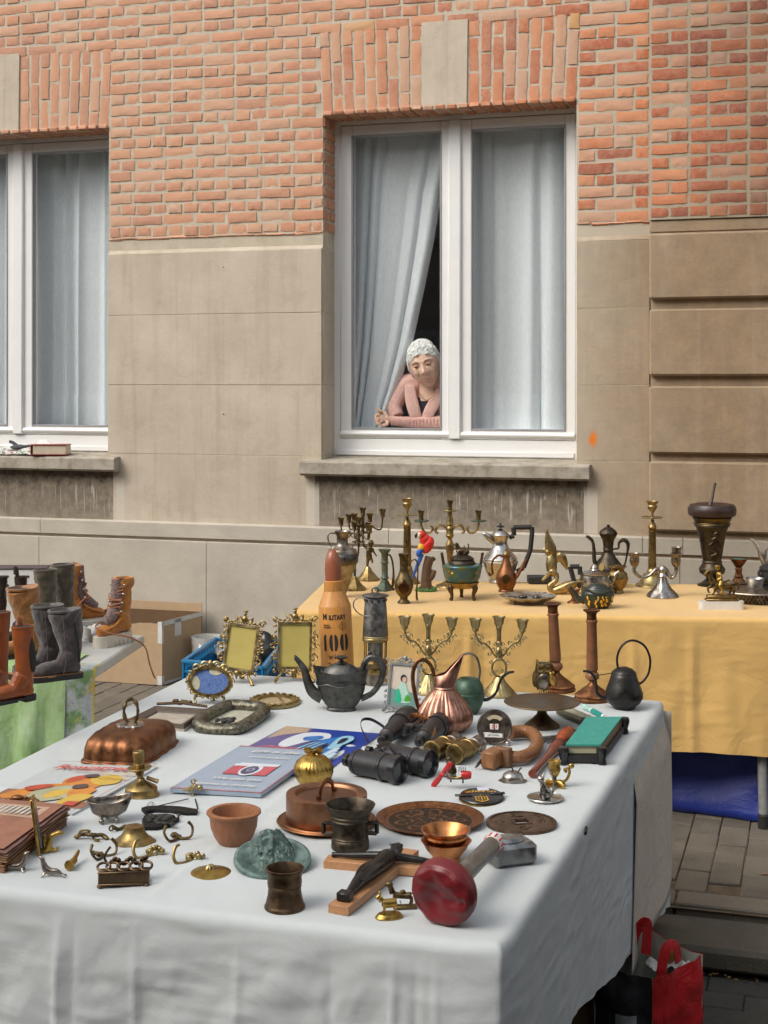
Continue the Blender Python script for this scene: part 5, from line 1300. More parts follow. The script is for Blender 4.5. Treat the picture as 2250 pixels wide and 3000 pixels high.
# ---- small gilt frame lying flat
def flat_frame(name, label, rot, px, py, rx, ry, th, mat, pmat, oval=True, w=.72, glassname='backing', orn=True, bar=False):
    t = T(name, label, 'picture frame', px, py, Z1, None, rot)
    f = ovalp if oval else rectp
    a = f(rx, ry, 40) if oval else f(rx, ry, 10); b = f(rx*w, ry*w, 40) if oval else f(rx-rx*(1-w), ry-rx*(1-w), 10)
    t.part('moulding', MB().ring(a, b, th, 1, 2), mat, ang=50); t.part(glassname, MB().prism([(x*1.03, y*1.03) for x, y in b], 2, .5), pmat)
    if orn: t.part('ornament', _xf(ornate([((x+u)/2*1.04, (y+v)/2*1.04) for (x, y), (u, v) in zip(a, b)][::2], px, 8), TR(0, 0, th) @ R('X', -90)), mat)
    return t
t = flat_frame('picture_frame', 'small gilt frame lying on its back beside the pewter teapot', 14, 806, 2058, 74, 88, 9, PALE_BRASS, plain('brown_back', (.36, .28, .16), .6), True, .7)
t.part('cross_bar', MB().box((18, 0, 7), (5, 118, 4), 1), PALE_BRASS)
# ---- brown wooden frame with crest, lying flat
q = [(452, 2088), (612, 2097), (540, 2147), (372, 2128)]
class FQ(Quad): pass
F1 = Quad('crested_frame', 'brown wooden picture frame with a carved crest lying near the copper cover', 'picture frame', q, Z1, .008, plain('frame_paper', (.42, .37, .30), .6))
m = MB(); k_ = [(0, 0), (1, 0), (1, 1), (0, 1)]
outer = [F1.at(u, v, -.008) for u, v in k_]; o2 = [F1.at(u, v, .012) for u, v in [(.03, .03), (.97, .03), (.97, .97), (.03, .97)]]; o3 = [F1.at(u, v, .004) for u, v in [(.14, .17), (.86, .17), (.86, .83), (.14, .83)]]; i4 = [F1.at(u, v, .0) for u, v in [(.15, .18), (.85, .18), (.85, .82), (.15, .82)]]
for A, B in ((outer, o2), (o2, o3), (o3, i4)):
    for i in range(4): j = (i+1) % 4; m.add([tuple(A[i]), tuple(A[j]), tuple(B[j]), tuple(B[i])], [(3, 2, 1, 0)])
link('moulding', m.mesh('moulding', 1, 20), plain('grey_brown_wood', (.10, .075, .058), .45, .3, 60), F1.o)
m = MB(); rr = random.Random(2)
for i in range(22): p = F1.at(.06+.88*i/21, -.02, .016+.006*(1-abs(i-10.5)/10.5)); m.ell(tuple(p), (.005, .005, .0045), 6, 4)
for i in range(9): p = F1.at(.36+.28*i/8, -.04, .020+.006*rr.random()); m.ell(tuple(p), (.007, .006, .006), 7, 5)
link('crest', m.mesh('crest'), BRONZE2, F1.o)
# ---- silver frame with a plaited border
pp = [(582, 2142), (600, 2120), (655, 2092), (690, 2086), (758, 2092), (772, 2104), (760, 2118), (705, 2152), (665, 2157), (606, 2155)]
ctr = P(680, 2122, Z1)[0]; sp_ = P(680, 2122, Z1)[1]/F
e = simple_thing('plaited_frame', 'silver frame with thick scaly border and a floral corner, lying flat', 'picture frame', tuple(ctr))
pw = [P(x, y-6, Z1)[0]-ctr for x, y in pp]; pw = [Vector((p.x, p.y, .013)) for p in pw]
cl_ = [Vector(p) for p in spl([tuple(p) for p in pw], 24, True)]; m = MB(); nC = len(cl_)
for s_ in range(9):
    hp = []
    for i in range(nC):
        tg_ = (cl_[(i+1) % nC]-cl_[i-1]).normalized(); sd_ = Vector((tg_.y, -tg_.x, 0)); a = 2*pi*(s_/9+i/nC*14)
        hp.append(tuple(cl_[i]+sd_*(.0145*cos(a))+Vector((0, 0, .0115*sin(a)))))
    m.tube(hp, .0052, 6, closed=True)
me = m.mesh('border', 1, 180); link('border', me, metal('plait_silver', (.11, .105, .08), (.44, .41, .31), .32, 90), e)
SC_ = NT('scaly_silver'); uvn = SC_.coord('Object'); vo = SC_.n('TexVoronoi'); vo.inputs['Scale'].default_value = 170; mp_ = SC_.coord('Object', (1, 1, 1.6)); SC_.l(mp_, vo.inputs['Vector'])
SC_.bsdf(SC_.mix(SC_.ramp(vo.outputs['Distance'], [(.25, 0.0), (.6, 1.0)]), (.52, .48, .36), (.045, .045, .035)), .34, .9, SC_.bump(vo.outputs['Distance'], 1.0, -.004)); SC_ = SC_.m; 
link('picture', MB().prism([(p.x, p.y) for p in pw], .003, .001).mesh('picture', 1, 30, False), plain('cream_photo', (.46, .45, .36), .4, .3, 30), e)
fl_ = P(655, 2144, Z1)[0]-ctr; m = MB(); rr = random.Random(3)
for i in range(16): m.ell((fl_.x+rr.uniform(-.028, .028), fl_.y+rr.uniform(-.02, .02), .028+rr.uniform(0, .005)), (.008, .006, .004), 7, 5, R('Z', rr.uniform(0, 180)))
link('flowers', m.mesh('flowers'), PEWTER, e)
# ---- copper dish cover with a ring handle
cA, cB, cC, cD = [P(x, y, Z1)[0] for x, y in ((343, 2162), (535, 2168), (425, 2246), (224, 2236))]
mid = (cA+cB+cC+cD)/4; e = simple_thing('dish_cover', 'brown copper dish cover with lobed sides and a ring handle', 'dish cover', tuple(mid))
def cov(u, v):
    th = 2*pi*u; c_, s_ = cos(th), sin(th); pw_ = 4.5; rr_ = (abs(c_)**pw_+abs(s_)**pw_)**(-1/pw_)
    lob = 1+.018*cos(16*th)*(1 if v < .75 else 0)
    prof = [(1.06, .0), (1.05, .004), (1.0, .006), (1.0, .012), (.985, .03), (.93, .048), (.82, .058), (.68, .062), (.4, .066), (0, .068)]
    x = v*(len(prof)-1); i = min(int(x), len(prof)-2); f_ = x-i; r_ = prof[i][0]*(1-f_)+prof[i+1][0]*f_; z_ = prof[i][1]*(1-f_)+prof[i+1][1]*f_
    a = .5+.5*rr_*c_*r_*lob; b = .5+.5*rr_*s_*r_*lob
    p = cA*(1-a)*b+cB*a*b+cC*a*(1-b)+cD*(1-a)*(1-b)-mid
    return (p.x, p.y, z_)
link('cover', MB().grid(cov, 96, 19, wu=True).mesh('cover', 1, 180), DK_COPPER, e)
link('ornament_plate', MB(TR(0, 0, .066)).lathe([(.034, 0), (.032, .004), (.016, .007), (0, .009)], 36, fn=lambda a, z: 1+.07*sin(13*a)).mesh('ornament_plate'), SILVER, e)
link('ring_handle', MB(TR(0, 0, .100) @ R('Z', 25)).tube([(.017*cos(a), .004*sin(6*a)*.5, .030*sin(a)+.0) for a in [i*pi/16 for i in range(32)]], [.0042+.0012*sin(5*i) for i in range(32)], 8, closed=True).mesh('ring_handle'), DK_BRASS, e)
# ---- grey photo frame with a picture
t = T('photo_frame', 'grey cast photo frame with a picture of a seated child in green', 'picture frame', 1175, 2090, Z1, None, -8)
M = R('X', -14) @ R('Y', 3)
GREYM = plain('grey_cast_metal', (.26, .275, .27), .45, .25, 60, .3, 200, .001, .5)
zc = 80; w, h = 38, 58
t.part('moulding', MB(M @ UP).ring(rectp(w+7, h+7, 9, (0, zc)), rectp(w, h, 9, (0, zc)), 7, -3), GREYM, ang=30)
o = ornate(rectp(w+12, h+12, 8, (0, zc)), 9, 6); curl(o, -12, 152, 9, 1, 0, 3); curl(o, 12, 152, 9, -1, pi, 3); o.ell((0, -2, 160), (6, 5, 9))
for s_ in (-1, 1): o.tube([(s_*44, 0, 20), (s_*52, -3, 12), (s_*50, -8, 5)], [6, 6, 7], 7, k=3); curl(o, s_*20, 12, 8, s_, 0, 2.6)
t.part('ornament', _xf(o, M), GREYM)
t.part('picture', MB(M).box((0, 2.5, zc), (2*w+4, 3, 2*h+4)), plain('photo_cream', (.60, .52, .42), .3, .05)); t.part('print', MB(M @ UP).prism([(-38, 22), (38, 22), (38, 60), (-38, 70)], .4, .6), plain('photo_teal', (.16, .30, .27), .3, .15))
t.part('print', MB(M @ UP).prism(spl([(-14, 34), (22, 34), (14, 66), (4, 88), (-8, 88), (-18, 62)], 4, True), .5, .9), plain('photo_mint', (.45, .66, .56), .3, .2)); t.part('print', MB(M @ UP).prism(spl([(-20, 34), (-2, 34), (-8, 62), (-16, 70)], 3, True), .5, 1.3), plain('photo_green', (.03, .45, .26), .3)); t.part('print', MB(M @ UP).prism(spl([(6, 36), (24, 38), (20, 52), (12, 54)], 3, True), .5, 1.3), plain('photo_leaf', (.08, .36, .03), .3))
t.part('print', MB(M @ UP).prism(ovalp(9, 11, 18, (-1, 101)), .5, 1.2), BLACKM); t.part('print', MB(M @ UP).prism(ovalp(6.5, 8, 18, (2, 97)), .5, 1.6), plain('photo_skin', (.62, .40, .32), .3))
t.part('strut', MB().tube([(0, 32, 90), (0, 70, 2)], [6, 9], 6, flat=.3), GREYM)
# ---- scrolled candelabra
def scroll_candelabra(px, py, label, rot):
    t = T('scroll_candelabra', label, 'candelabra', px, py, Z1, 'matching brass three cup candelabra with scrolled arms', rot)
    t.part('foot', MB().lathe([(52, 0), (52, 4), (46, 9), (42, 14), (22, 36), (14, 50), (11, 54)], 60, fl=(22, .08, 11, 50)), PALE_BRASS)
    a = MB()
    for s_ in (-1, 1):
        a.tube([(s_*4, 0, 54), (s_*16, 0, 64), (s_*21, 0, 80), (s_*16, 0, 96), (s_*6, 0, 106)], [3.6, 3.4, 3.4, 3.4, 3.6], 7, k=4); curl(a, s_*22, 64, 6, s_, 0, 2.2); curl(a, s_*24, 96, 6, -s_, 0, 2.2); curl(a, s_*8, 70, 5, -s_, 2, 2)
        a.tube([(s_*6, 0, 112), (s_*18, 0, 122), (s_*26, 0, 136), (s_*40, 0, 150), (s_*56, 0, 156), (s_*68, 0, 176), (s_*69, 0, 190)], [4, 3.2, 3, 3, 3, 3, 4], 7, k=4)
        for (x, z, r_, g, a0) in ((18, 132, 7, 1, 0), (27, 120, 6, -1, 1), (34, 152, 8, 1, 2), (40, 138, 7, -1, 2), (52, 166, 8, 1, 0), (56, 148, 7, -1, 1), (68, 158, 7, 1, 1), (76, 168, 6, -1, 0), (62, 176, 6, -1, 0), (12, 150, 6, 1, 2)): curl(a, s_*x, z, r_, s_*g, a0 if s_ > 0 else pi-a0, 2.2)
    t.part('scrollwork', a, PALE_BRASS)
    t.part('stem', MB().lathe([(6, 100), (10, 108), (8, 114), (11, 124), (9, 134), (6, 140), (10, 150), (10, 154), (6.5, 158), (6.5, 186), (8, 190), (7, 196)], 16), PALE_BRASS)
    for x, z in ((0, 192), (-69, 186), (69, 182)): t.part('candle_cup', MB().lathe([(5, 0), (10, 5), (9, 10), (13, 16), (15, 30), (19, 36), (20, 38), (17, 38.5), (11, 32), (0, 26)], 20, (x, 0, z), fl=(10, .06, 12, 31)), PALE_BRASS)
scroll_candelabra(1255, 2030, 'scrolled brass candelabra standing behind the grey photo frame', 0)
scroll_candelabra(1462, 2036, 'scrolled brass candelabra standing behind the green pot spout', 3)
# ---- copper pitcher
t = T('copper_pitcher', 'bright copper pitcher with pleated body, beak spout and strap handle', 'pitcher', 1301, 2140, Z1)
t.part('body', MB().lathe([(0, 0), (58, 0), (62, 4), (76, 16), (83, 32), (83, 44), (76, 62), (60, 88), (42, 110), (32, 122), (30, 126)], 96, fl=(30, .075, 6, 112)), ROSE_COPPER)
t.part('neck_ring', MB().lathe([(31, 122), (34, 126), (31, 130)], 28), ROSE_COPPER)
def beak(u, v):
    a = 2*pi*u; f_ = max(0, cos(a)); top = 168+58*f_**1.3-8*max(0, -cos(a)); z = 126+(top-126)*v
    return ((31-4*v+22*v*f_)*cos(a)+10*v*f_, (31-13*v*v)*sin(a), z)
o = t.part('neck', MB().grid(beak, 44, 14, wu=True), ROSE_COPPER); o.modifiers.new('thick', 'SOLIDIFY').thickness = 1.6*t.s
t.part('handle', MB().tube([(-29, 0, 158), (-40, 0, 192), (-62, 0, 208), (-82, 0, 196), (-92, 0, 160), (-86, 0, 110), (-74, 0, 64), (-70, 0, 44)], [5, 5.5, 6, 6, 6, 6, 6, 7], 8, flat=.45, k=4, up=(0, 1, 0)), DK_COPPER)
# ---- green pot with spout
t = T('green_pot', 'green enamelled watering pot with black spout and hoop behind the copper pitcher', 'watering pot', 1372, 2090, Z1)
t.part('body', MB().lathe([(0, 0), (26, 0), (29, 4), (40, 24), (48, 48), (48, 60), (46, 62), (47, 66), (42, 84), (34, 98), (28, 103), (24, 104), (20, 100), (0, 96)], 30), GREENPOT)
t.part('spout', MB().tube([(40, 0, 40), (60, 0, 42), (82, 0, 62), (96, 0, 100), (116, 0, 118), (134, 0, 122)], [6, 5, 4, 4, 4, 3.4], 8, k=4), BLACKMET)
t.part('hoop', MB().tube([(-34, 0, 92), (-40, 0, 130), (-24, 0, 164), (0, 0, 176), (24, 0, 164), (34, 0, 128), (30, 0, 96)], 3.4, 8, k=4), STEEL)
# ---- owl
t = T('owl_figurine', 'brass and silver owl figurine with round eyes behind the cake stand', 'figurine', 1592, 2026, Z1)
b = MB().tube([(0, 0, 4), (0, 0, 26), (0, 0, 52), (0, 0, 72), (0, 0, 84)], [18, 26, 26, 24, 22], 14, k=3)
for s_ in (-1, 1): b.tube([(s_*16, -4, 82), (s_*21, -4, 96)], [8, 1.5], 7); b.ell((s_*25, 4, 36), (8, 13, 24), 10, 7)
t.part('body', b, DK_BRASS, vox=2.2, it=2)
t.part('breast', MB().ell((0, -15, 36), (20, 14, 30), 16, 10), SILVER3)
for s_ in (-1, 1): e_ = t.part('eye', MB().lathe([(11, 0), (10, 3), (6, 4), (5, 2), (0, 2)], 16).at(Matrix()), BRASS); e_.location = Vector((s_*11, -21, 71))*t.s; e_.rotation_euler = (pi/2, 0, 0)
t.part('beak', MB().tube([(0, -23, 68), (0, -27, 60)], [4, .5], 7), BRASS)
for s_ in (-1, 1):
    for i in range(3): t.part('claw', MB().tube([(s_*9+(i-1)*5, -18, 8), (s_*9+(i-1)*6, -27, 2)], [3.4, 2], 6), BRASS)
t.part('mouse', MB().ell((24, -20, 36), (11, 9, 20), 12, 8, R('Y', -15)).ell((20, -22, 56), (8, 8, 8)), GILT, vox=2)
# ---- copper column candlesticks
def copper_stick(px, py, label, lean, H_=262, br=54):
    t = T('copper_candlestick', label, 'candlestick', px, py, Z1, 'tall copper column candlesticks')
    M = R('Y', lean); k = H_/262
    t.part('foot', MB().lathe([(br, 0), (br, 6), (br*.92, 10), (br*.92, 16), (br*.80, 22), (br*.62, 30), (br*.36, 40), (9, 50), (8, 58)], 44), DK_COPPER)
    t.part('beading', MB().lathe([(br*.93, 11), (br*.97, 14), (br*.86, 19)], 96, fl=(48, .05, 0, 40)), DK_COPPER)
    t.part('knop', MB(M).lathe([(9, 56), (19, 62), (21, 70), (19, 77), (13, 82), (15, 86), (13, 90)], 24), WOODB)
    t.part('shaft', MB(M).lathe([(17, 88), (17, 92), (14.5, 224*k), (17, 228*k), (17, 232*k), (14, 235*k)], 24), WOODB)
    t.part('socket', MB(M).lathe([(14.5, 234*k), (15, 240*k), (14, 248*k), (16, 255*k), (25, 261*k), (25, 264*k), (20, 264*k), (12, 258*k), (0, 250*k)], 24), DK_COPPER)
copper_stick(1632, 2022, 'tall copper candlestick with brown shaft standing right behind the owl', -3.0, 253)
copper_stick(1736, 2050, 'tall copper candlestick with brown shaft beside the black kettle', -.6, 262)
# ---- black kettle
t = T('black_kettle', 'black lacquered kettle with tall hoop handle and long curved spout', 'kettle', 1828, 2076, Z1)
t.part('body', MB().lathe([(0, 0), (30, 0), (33, 4), (34, 8), (47, 18), (56, 34), (55, 48), (47, 70), (39, 92), (36, 103), (33, 106)], 34), BLACKMET); t.part('lid', MB().lathe([(36, 103), (35, 108), (24, 117), (10, 122), (0, 123)], 30), BLACKMET)
t.part('hoop', MB().tube([(-17, 0, 114), (-20, 0, 150), (-6, 0, 184), (24, 0, 200), (58, 0, 186), (76, 0, 150), (74, 0, 110), (60, 0, 84), (42, 0, 70)], [3.4]*9, 9, k=4), BLACKMET)
t.part('spout', MB().tube([(-46, 0, 30), (-66, 0, 34), (-80, 0, 50), (-84, 0, 84), (-98, 0, 106), (-120, 0, 110)], [7, 5.5, 4.6, 4.4, 4.6, 3.4], 9, k=4), BLACKMET); t.part('brace', MB().tube([(-86, 0, 96), (-36, 0, 104)], 1.5, 6), BLACKMET)
# ---- bronze cake stand
t = T('cake_stand', 'flat round bronze cake stand on a flared foot', 'cake stand', 1588, 2128, Z1)
t.part('foot', MB().lathe([(51, 0), (52, 3), (48, 8), (30, 22), (16, 36), (12, 48), (14, 58), (18, 64)], 34), BRONZE2); t.part('plate', MB().lathe([(16, 62), (60, 65), (108, 69), (112, 72), (110, 74), (90, 71), (0, 70)], 56), metal('stand_bronze', (.17, .11, .06), (.30, .21, .12), .32, 20))
# ---- measuring pocket rule, marker pen, green strip
Q = T2('folding_rule', 'long olive grey folding rule beside the cake stand', 'folding rule', (1655, 2090), (1760, 2135), Z1)
Q.part('scale', MB().box((0, 0, 7), (Q.L, 62, 12), 2), plain('olive_plastic', (.13, .125, .07), .5, .3)); Q.part('scale_face', MB().box((0, 6, 14), (Q.L*.92, 40, 1.6), .4), plain('rule_face', (.38, .36, .24), .5, .2))
ink_ = MB()
for i in range(17): ink_.box((-Q.L*.42+i*Q.L*.052, 16, 15.2), (1.2, 12 if i % 4 else 20, .5))
Q.part('graduations', ink_, INK)
Q = T2('marker_pen', 'green and white marker pen lying beside the black kettle', 'pen', (1712, 2078), (1771, 2110), Z1)
TEAL = plain('teal_plastic', (.0, .26, .22), .3, .1)
for nm, a, b, r_, mt in (('cap', -.5, -.12, 8, plain('pale_green_plastic', (.35, .58, .50), .3)), ('ring', -.12, -.08, 8.4, WHITEP), ('barrel', -.08, .44, 8, TEAL), ('end_plug', .44, .5, 8.2, WHITEP)): Q.part(nm, MB().tube([(Q.L*a, 0, 8.4), (Q.L*b, 0, 8.4)], r_, 14), mt)
Q = T2('green_strip', 'thin bright green stick lying by the teal book', 'stick', (1733, 2112), (1786, 2127), Z1); Q.part('strip', MB().box((0, 0, 3), (Q.L, 14, 4), 1.5), plain('lime_plastic', (.18, .50, .16), .35))
# ---- perpetual calendar
t = T('desk_calendar', 'round metal perpetual calendar showing 33 on ball feet', 'calendar', 1449, 2184, Z1, None, -6)
FACE = R('X', 90)
M = TR(0, 0, 50) @ R('X', -8)
def disc_at(m, prof, x, z, n=36): m.at(M @ TR(x, 0, z) @ FACE).lathe(prof, n); m.M = Matrix(); return m
t.part('disc', disc_at(MB(), [(0, -8), (46, -8), (50, -5), (50.5, 1), (48, 3), (46, 1), (0, 0)], 0, 4, 48), SILVER3); 
t.part('rim', disc_at(MB(), [(47, 0), (49, 5), (51.5, 2), (51, -3)], 0, 4, 48), SILVER)
t.part('window_top', MB(M).grid(lambda u, v: ((22+11*v)*cos(pi*(.25+.5*u)), -2.4, 16+(22+11*v)*sin(pi*(.25+.5*u))-10), 12, 3), plain('calendar_paper', (.50, .42, .28), .6))
for x in (-8, 6): t.part('number_window', MB(M).box((x, -1, 5), (11, 3.5, 16), .5), PAPERW)
me = text_mesh('33', 15, .3, 0, 1.25); 
for v in me.vertices: c0 = M @ Vector((v.co.x-1, -3.2, v.co.y+5)); v.co = c0*t.s
me.materials.append(REDINK); link('lettering', me, None, t.o)
t.part('month_holder', MB(M).box((-3, -4, -19), (60, 7, 16), 1.5), SILVER); t.part('month_card', MB(M).box((-3, -8, -19), (52, 1.4, 11)), PAPERW)
me = text_mesh('SEPTEMBRE', 6.6, .0, 0, 1.05)
for v in me.vertices: v.co = (M @ Vector((v.co.x-3, -9.2, v.co.y-19)))*t.s
me.materials.append(INK); link('lettering', me, None, t.o)
for x in (-44, 38): t.part('ball_foot', MB().ell((x, -4, 8), 8.6), SILVER)
t.part('base_bar', MB().tube([(-44, -2, 8), (38, -2, 8)], 4, 8).tube([(-54, 0, 54), (-48, 0, 54)], 2, 6), SILVER3)
# ---- carpenter's brace
ctr, tq = P(1510, 2215, Z1); e = T('wooden_brace', 'honey brown wooden carpenters brace lying in front of the calendar', 'tool', 1510, 2215, Z1)
def loc_of(t_, px, py, z=Z1):
    w_ = P(px, py, z)[0]-Vector(t_.o.location); c_, s_ = cos(-t_.o.rotation_euler.z), sin(-t_.o.rotation_euler.z); return ((w_.x*c_-w_.y*s_)/t_.s, (w_.x*s_+w_.y*c_)/t_.s)
pth = [loc_of(e, *p) for p in ((1468, 2236), (1520, 2243), (1560, 2228), (1575, 2196), (1556, 2170), (1520, 2166), (1494, 2170))]
e.part('crank', MB().tube([(x, y, 24) for x, y in pth], [17, 18, 19, 19, 19, 19, 20], 10, k=5), HORNW)
hx, hy = loc_of(e, 1440, 2250); dx_, dy_ = pth[0][0]-hx, pth[0][1]-hy; an = math.degrees(atan2(dy_, dx_))
e.part('chuck', MB(TR(hx+6, hy+10, 26) @ R('Z', an)).box((0, 0, 0), (74, 46, 50), 6), HORNW); e.part('collar', MB(TR(hx+34, hy+20, 27) @ R('Z', an)).box((0, 0, 0), (26, 50, 54), 3), WOOD2)
e.part('bit', MB(TR(hx-30, hy, 14) @ R('Z', an)).tube([(6, 0, 6), (-8, 0, 4), (-16, 2, -2), (-24, 6, -10)], [8, 7, 6, 2], 7, flat=.4, k=2), STEEL)
e.part('paper_sticker', MB(TR(pth[1][0]-22, pth[1][1]+2, 43) @ R('Z', 6)).box((0, 0, 0), (20, 11, 1)), PAPERW)
# ---- carved red figure
Q = T2('carved_stick', 'dark red carved wooden figure stick with a beak head', 'carving', (1562, 2276), (1672, 2160), Z1)
REDW = wood('red_lacquer_wood', (.12, .022, .014), (.22, .05, .03), 10, (1, 1, .4), .3, .3)
L = Q.L; Q.part('stick', MB().tube([(-L*.52, 0, 11), (-L*.3, 0, 12), (-L*.05, 0, 13), (L*.08, 0, 16), (L*.22, 2, 18)], [12, 11, 14, 19, 13], 12, k=4), REDW)
Q.part('head', MB().ell((L*.36, 0, 22), (L*.17, 24, 20), 16, 10), plain('orange_lacquer', (.30, .06, .02), .25, .3)); Q.part('beak', MB().tube([(L*.47, -6, 20), (L*.60, -14, 16)], [5, 1], 7), BLACKM)
t = T2('fork', 'bundle of thin dark prongs beside the carved red figure', 'fork', (1585, 2175), (1640, 2165), Z1)
for i in range(5): t.part('prong', MB().tube([(-t.L*.5, -30+i*16, 4), (0, -26+i*12, 7), (t.L*.5, -16+i*7, 8)], 2.4, 6, k=3), STEEL)
# ---- teal book in a black frame
q = [(1718, 2152), (1822, 2152), (1760, 2238), (1656, 2238)]
B1 = Quad('book_press', 'teal covered book clamped in a black frame with knobbed corners', 'book', q, Z1, .006, BLACKM, lift=.018)
TEALC = plain('teal_cloth', (.04, .27, .22), .7, .18, 60, .3, 300); PAGES = plain('book_pages', (.52, .49, .33), .8, .15, 8)
def slab(Qd, nm, u0, u1, v0, v1, z0, z1, mat):
    c8 = [Qd.at(u, v, z-Qd.h) for z in (z0, z1) for u, v in ((u0, v0), (u1, v0), (u1, v1), (u0, v1))]
    return link(nm, MB().add([tuple(p) for p in c8], [(0, 1, 2, 3), (4, 7, 6, 5), (0, 4, 5, 1), (1, 5, 6, 2), (2, 6, 7, 3), (3, 7, 4, 0)]).mesh(nm, 1, 30, False), mat, Qd.o)
slab(B1, 'pages', .03, .97, .02, .98, .0062, .024, PAGES); slab(B1, 'front_cover', 0, 1, 0, 1, .0242, .0285, TEALC); slab(B1, 'spine', .965, 1.0, .0, 1.0, .006, .0243, plain('gold_tooled_spine', (.16, .10, .03), .5, .5, 200))
for u, v in ((-.03, -.03), (1.05, -.03), (1.05, 1.03), (-.03, 1.03)):
    p = B1.at(u, v, 0); link('corner_knob', MB(TR(p.x, p.y, 0)).lathe([(.010, -.018), (.012, -.014), (.009, -.004), (.012, .006), (.014, .016), (.012, .024), (0, .027)], 14).mesh('corner_knob'), BLACKP, B1.o)
slab(B1, 'rail', 1.0, 1.06, 0, 1, -.012, .004, BLACKM); slab(B1, 'rail', -.04, .0, 0, 1, -.012, .004, BLACKM); slab(B1, 'rail', 0, 1, 1.0, 1.04, -.012, .004, BLACKM)
# ---- binoculars
def barrel(Q, y, z, L, r0, r1, x0=0, nm='barrel', m1=GUN):
    X = lambda prof: MB(TR(x0, y, z) @ R('Y', 90)).lathe(prof, 26)
    Q.part(nm, X([(r0*.55, -L*.5), (r0*.98, -L*.47), (r0, -L*.44), (r1*.90, L*.16), (r1*.93, L*.2), (r1*.95, L*.40)]), m1)
    Q.part('ring', X([(r0*1.04, -L*.43), (r0*1.05, -L*.39), (r0*.99, -L*.385)]), BLACKP); Q.part('ring', X([(r1*.98, L*.12), (r1*1.0, L*.14), (r1*1.0, L*.18), (r1*.94, L*.19)]), BLACKP)
    Q.part('objective', X([(r1*.95, L*.36), (r1*1.04, L*.38), (r1*1.05, L*.5), (r1*.9, L*.505), (r1*.84, L*.47), (r1*.80, L*.44)]), BLACKP); Q.part('lens', X([(r1*.82, L*.44), (r1*.5, L*.452), (0, L*.456)]), GLASSY)
    Q.part('eyepiece', X([(0, -L*.70), (r0*.30, -L*.70), (r0*.52, -L*.69), (r0*.55, -L*.60), (r0*.42, -L*.58), (r0*.42, -L*.48)]), BLACKP)
Q = T2('binoculars', 'black leather clad binoculars lying in front with lenses towards the propeller', 'binoculars', (1042, 2268), (1178, 2296), Z1)
L = Q.L; barrel(Q, -8, 40, L, 36, 40); barrel(Q, 104, 40, L, 36, 40, 30)
Q.part('bridge', MB().box((-L*.30, 50, 58), (22, 60, 14), 3).box((L*.12, 50, 56), (20, 60, 12), 3).tube([(-L*.5, 48, 60), (L*.14, 50, 60)], 6, 9), BLACKP); Q.part('focus_wheel', MB(TR(-L*.42, 48, 62) @ R('Y', 90)).lathe([(0, -8), (13, -8), (13, 8), (0, 8)], 20, fl=(20, .06, -9, 9)), BLACKP)
Q.part('strap', MB().tube([(-L*.30, 60, 74), (-L*.1, 70, 88), (L*.1, 40, 82), (L*.3, 30, 62), (L*.36, 20, 50)], 7, 6, flat=.2, k=4), STRAPB)
Q = T2('binoculars', 'second black binoculars behind, its round caps pointing at the copper pitcher', 'binoculars', (1152, 2206), (1226, 2140), Z1)
L = Q.L*.8
for y, x0 in ((30, 0), (-78, 6)): barrel(Q, y, 38, L*1.05, 22, 36, x0, m1=GUN)
for y in (30, -78): Q.part('end_cap', MB(TR(L*.58, y, 38) @ R('Y', 90)).lathe([(37, -8), (38, 0), (34, 10), (18, 16), (0, 18)], 24), GUN)
Q.part('bridge', MB().box((0, -24, 46), (24, 66, 14), 3).tube([(-L*.5, -24, 48), (L*.3, -24, 48)], 7, 9), BLACKP); Q.part('focus_wheel', MB(TR(-L*.3, -24, 52) @ R('Y', 90)).lathe([(0, -9), (14, -9), (14, 9), (0, 9)], 18), BLACKP)
def strap_px(t_, pts, r_, mat, nm='strap'):
    pp_ = []
    for (px, py, z) in pts: x, y = loc_of(t_, px, py+z*1.0); pp_.append((x, y, z))
    return t_.part(nm, MB().tube(pp_, r_, 6, flat=.18, k=5), mat)
strap_px(Q, [(1078, 2172, 10), (1058, 2130, 30), (1062, 2108, 46), (1090, 2108, 44), (1130, 2134, 26), (1146, 2158, 20)], 6, STRAPB); strap_px(Q, [(1150, 2150, 20), (1152, 2122, 40), (1180, 2100, 55), (1218, 2094, 60), (1268, 2116, 60), (1276, 2140, 50), (1262, 2162, 40)], 6, STRAP)
# ---- brass opera glasses
Q = T2('opera_glasses', 'small brass opera glasses between the black binoculars and the calendar', 'opera glasses', (1330, 2240), (1408, 2206), Z1)
L = Q.L
for y in (0, 74):
    X = lambda prof: MB(TR(0 if y == 0 else -L*.04, y, 30) @ R('Y', 90)).lathe(prof, 26)
    Q.part('tube', X([(25, -L*.5), (29, -L*.49), (30, -L*.46), (27, -L*.44), (27, -L*.06), (29, -L*.05), (29, L*.0), (21, L*.01), (20, L*.22)]), BRASS); Q.part('lens', X([(0, -L*.40), (14, -L*.405), (25.5, -L*.42)][::-1]), GLASSY)
    Q.part('lens_hood', X([(25, -L*.5), (22, -L*.47), (21.5, -L*.40)]), BLACKM); Q.part('eyepiece', X([(20, L*.2), (23, L*.22), (23, L*.26), (19, L*.28), (19, L*.34), (22, L*.37), (25, L*.40), (26, L*.44), (20, L*.46), (0, L*.44)]), SILVER3)
Q.part('bridge', MB().box((-L*.2, 37, 44), (16, 50, 8), 2).box((L*.2, 37, 40), (14, 50, 8), 2).tube([(-L*.24, 37, 44), (L*.3, 37, 44)], 7, 10), BRASS)
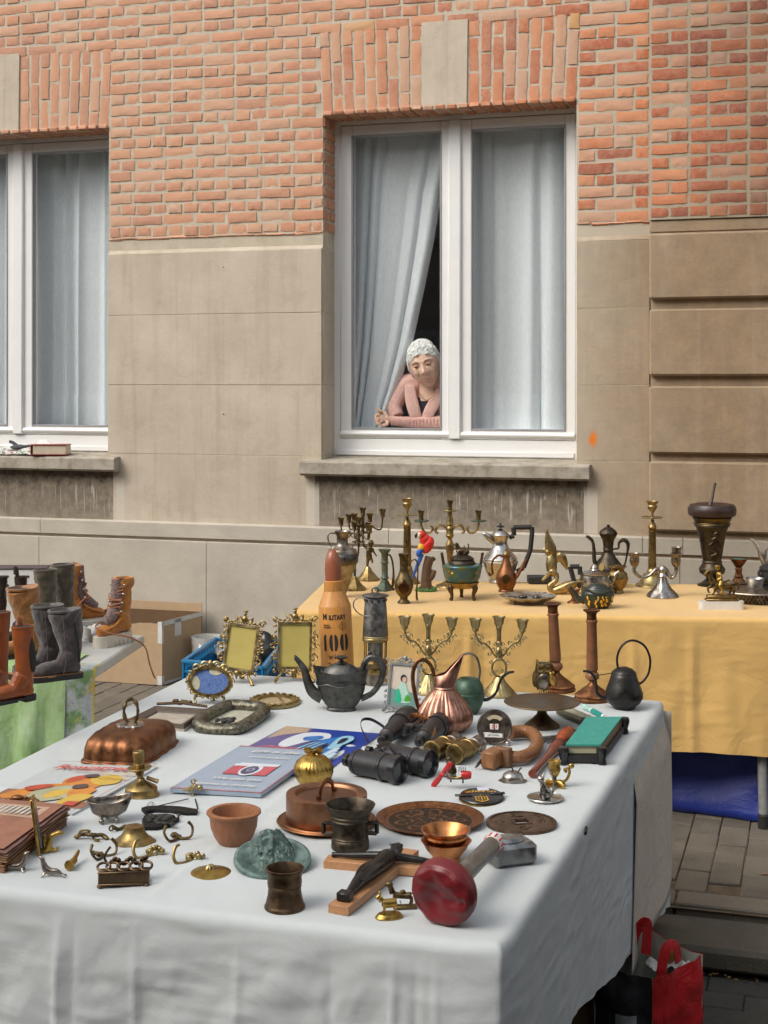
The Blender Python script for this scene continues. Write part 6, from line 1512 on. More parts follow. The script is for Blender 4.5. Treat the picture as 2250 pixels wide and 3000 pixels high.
# ---- toy engine with a red propeller
t = T('toy_engine', 'tiny toy engine with red propeller and red tank', 'toy engine', 1335, 2312, Z1, None, -8, lift=.016)
REDPL = plain('red_plastic', (.50, .025, .03), .25, .15)
t.part('mount', MB().box((4, 0, 12), (60, 20, 4), 1).box((-14, 0, 8), (4, 14, 16), 1).box((22, -6, 5), (5, 5, 12), 1), STEEL); t.part('crankcase', MB(TR(-16, 0, 18) @ R('Y', 90)).lathe([(0, -26), (5, -26), (6, -10), (11, -6), (11, 16), (0, 18)], 14), STEEL)
t.part('cylinder', MB(TR(-8, 0, 26) @ R('Y', -14)).lathe([(12, 0), (13, 8), (12, 10), (13, 34), (11, 36), (10, 46), (5, 50), (4, 56), (0, 57)], 18), BRONZE2); t.part('tank', MB(TR(30, 0, 22) @ R('Y', 90)).lathe([(0, -14), (11, -14), (12, -10), (12, 10), (9, 16), (0, 17)], 18), REDPL)
t.part('clip', MB().tube([(-20, -13, 20), (0, -14, 16), (18, -13, 22)], 2.4, 6, k=3), BRASS)
for i in range(4): t.part('fin', MB().box((10+i*6, 0, 38), (1.4, 10, 14)), BLACKM)
pr = MB(TR(-40, 0, 20) @ R('Y', 6))
for s_ in (-1, 1): pr.tube([(0, 0, 0), (s_*-6, s_*6, s_*-11), (s_*-16, s_*14, s_*-28), (s_*-24, s_*16, s_*-40), (s_*-27, s_*16, s_*-45)], [3, 7, 9, 7, 2], 8, flat=.25, k=3)
t.part('propeller', pr, REDPL); t.part('hub', MB(TR(-40, 0, 20) @ R('Y', 90)).lathe([(0, -9), (7, -7), (8, 6), (0, 7)], 14), REDPL)
# ---- small silver bell push
t = T('silver_dome', 'small silver domed lid with tiny horns near the wooden brace', 'lid', 1502, 2288, Z1)
t.part('flange', MB().lathe([(38, 0), (40, 3), (30, 6)], 36, sy=.8, fn=lambda a, z: 1+.07*cos(8*a)), SILVER3); t.part('dome', MB().lathe([(32, 4), (32, 10), (26, 22), (14, 29), (0, 31)], 28, sy=.85), SILVER); t.part('horns', MB().tube([(2, 0, 29), (-2, 0, 38), (-7, 0, 40)], 2.2, 6, k=2).tube([(16, 0, 27), (22, 0, 36), (27, 0, 38)], 2.2, 6, k=2), BLACKM)
# ---- black round badge with gold lettering
t = T('black_badge', 'black round medal with gold lettering and shield', 'medal', 1408, 2343, Z1, None, 4)
M = TR(0, 0, 7) @ R('X', 4)
t.part('back_plate', MB(M).lathe([(0, -6), (62, -6), (64, -4), (60, -2), (0, -2)], 44), GILT); t.part('disc', MB(M @ TR(4, 6, 0)).lathe([(0, -2), (63, -2), (66, 1), (64, 4), (0, 5)], 44), BLACKP)
t.part('bar', MB(M).box((-50, 4, 6), (50, 12, 4), 1).box((52, 16, 6), (44, 12, 4), 1), BLACKP); t.part('price_sticker', MB(M).box((14, 52, 6.5), (34, 26, 1)), plain('lilac_sticker', (.55, .53, .62), .6))
def lying(t_, txt, size, x, y, z, mat, bold=.3, bend=None, wx=1.0, M=M):
    me = text_mesh(txt, size, bold, wx=wx)
    for v in me.vertices: xx, yy = v.co.x+x, v.co.y; v.co = (M @ Vector((xx, y+yy-(bend*xx*xx if bend else 0), z)))*t_.s
    me.materials.append(mat); link('lettering', me, None, t_.o)
lying(t, 'UKRAINE UAP', 20, 4, 34, 6, GOLDP, .7, .003, .72)
sh_ = MB(M)
for o_ in ([(-19, -10), (-15, -10), (-15, -36), (0, -50), (0, -54), (-19, -40)], [(19, -10), (15, -10), (15, -36), (0, -50), (0, -54), (19, -40)], [(-2, -14), (2, -14), (2, -46), (-2, -46)], [(-10, -16), (-7, -16), (-7, -34), (-10, -34)], [(10, -16), (7, -16), (7, -34), (10, -34)], [(-19, -8), (19, -8), (19, -11), (-19, -11)]): sh_.prism(o_, .8, 5.6)
sh_.ell((0, 2, 6), (2.6, 2.6, 1), 8, 5); t.part('shield_emblem', sh_, GOLDP)
# ---- silver cat in a ring dish
t = T('cat_dish', 'silver cat with a long tail sitting in a small ring dish', 'ring dish', 1597, 2345, Z1)
t.part('dish', MB().lathe([(0, 0), (40, 0), (50, 5), (53, 9), (51, 11), (46, 7), (0, 5)], 40), SILVER2); t.part('beading', MB().tube([(51.5*cos(a), 51.5*sin(a), 10) for a in [i*pi/36 for i in range(72)]], [2.4 if i % 2 else 1.6 for i in range(72)], 6, closed=True), SILVER2)
b = MB().ell((6, 0, 20), (16, 14, 16)).tube([(2, -2, 24), (-6, -4, 44), (-10, -5, 54)], [13, 9, 7], 10, k=3).ell((-13, -6, 64), (11, 10, 10)).tube([(-18, -6, 70), (-24, -6, 82)], [5, 1], 6).tube([(-7, -6, 71), (-4, -6, 83)], [5, 1], 6).tube([(-10, -8, 44), (-14, -12, 24), (-15, -14, 8)], [5, 4, 4.5], 8, k=2).tube([(-2, -10, 36), (-4, -15, 20), (-6, -17, 8)], [5, 4, 4.5], 8, k=2)
t.part('cat', b, SILVER, vox=1.6, it=2); t.part('tail', MB().tube([(18, 2, 12), (26, 2, 34), (24, 2, 60), (18, 2, 84), (14, 2, 92)], [4, 3.6, 3.4, 3.4, 3], 8, k=4), SILVER)
# ---- gilt chamberstick
t = T('chamber_candlestick', 'small gilt candle holder with leaf foot and curled handle', 'candlestick', 1624, 2308, Z1)
lf_ = MB()
for i in range(6): a = i*pi/3+.3; lf_.at(R('Z', math.degrees(a))).tube([(4, 0, 14), (18, 0, 12), (30, 0, 5), (38, 0, 2)], [8, 11, 9, 2], 8, flat=.3, k=3)
lf_.M = Matrix(); t.part('leaf_foot', lf_, GILT); t.part('cup', MB().lathe([(6, 12), (8, 22), (6, 30), (14, 40), (19, 54), (16, 68), (19, 78), (20, 81), (16, 81), (12, 66), (0, 50)], 24, fl=(9, .05, 38, 70)), GILT)
t.part('handle', MB().tube([(14, 0, 16), (34, 0, 22), (44, 0, 42), (42, 0, 56), (30, 0, 54), (36, 0, 46)], [4, 4.4, 4.4, 4, 4, 5], 8, k=4).ell((50, 0, 64), (9, 6, 8)), GILT)
# ---- flat metal discs
t = T('coin_disc', 'big bronze disc like a coin with a square hole in its middle', 'disc', 1528, 2416, Z1, None, 10)
COIN = metal('coin_bronze', (.10, .065, .045), (.26, .17, .115), .42, 60, .5, .8)
sq = [(20*x, 20*y) for x, y in rectp(1, 1, 10)]; sq2 = [(26*x, 26*y) for x, y in rectp(1, 1, 10)]
ci = lambda r: [(r*cos(atan2(y, x)), r*sin(atan2(y, x))) for x, y in rectp(1, 1, 10)]
t.part('disc', MB().ring(ci(102), sq, 8, 1), COIN, ang=30); t.part('rim', MB().ring(ci(103), ci(92), 12, 0, 2), COIN, ang=30); t.part('inner_rim', MB().ring(sq2, sq, 11, 1, 1), COIN, ang=30)
for (cx_, cy_, seq) in ((0, 60, ((-14, 8, 28, 4), (-10, -4, 20, 4), (-2, 2, 4, 28), (8, -12, 22, 4))), (0, -60, ((-12, 10, 24, 4), (0, 0, 26, 4), (0, 0, 4, 24), (-8, -12, 16, 4))), (-60, 0, ((0, 10, 26, 4), (0, -2, 22, 4), (-8, 0, 4, 26), (8, -10, 4, 18))), (60, 0, ((0, 12, 22, 4), (0, 0, 26, 4), (4, -4, 4, 30), (-8, -8, 4, 16)))):
    st = MB()
    for q_, (x, y, w_, h_) in enumerate(seq): st.box((cx_+x, cy_+y, 10+.1*q_), (w_, h_, 3.4), .8)
    t.part('raised_character', st, COIN)
t = T('copper_plate', 'round copper plate engraved with leaves in front of the toy engine', 'plate', 1260, 2408, Z1)
t.part('rim', MB().lathe([(120, 1), (150, 8), (157, 14), (158, 16), (154, 16), (146, 12), (126, 6), (122, 5)], 72), metal('plate_rim', (.30, .12, .05), (.50, .24, .11), .32, 50))
t.part('well', MB().lathe([(124, 5), (118, 4), (0, 4)], 60), COIN)
en = MB(); rr = random.Random(4)
for i in range(9):
    a = i*2*pi/9
    en.at(R('Z', math.degrees(a)) @ TR(90, 0, 4)).tube([(-24, -18, 0), (-4, -22, 1), (14, -8, 1), (8, 8, 1), (-10, 14, 0)], [3, 5, 6, 5, 2], 6, flat=.4, k=3, up=(0, 0, 1))
for i in range(110):
    a = rr.uniform(0, 6.3); r_ = 78*sqrt(rr.random()); en.at(TR(r_*cos(a), r_*sin(a), 4) @ R('Z', rr.uniform(0, 360))).ell((0, 0, 0), (9, 4, 2), 7, 4)
for i in range(44):
    a = i*2*pi/44; en.at(TR(136*cos(a), 136*sin(a), 9) @ R('Z', math.degrees(a)+45)).box((0, 0, 0), (7, 7, 2), .5)
en.M = Matrix(); t.part('engraving', en, metal('engraved_copper', (.24, .12, .06), (.42, .22, .11), .34, 60))
# ---- nested copper bowls
t = T('copper_bowl', 'lower of two nested bright copper bowls', 'bowl', 1307, 2521, Z1, 'nested copper bowls')
t.part('bowl', MB().lathe([(0, 0), (40, 0), (42, 3), (40, 12), (46, 20), (60, 36), (68, 52), (74, 58), (75, 60), (70, 60), (60, 44), (40, 22), (0, 18)], 40), COPPER2)
t = T('copper_bowl', 'upper of two nested bright copper bowls', 'bowl', 1306, 2521, Z1, 'nested copper bowls', lift=.020)
t.part('bowl', MB().lathe([(0, 0), (38, 0), (44, 10), (58, 26), (64, 40), (62, 46), (72, 60), (73, 62), (68, 62), (56, 40), (34, 12), (0, 8)], 40), COPPER2)
# ---- big mortar
t = T('mortar', 'big dark bronze mortar with square side handles', 'mortar', 1026, 2484, Z1)
t.part('body', MB().lathe([(0, 0), (54, 0), (56, 3), (55, 26), (52, 30), (54, 34), (51, 38), (53, 80), (57, 84), (55, 88), (59, 96), (57, 100), (62, 108), (72, 124), (74, 128), (70, 129), (60, 112), (48, 60), (0, 30)], 40), BRONZE)
for s_ in (-1, 1):
    h = MB(); pth = [(s_*52, 0, 72), (s_*78, 0, 74), (s_*78, 0, 42), (s_*52, 0, 44)]
    for p, q in zip(pth, pth[1:]): h.tube([p, q], 6.5, 4)
    t.part('handle', h, BRONZE, ang=20)
t = T('small_mortar', 'small waisted dark bronze mortar at the table front', 'mortar', 834, 2660, Z1)
t.part('body', MB().lathe([(0, 0), (58, 0), (60, 4), (60, 8), (57, 12), (55, 18), (50, 40), (48, 62), (50, 66), (49, 70), (51, 74), (50, 92), (54, 108), (57, 114), (57, 118), (52, 119), (48, 108), (40, 40), (0, 20)], 40), BRONZE2)
# ---- copper cheese dish
t = T('cheese_dish', 'round copper lidded dish with a strap handle on its plate', 'lidded dish', 957, 2412, Z1)
t.part('plate', MB().lathe([(0, 0), (120, 0), (140, 5), (147, 10), (145, 13), (136, 11), (133, 15), (124, 15), (0, 12)], 60), DK_COPPER)
t.part('lid', MB().lathe([(117, 13), (119, 18), (119, 86), (118, 90), (94, 90), (90, 84), (88, 82), (0, 86)], 60), metal('lid_copper', (.36, .17, .09), (.52, .28, .17), .34, 14))
t.part('handle', MB(R('Z', 62)).tube([(-56, 0, 86), (-40, 0, 88), (-30, 0, 112), (0, 0, 126), (30, 0, 112), (40, 0, 88), (56, 0, 86)], 8, 8, flat=.3, k=4), DK_COPPER)
for s_ in (-1, 1): t.part('rivet', MB(R('Z', 62)).ell((s_*46, 0, 89), (4, 4, 2.6), 8, 6), DK_COPPER)
# ---- gold gourd pot
t = T('gold_pot', 'gold ribbed gourd shaped pot tied with a metal bow', 'pot', 919, 2300, Z1)
t.part('pot', MB().lathe([(0, 0), (30, 0), (44, 10), (54, 26), (57, 40), (57, 44)], 96, fl=(32, .05, 0, 43)), GILT); t.part('lid', MB().lathe([(56.5, 44), (57, 52), (50, 70), (34, 84), (16, 90), (10, 93), (12, 99)], 96, fl=(32, .06, 0, 92)), GILT)
bw = MB().lathe([(9, 92), (8, 96), (13, 104), (9, 104)], 16)
for s_ in (-1, 1): bw.tube([(0, -4, 97), (s_*14, -6, 108), (s_*24, -4, 104), (s_*16, -4, 96), (0, -6, 96)], [3, 6, 6, 5, 3], 7, flat=.4, k=3).tube([(s_*2, -5, 95), (s_*12, -12, 86), (s_*20, -14, 76)], [4, 5, 5], 6, flat=.4, k=3)
bw.ell((0, -6, 98), (6, 5, 6)); t.part('bow', bw, GILT)
# ---- wooden bowl
t = T('wooden_bowl', 'plain turned reddish wooden bowl with a thick rim', 'bowl', 685, 2471, Z1)
t.part('bowl', MB().lathe([(0, 0), (42, 0), (45, 3), (58, 24), (68, 50), (71, 78), (74, 84), (80, 90), (80, 95), (74, 98), (64, 96), (60, 86), (52, 40), (0, 20)], 44), BOWLW)
# ---- gilt lid with a knob
t = T('gold_dish_cover', 'flat gold lid with a knotted knob', 'lid', 617, 2558, Z1)
t.part('lid', MB().lathe([(63, 0), (65, 2), (60, 5), (30, 10), (14, 14), (0, 15)], 44), metal('dull_gold', (.45, .29, .07), (.62, .42, .13), .3, 60)); kn = MB(); rr = random.Random(6)
for i in range(8): a = i*pi/4; kn.tube([(15*cos(a), 13*sin(a), 10), (9*cos(a), 8*sin(a), 20), (0, 0, 24+rr.uniform(-2, 2))], [4, 4, 3], 6, k=2)
t.part('knob', kn, PALE_BRASS)
# ---- green medallion with a bearded face
t = T('face_medallion', 'green patinated medallion with a bearded curly haired face in high relief', 'medallion', 798, 2540, Z1, None, 8, lift=.012)
M = R('X', 13)
t.part('plate', MB(M).lathe([(0, 0), (110, 0), (114, 4), (113, 12), (104, 15), (98, 11), (0, 11)], 60), PATINA)
def face_h(x, y):
    g = lambda cx_, cy_, sx_, sy_, a: a*exp(-((x-cx_)/sx_)**2-((y-cy_)/sy_)**2)
    h = 36*max(0, 1-((x)/66)**2-((y-10)/92)**2)**.6
    n1 = noise.noise((x*.05, y*.05, 1)); n2 = noise.noise((x*.10+n1*2, y*.10, 4))
    inner = exp(-((x/34)**4)-(((y-14)/40)**4))
    h += (1-inner)*(10*n1+20*n2)*max(0, 1-((x/84)**2+((y-2)/98)**2))
    h += g(0, 58, 52, 26, 26)+g(-26, 60, 14, 12, 8)+g(20, 66, 14, 12, 8)
    h += g(0, 8, 6.5, 17, 22)+g(0, -4, 9, 6, 10)-g(-17, 16, 9.5, 6, 20)-g(17, 16, 9.5, 6, 20)+g(-17, 15, 6.5, 3.8, 12)+g(17, 15, 6.5, 3.8, 12)+g(-17, 27, 15, 4, 10)+g(17, 27, 15, 4, 10)+g(-20, -4, 9, 9, 4)+g(20, -4, 9, 9, 4)-g(0, -20, 12, 2.8, 13)+g(0, -15, 14, 4, 5)+g(0, -27, 9, 4, 5)
    h += (6*sin(x*.22+3*n1+y*.05))*exp(-((x/46)**2)-((y+52)/30)**2)
    return h
def fg(u, v):
    a = 2*pi*u; r_ = v**.8; x, y = 88*r_*cos(a), 2+98*r_*sin(a); return (x, y, 9+(face_h(x, y) if v < .98 else 0))
t.part('face', MB(M).grid(fg, 130, 64, wu=True), PATINA, ang=180)
# ---- crucifix
Q = T2('crucifix', 'wooden crucifix with a dark cast figure lying on the cloth', 'crucifix', (991, 2680), (1200, 2510), Z1)
L = Q.L; th = 25
Q.part('upright', MB().box((0, 0, th/2), (L, 62, th), 1.5), CROSSW)
ax_, ay_ = loc_of(Q, 955, 2536); bx_, by_ = loc_of(Q, 1322, 2566); an = math.degrees(atan2(by_-ay_, bx_-ax_)); Lc = sqrt((bx_-ax_)**2+(by_-ay_)**2)
Q.part('crosspiece', MB(TR((ax_+bx_)/2, (ay_+by_)/2, th/2) @ R('Z', an)).box((0, 0, -.3), (Lc, 60, th+1), 1.5), CROSSW)
cx_ = (ax_+bx_)/2; 
def onx(s_, w_, z): a = radians(an); return (cx_+s_*cos(a)-w_*sin(a), (ay_+by_)/2+s_*sin(a)+w_*cos(a), z)
b = MB()
b.tube([(cx_+10, 0, th+16), (cx_-30, 0, th+26), (cx_-90, 2, th+24), (cx_-150, 4, th+20), (cx_-215, 6, th+20), (cx_-270, 4, th+14), (cx_-310, 2, th+10)], [12, 26, 25, 22, 20, 15, 11], 12, k=4).ell((cx_+44, 0, th+30), (24, 17, 18)).tube([(cx_+14, 0, th+20), (cx_+34, 0, th+24)], 11, 8)
for s_ in (-1, 1): b.tube([(cx_-4, s_*16, th+22), onx(-s_*50, 2, th+20) if False else onx(-s_*-1*-46 if False else s_*-52, 0, th+18), onx(s_*-105, 0, th+14), onx(s_*-150, 2, th+11), onx(s_*-176, 4, th+9)], [13, 12, 10, 7, 9], 9, k=3)
Q.part('figure', b, BLACKMET, vox=2.6, it=3); hr = MB(); rr = random.Random(7)
for i in range(14): hr.tube([(cx_+58-rr.uniform(0, 14), rr.uniform(-14, 14), th+40), (cx_+36, rr.uniform(-20, 20), th+42), (cx_+10, rr.uniform(-20, 20), th+30)], [3, 4, 2], 5, k=2)
Q.part('hair', hr, BLACKMET); Q.part('foot_block', MB().box((cx_-340, 0, th+13), (34, 40, 26), 4), BLACKMET)
dr = MB()
for i in range(9): dr.tube([(cx_-110-rr.uniform(0, 20), -22+i*5.5, th+38), (cx_-190, -20+i*5, th+38+rr.uniform(-3, 4)), (cx_-250, -15+i*3.6, th+28)], [3, 4, 2], 5, k=3)
Q.part('drapery', dr, BLACKMET)
# ---- gold cow and brass lion dog
t = T('cow_figurine', 'small golden cow figurine on an oval base', 'figurine', 1140, 2688, Z1, None, 12)
t.part('base', MB().lathe([(0, 0), (41, 0), (42, 3), (38, 8), (34, 13), (0, 15)], 32, sy=.62), GILT)
b = MB().tube([(-20, 0, 44), (0, 0, 42), (22, 0, 44)], [12, 13.5, 12], 10, k=3).tube([(-22, 0, 50), (-30, 0, 62)], [9, 7], 8).tube([(-28, -1, 66), (-40, -3, 60)], [8, 5], 8)
for (x, y) in ((-16, -7), (-14, 7), (18, -7), (20, 7)): b.tube([(x, y, 38), (x+1, y, 26), (x-1, y, 14)], [5.5, 3.6, 4], 7, k=2)
for s_ in (-1, 1): b.tube([(-28, s_*5, 71), (-27, s_*10, 78), (-30, s_*9, 84)], [3, 2.4, 1], 6, k=2).ell((-24, s_*11, 66), (3, 5, 2.6), 7, 5)
b.tube([(32, 0, 48), (37, 0, 34), (36, 0, 22)], [2.5, 1.8, 2.4], 6, k=2); t.part('cow', b, GILT, vox=1.7, it=2)
t = T('lion_figurine', 'brass lion dog figurine behind the golden cow', 'figurine', 1178, 2660, Z1, None, 4)
t.part('base', MB().box((8, 0, 4), (70, 24, 8), 2), DK_BRASS)
b = MB().tube([(-26, 0, 40), (0, 0, 36), (26, 0, 36)], [10, 9, 11], 9, k=3).tube([(-28, 0, 44), (-34, 0, 62)], [10, 8], 8).ell((-38, 0, 70), (12, 8, 9)).tube([(30, 0, 40), (38, 0, 54), (32, 0, 60)], [3, 3, 4], 7, k=2).ell((2, 0, 48), (9, 7, 6))
for (x, y) in ((-24, -6), (-22, 6), (26, -6), (24, 6)): b.tube([(x, y, 34), (x+3, y, 22), (x, y, 8)], [5.5, 4, 4.4], 7, k=2)
t.part('lion', b, DK_BRASS, vox=1.8, it=2)
# ---- red leather pad on an aluminium arm
Q = T2('punch_pad', 'red leather pad on a grey aluminium arm and block', 'boxing pad', (1297, 2715), (1450, 2548), Z1)
L = Q.L; zc = 92; Q.o.location.z = Z1
def pad(u, v):
    a = 2*pi*u; r_ = [96, 97, 90, 70, 40, 0][0]*1.0
    prof = [(40, 40), (86, 34), (95, 16), (96, -6), (92, -24), (80, -34), (60, -36), (34, -30), (0, -26)]
    x = v*(len(prof)-1); i = min(int(x), len(prof)-2); f_ = x-i; rr_ = prof[i][0]*(1-f_)+prof[i+1][0]*f_; ax2 = prof[i][1]*(1-f_)+prof[i+1][1]*f_
    y, z = rr_*cos(a), rr_*sin(a); ax2 += 9*noise.noise((y*.02, z*.03, 3))+7*exp(-((z+18+y*.2)/16)**2)*(rr_ < 82) if ax2 < -20 else 0
    return (-L*.5+ax2+10, y*.99, z*.99)
pm_ = MB(TR(0, 0, zc) @ TR(-L*.5, 0, 0) @ R('Z', -10) @ R('Y', -12) @ TR(L*.5, 0, 0)).grid(pad, 56, 33, wu=True); Q.part('pad', pm_, REDLEATH, ang=180)
pl = MB()
for i in range(26): a = i*2*pi/26; pl.tube([(-L*.5+34, 82*cos(a), zc+82*sin(a)), (-L*.5+46, 74*cos(a), zc+74*sin(a)), (-L*.5+50, 56*cos(a), zc+56*sin(a))], [4, 5, 4], 6, flat=.7, k=2)
Q.part('gather', pl, REDLEATH)
Q.part('arm', MB(TR(0, 0, zc-6) @ R('Y', 90)).lathe([(34, -L*.44), (30, -L*.36), (27, L*.30), (28, L*.50), (20, L*.53), (0, L*.53)], 26), ALU)
Q.part('arm_label', MB(TR(0, 0, zc-6) @ R('Y', 90)).lathe([(28.6, L*.42), (28.8, L*.46), (28.7, L*.50)], 26), PAPERW)
st = MB()
for i in range(10): a = i*2*pi/10; st.tube([(L*.43, 28.6*cos(a), zc-6+28.6*sin(a)), (L*.49, 28.8*cos(a), zc-6+28.8*sin(a))], 3, 5)
Q.part('label_stripe', st, REDINK)
bx, by = loc_of(Q, 1500, 2520); Q.part('block', MB(TR(bx-30, by, 38) @ R('Z', -48)).box((0, 0, 0), (150, 110, 72), 14), ALU); Q.part('block_ridge', MB(TR(bx-40, by, 76) @ R('Z', -48)).lathe([(36, 0), (30, 10), (18, 13), (0, 13)], 24, sx=1.5), ALU)
# ---- brass chamber candlestick with handle
t = T('brass_candlestick', 'old brass candlestick with drip pan on a wide stepped foot', 'candlestick', 414, 2330, Z1)
t.part('foot', MB().lathe([(0, 0), (52, 0), (53, 4), (47, 8), (47, 22), (45, 25), (24, 38), (12, 44), (9, 50)], 40), BRASS); t.part('stem', MB(R('Y', -4)).lathe([(9, 48), (8, 56), (13, 64), (11, 72), (13, 76)], 18), BRASS)
t.part('drip_pan', MB(R('Y', -4)).lathe([(12, 74), (30, 76), (36, 81), (35, 83), (26, 80), (0, 79)], 34), BRASS); t.part('socket', MB(R('Y', -4)).lathe([(15, 78), (15, 88), (17, 92), (15, 96), (16, 112), (17, 128), (15, 130), (12, 128), (0, 116)], 24), BRASS); t.part('side_stub', MB().tube([(16, 0, 52), (36, -4, 46), (50, -6, 42)], [6, 6, 7], 8, k=2), BRASS)
# ---- silver sauce boat on ball feet
t = T('sauce_boat', 'tarnished silver sauce boat on three ball feet', 'sauce boat', 318, 2406, Z1, None, 18)
def boat(u, v):
    a = 2*pi*u; prof = [(.05, 14), (.45, 16), (.75, 28), (.95, 50), (1.04, 62), (.98, 62), (.86, 48), (.6, 30), (.02, 24)]
    x = v*(len(prof)-1); i = min(int(x), len(prof)-2); f_ = x-i; r_ = prof[i][0]*(1-f_)+prof[i+1][0]*f_; z = prof[i][1]*(1-f_)+prof[i+1][1]*f_
    hi = max(0, min(1, (z-28)/34)); return (62*r_*cos(a)*(1+.12*max(0, cos(a))), 42*r_*sin(a), z+hi*(16*cos(a)**2*(1 if cos(a) > 0 else .25)))
t.part('bowl', MB().grid(boat, 44, 33, wu=True), SILVER3, ang=180)
for a in (-2.3, -.9, 1.6): t.part('ball_foot', MB().ell((34*cos(a), 30*sin(a), 8), 8).tube([(34*cos(a), 30*sin(a), 14), (28*cos(a), 24*sin(a), 30)], [4, 6], 7), SILVER3)
# ---- cast iron plaque on chains
t = T('iron_plaque', 'cast iron hanging plaque in two pieces joined by chains', 'plaque', 492, 2388, Z1)
pts_ = lambda L_: [loc_of(t, *p) for p in L_]
t.part('top_bar', MB().prism(pts_([(414, 2376), (432, 2371), (480, 2369), (530, 2372), (580, 2380), (576, 2391), (545, 2391), (500, 2383), (450, 2381), (425, 2387)]), 9, 1), IRON)
t.part('plaque', MB().prism(pts_([(416, 2412), (425, 2398), (462, 2396), (490, 2394), (505, 2402), (526, 2407), (510, 2416), (498, 2425), (460, 2433), (424, 2434)]), 10, 1), IRON)
o = MB(); rr = random.Random(9)
for i in range(26): x, y = loc_of(t, rr.uniform(428, 505), rr.uniform(2402, 2426)); o.ell((x, y, 12), (9, 12, 5), 7, 5, R('Z', rr.uniform(0, 180)))
t.part('relief', o, IRON)
ch = MB()
def chain(a, b, n=22, za=8, zb=8, arch=0):
    (x0, y0), (x1, y1) = loc_of(t, *a), loc_of(t, *b)
    for i in range(n):
        f_ = (i+.5)/n; ch.ell((x0+(x1-x0)*f_, y0+(y1-y0)*f_, za+(zb-za)*f_+arch*sin(pi*f_)), (3.0, 2.2, 1.8), 6, 4)
chain((450, 2372), (552, 2348), 30); chain((572, 2348), (580, 2378), 12); chain((428, 2388), (428, 2402), 6); chain((525, 2390), (522, 2404), 6)
for (x, y) in ((440, 2362), (526, 2388)): lx, ly = loc_of(t, x, y); ch.tube([(lx+8*cos(a), ly+26*sin(a), 5) for a in [i*pi/8 for i in range(16)]], .9, 5, closed=True)
t.part('chain', ch, IRON)
# ---- bird shaped key ring at the plate's corner
t = T('bird_hook', 'small brass bird shaped hook on the corner of the grey blue plate', 'hook', 560, 2334, Z1, None, 0, lift=.009)
o = MB().tube([(-24, 0, 8), (-6, 0, 10), (6, 0, 16), (14, 0, 24)], [3, 7, 8, 6], 8, k=3).ell((26, 0, 14), (9, 8, 9)); curl(o, 6, 32, 8, 1, 0, 2.4); curl(o, 2, -2, 9, 1, 1, 2.4, 0); o.tube([(8, 0, 16), (2, 0, 6)], 4, 7); t.part('hook', o, PALE_BRASS)
# ---- brass bell base
t = T('brass_bell_base', 'bell shaped brass base with a flat top among the hooks', 'lamp base', 393, 2468, Z1)
t.part('base', MB().lathe([(60, 2), (61, 5), (52, 10), (38, 22), (30, 36), (27, 48), (24, 49), (0, 49)], 44, fn=lambda a, z: 1+(.05*cos(6*a) if z < 12 else 0)), BRASS)
for a in (-2, -.5, 1): t.part('foot', MB().ell((52*cos(a), 52*sin(a), 3), (9, 6, 3.5)), BRASS)
# ---- brass hooks
def hook(px, py, rot, kind, label):
    t = T('wall_hook', label, 'hook', px, py, Z1, 'loose brass wall hooks', rot)
    rr = random.Random(px); o = MB()
    if kind == 'leaf':
        for i in range(16): u = rr.uniform(-1, 1); v = rr.random(); o.ell((14+u*26, rr.uniform(-10, 10), 6+v*22*(1-abs(u)*.6)), (8, 6, 9), 7, 5, R('Y', rr.uniform(-40, 40)))
        t.part('leaf_plate', o, PALE_BRASS)
        t.part('hook', MB().tube([(6, -10, 8), (-14, -24, 4), (-36, -30, 6), (-46, -20, 24), (-40, -8, 46), (-28, -4, 52)], [6, 6, 5, 5, 5, 4], 8, k=4), BRASS)
    elif kind == 'twist':
        for i in range(13): a = i*.5; o.ell((-34+i*5.6, 5*sin(a), 7+4*cos(a*2)), (6, 6, 6), 7, 5)
        curl(o, -40, 10, 10, 1, 0, 3); t.part('stem', o, DK_BRASS)
    elif kind == 'double':
        for s_ in (-1, 1): o.tube([(0, 0, 8), (s_*14, -12, 4), (s_*36, -16, 8), (s_*46, -6, 30), (s_*36, 2, 46)], [5, 4.4, 4, 4, 5], 8, k=4)
        t.part('hook', o, DK_BRASS); m2 = MB(); 
        for i in range(7): m2.ell((rr.uniform(-8, 8), 4+i*5, 7+rr.uniform(0, 3)), (8, 6, 5), 7, 5)
        t.part('plate', m2, DK_BRASS)
    else:
        for i in range(20): u = i/19; o.ell((-58+90*u, 8*sin(u*9), 8+9*sin(u*pi)+rr.uniform(-2, 2)), (9, 7, 6), 7, 5)
        t.part('plate', o, DK_BRASS); t.part('hook', MB().tube([(-50, -2, 10), (-44, -6, 26), (-26, -6, 30), (-14, -4, 26)], [4, 4, 3.6, 4], 8, k=3).tube([(-6, -4, 10), (6, -16, -2+8), (20, -24, 10)], [4, 4, 4], 7, k=2), BRASS)
hook(280, 2462, -10, 'scroll', 'scrolled brass wall hook beside the bell shaped base'); hook(300, 2512, 50, 'double', 'small brass double hook in front of the scrolled hook'); hook(520, 2460, 35, 'double', 'thin bent brass double hook beside the wooden bowl')
hook(438, 2508, 8, 'leaf', 'leafy brass wall hook just behind the dark letter rack'); hook(555, 2524, 6, 'leaf', 'leafy brass wall hook close to the gold lid'); hook(366, 2432, 28, 'twist', 'twisted brass stem between sauce boat and iron plaque')
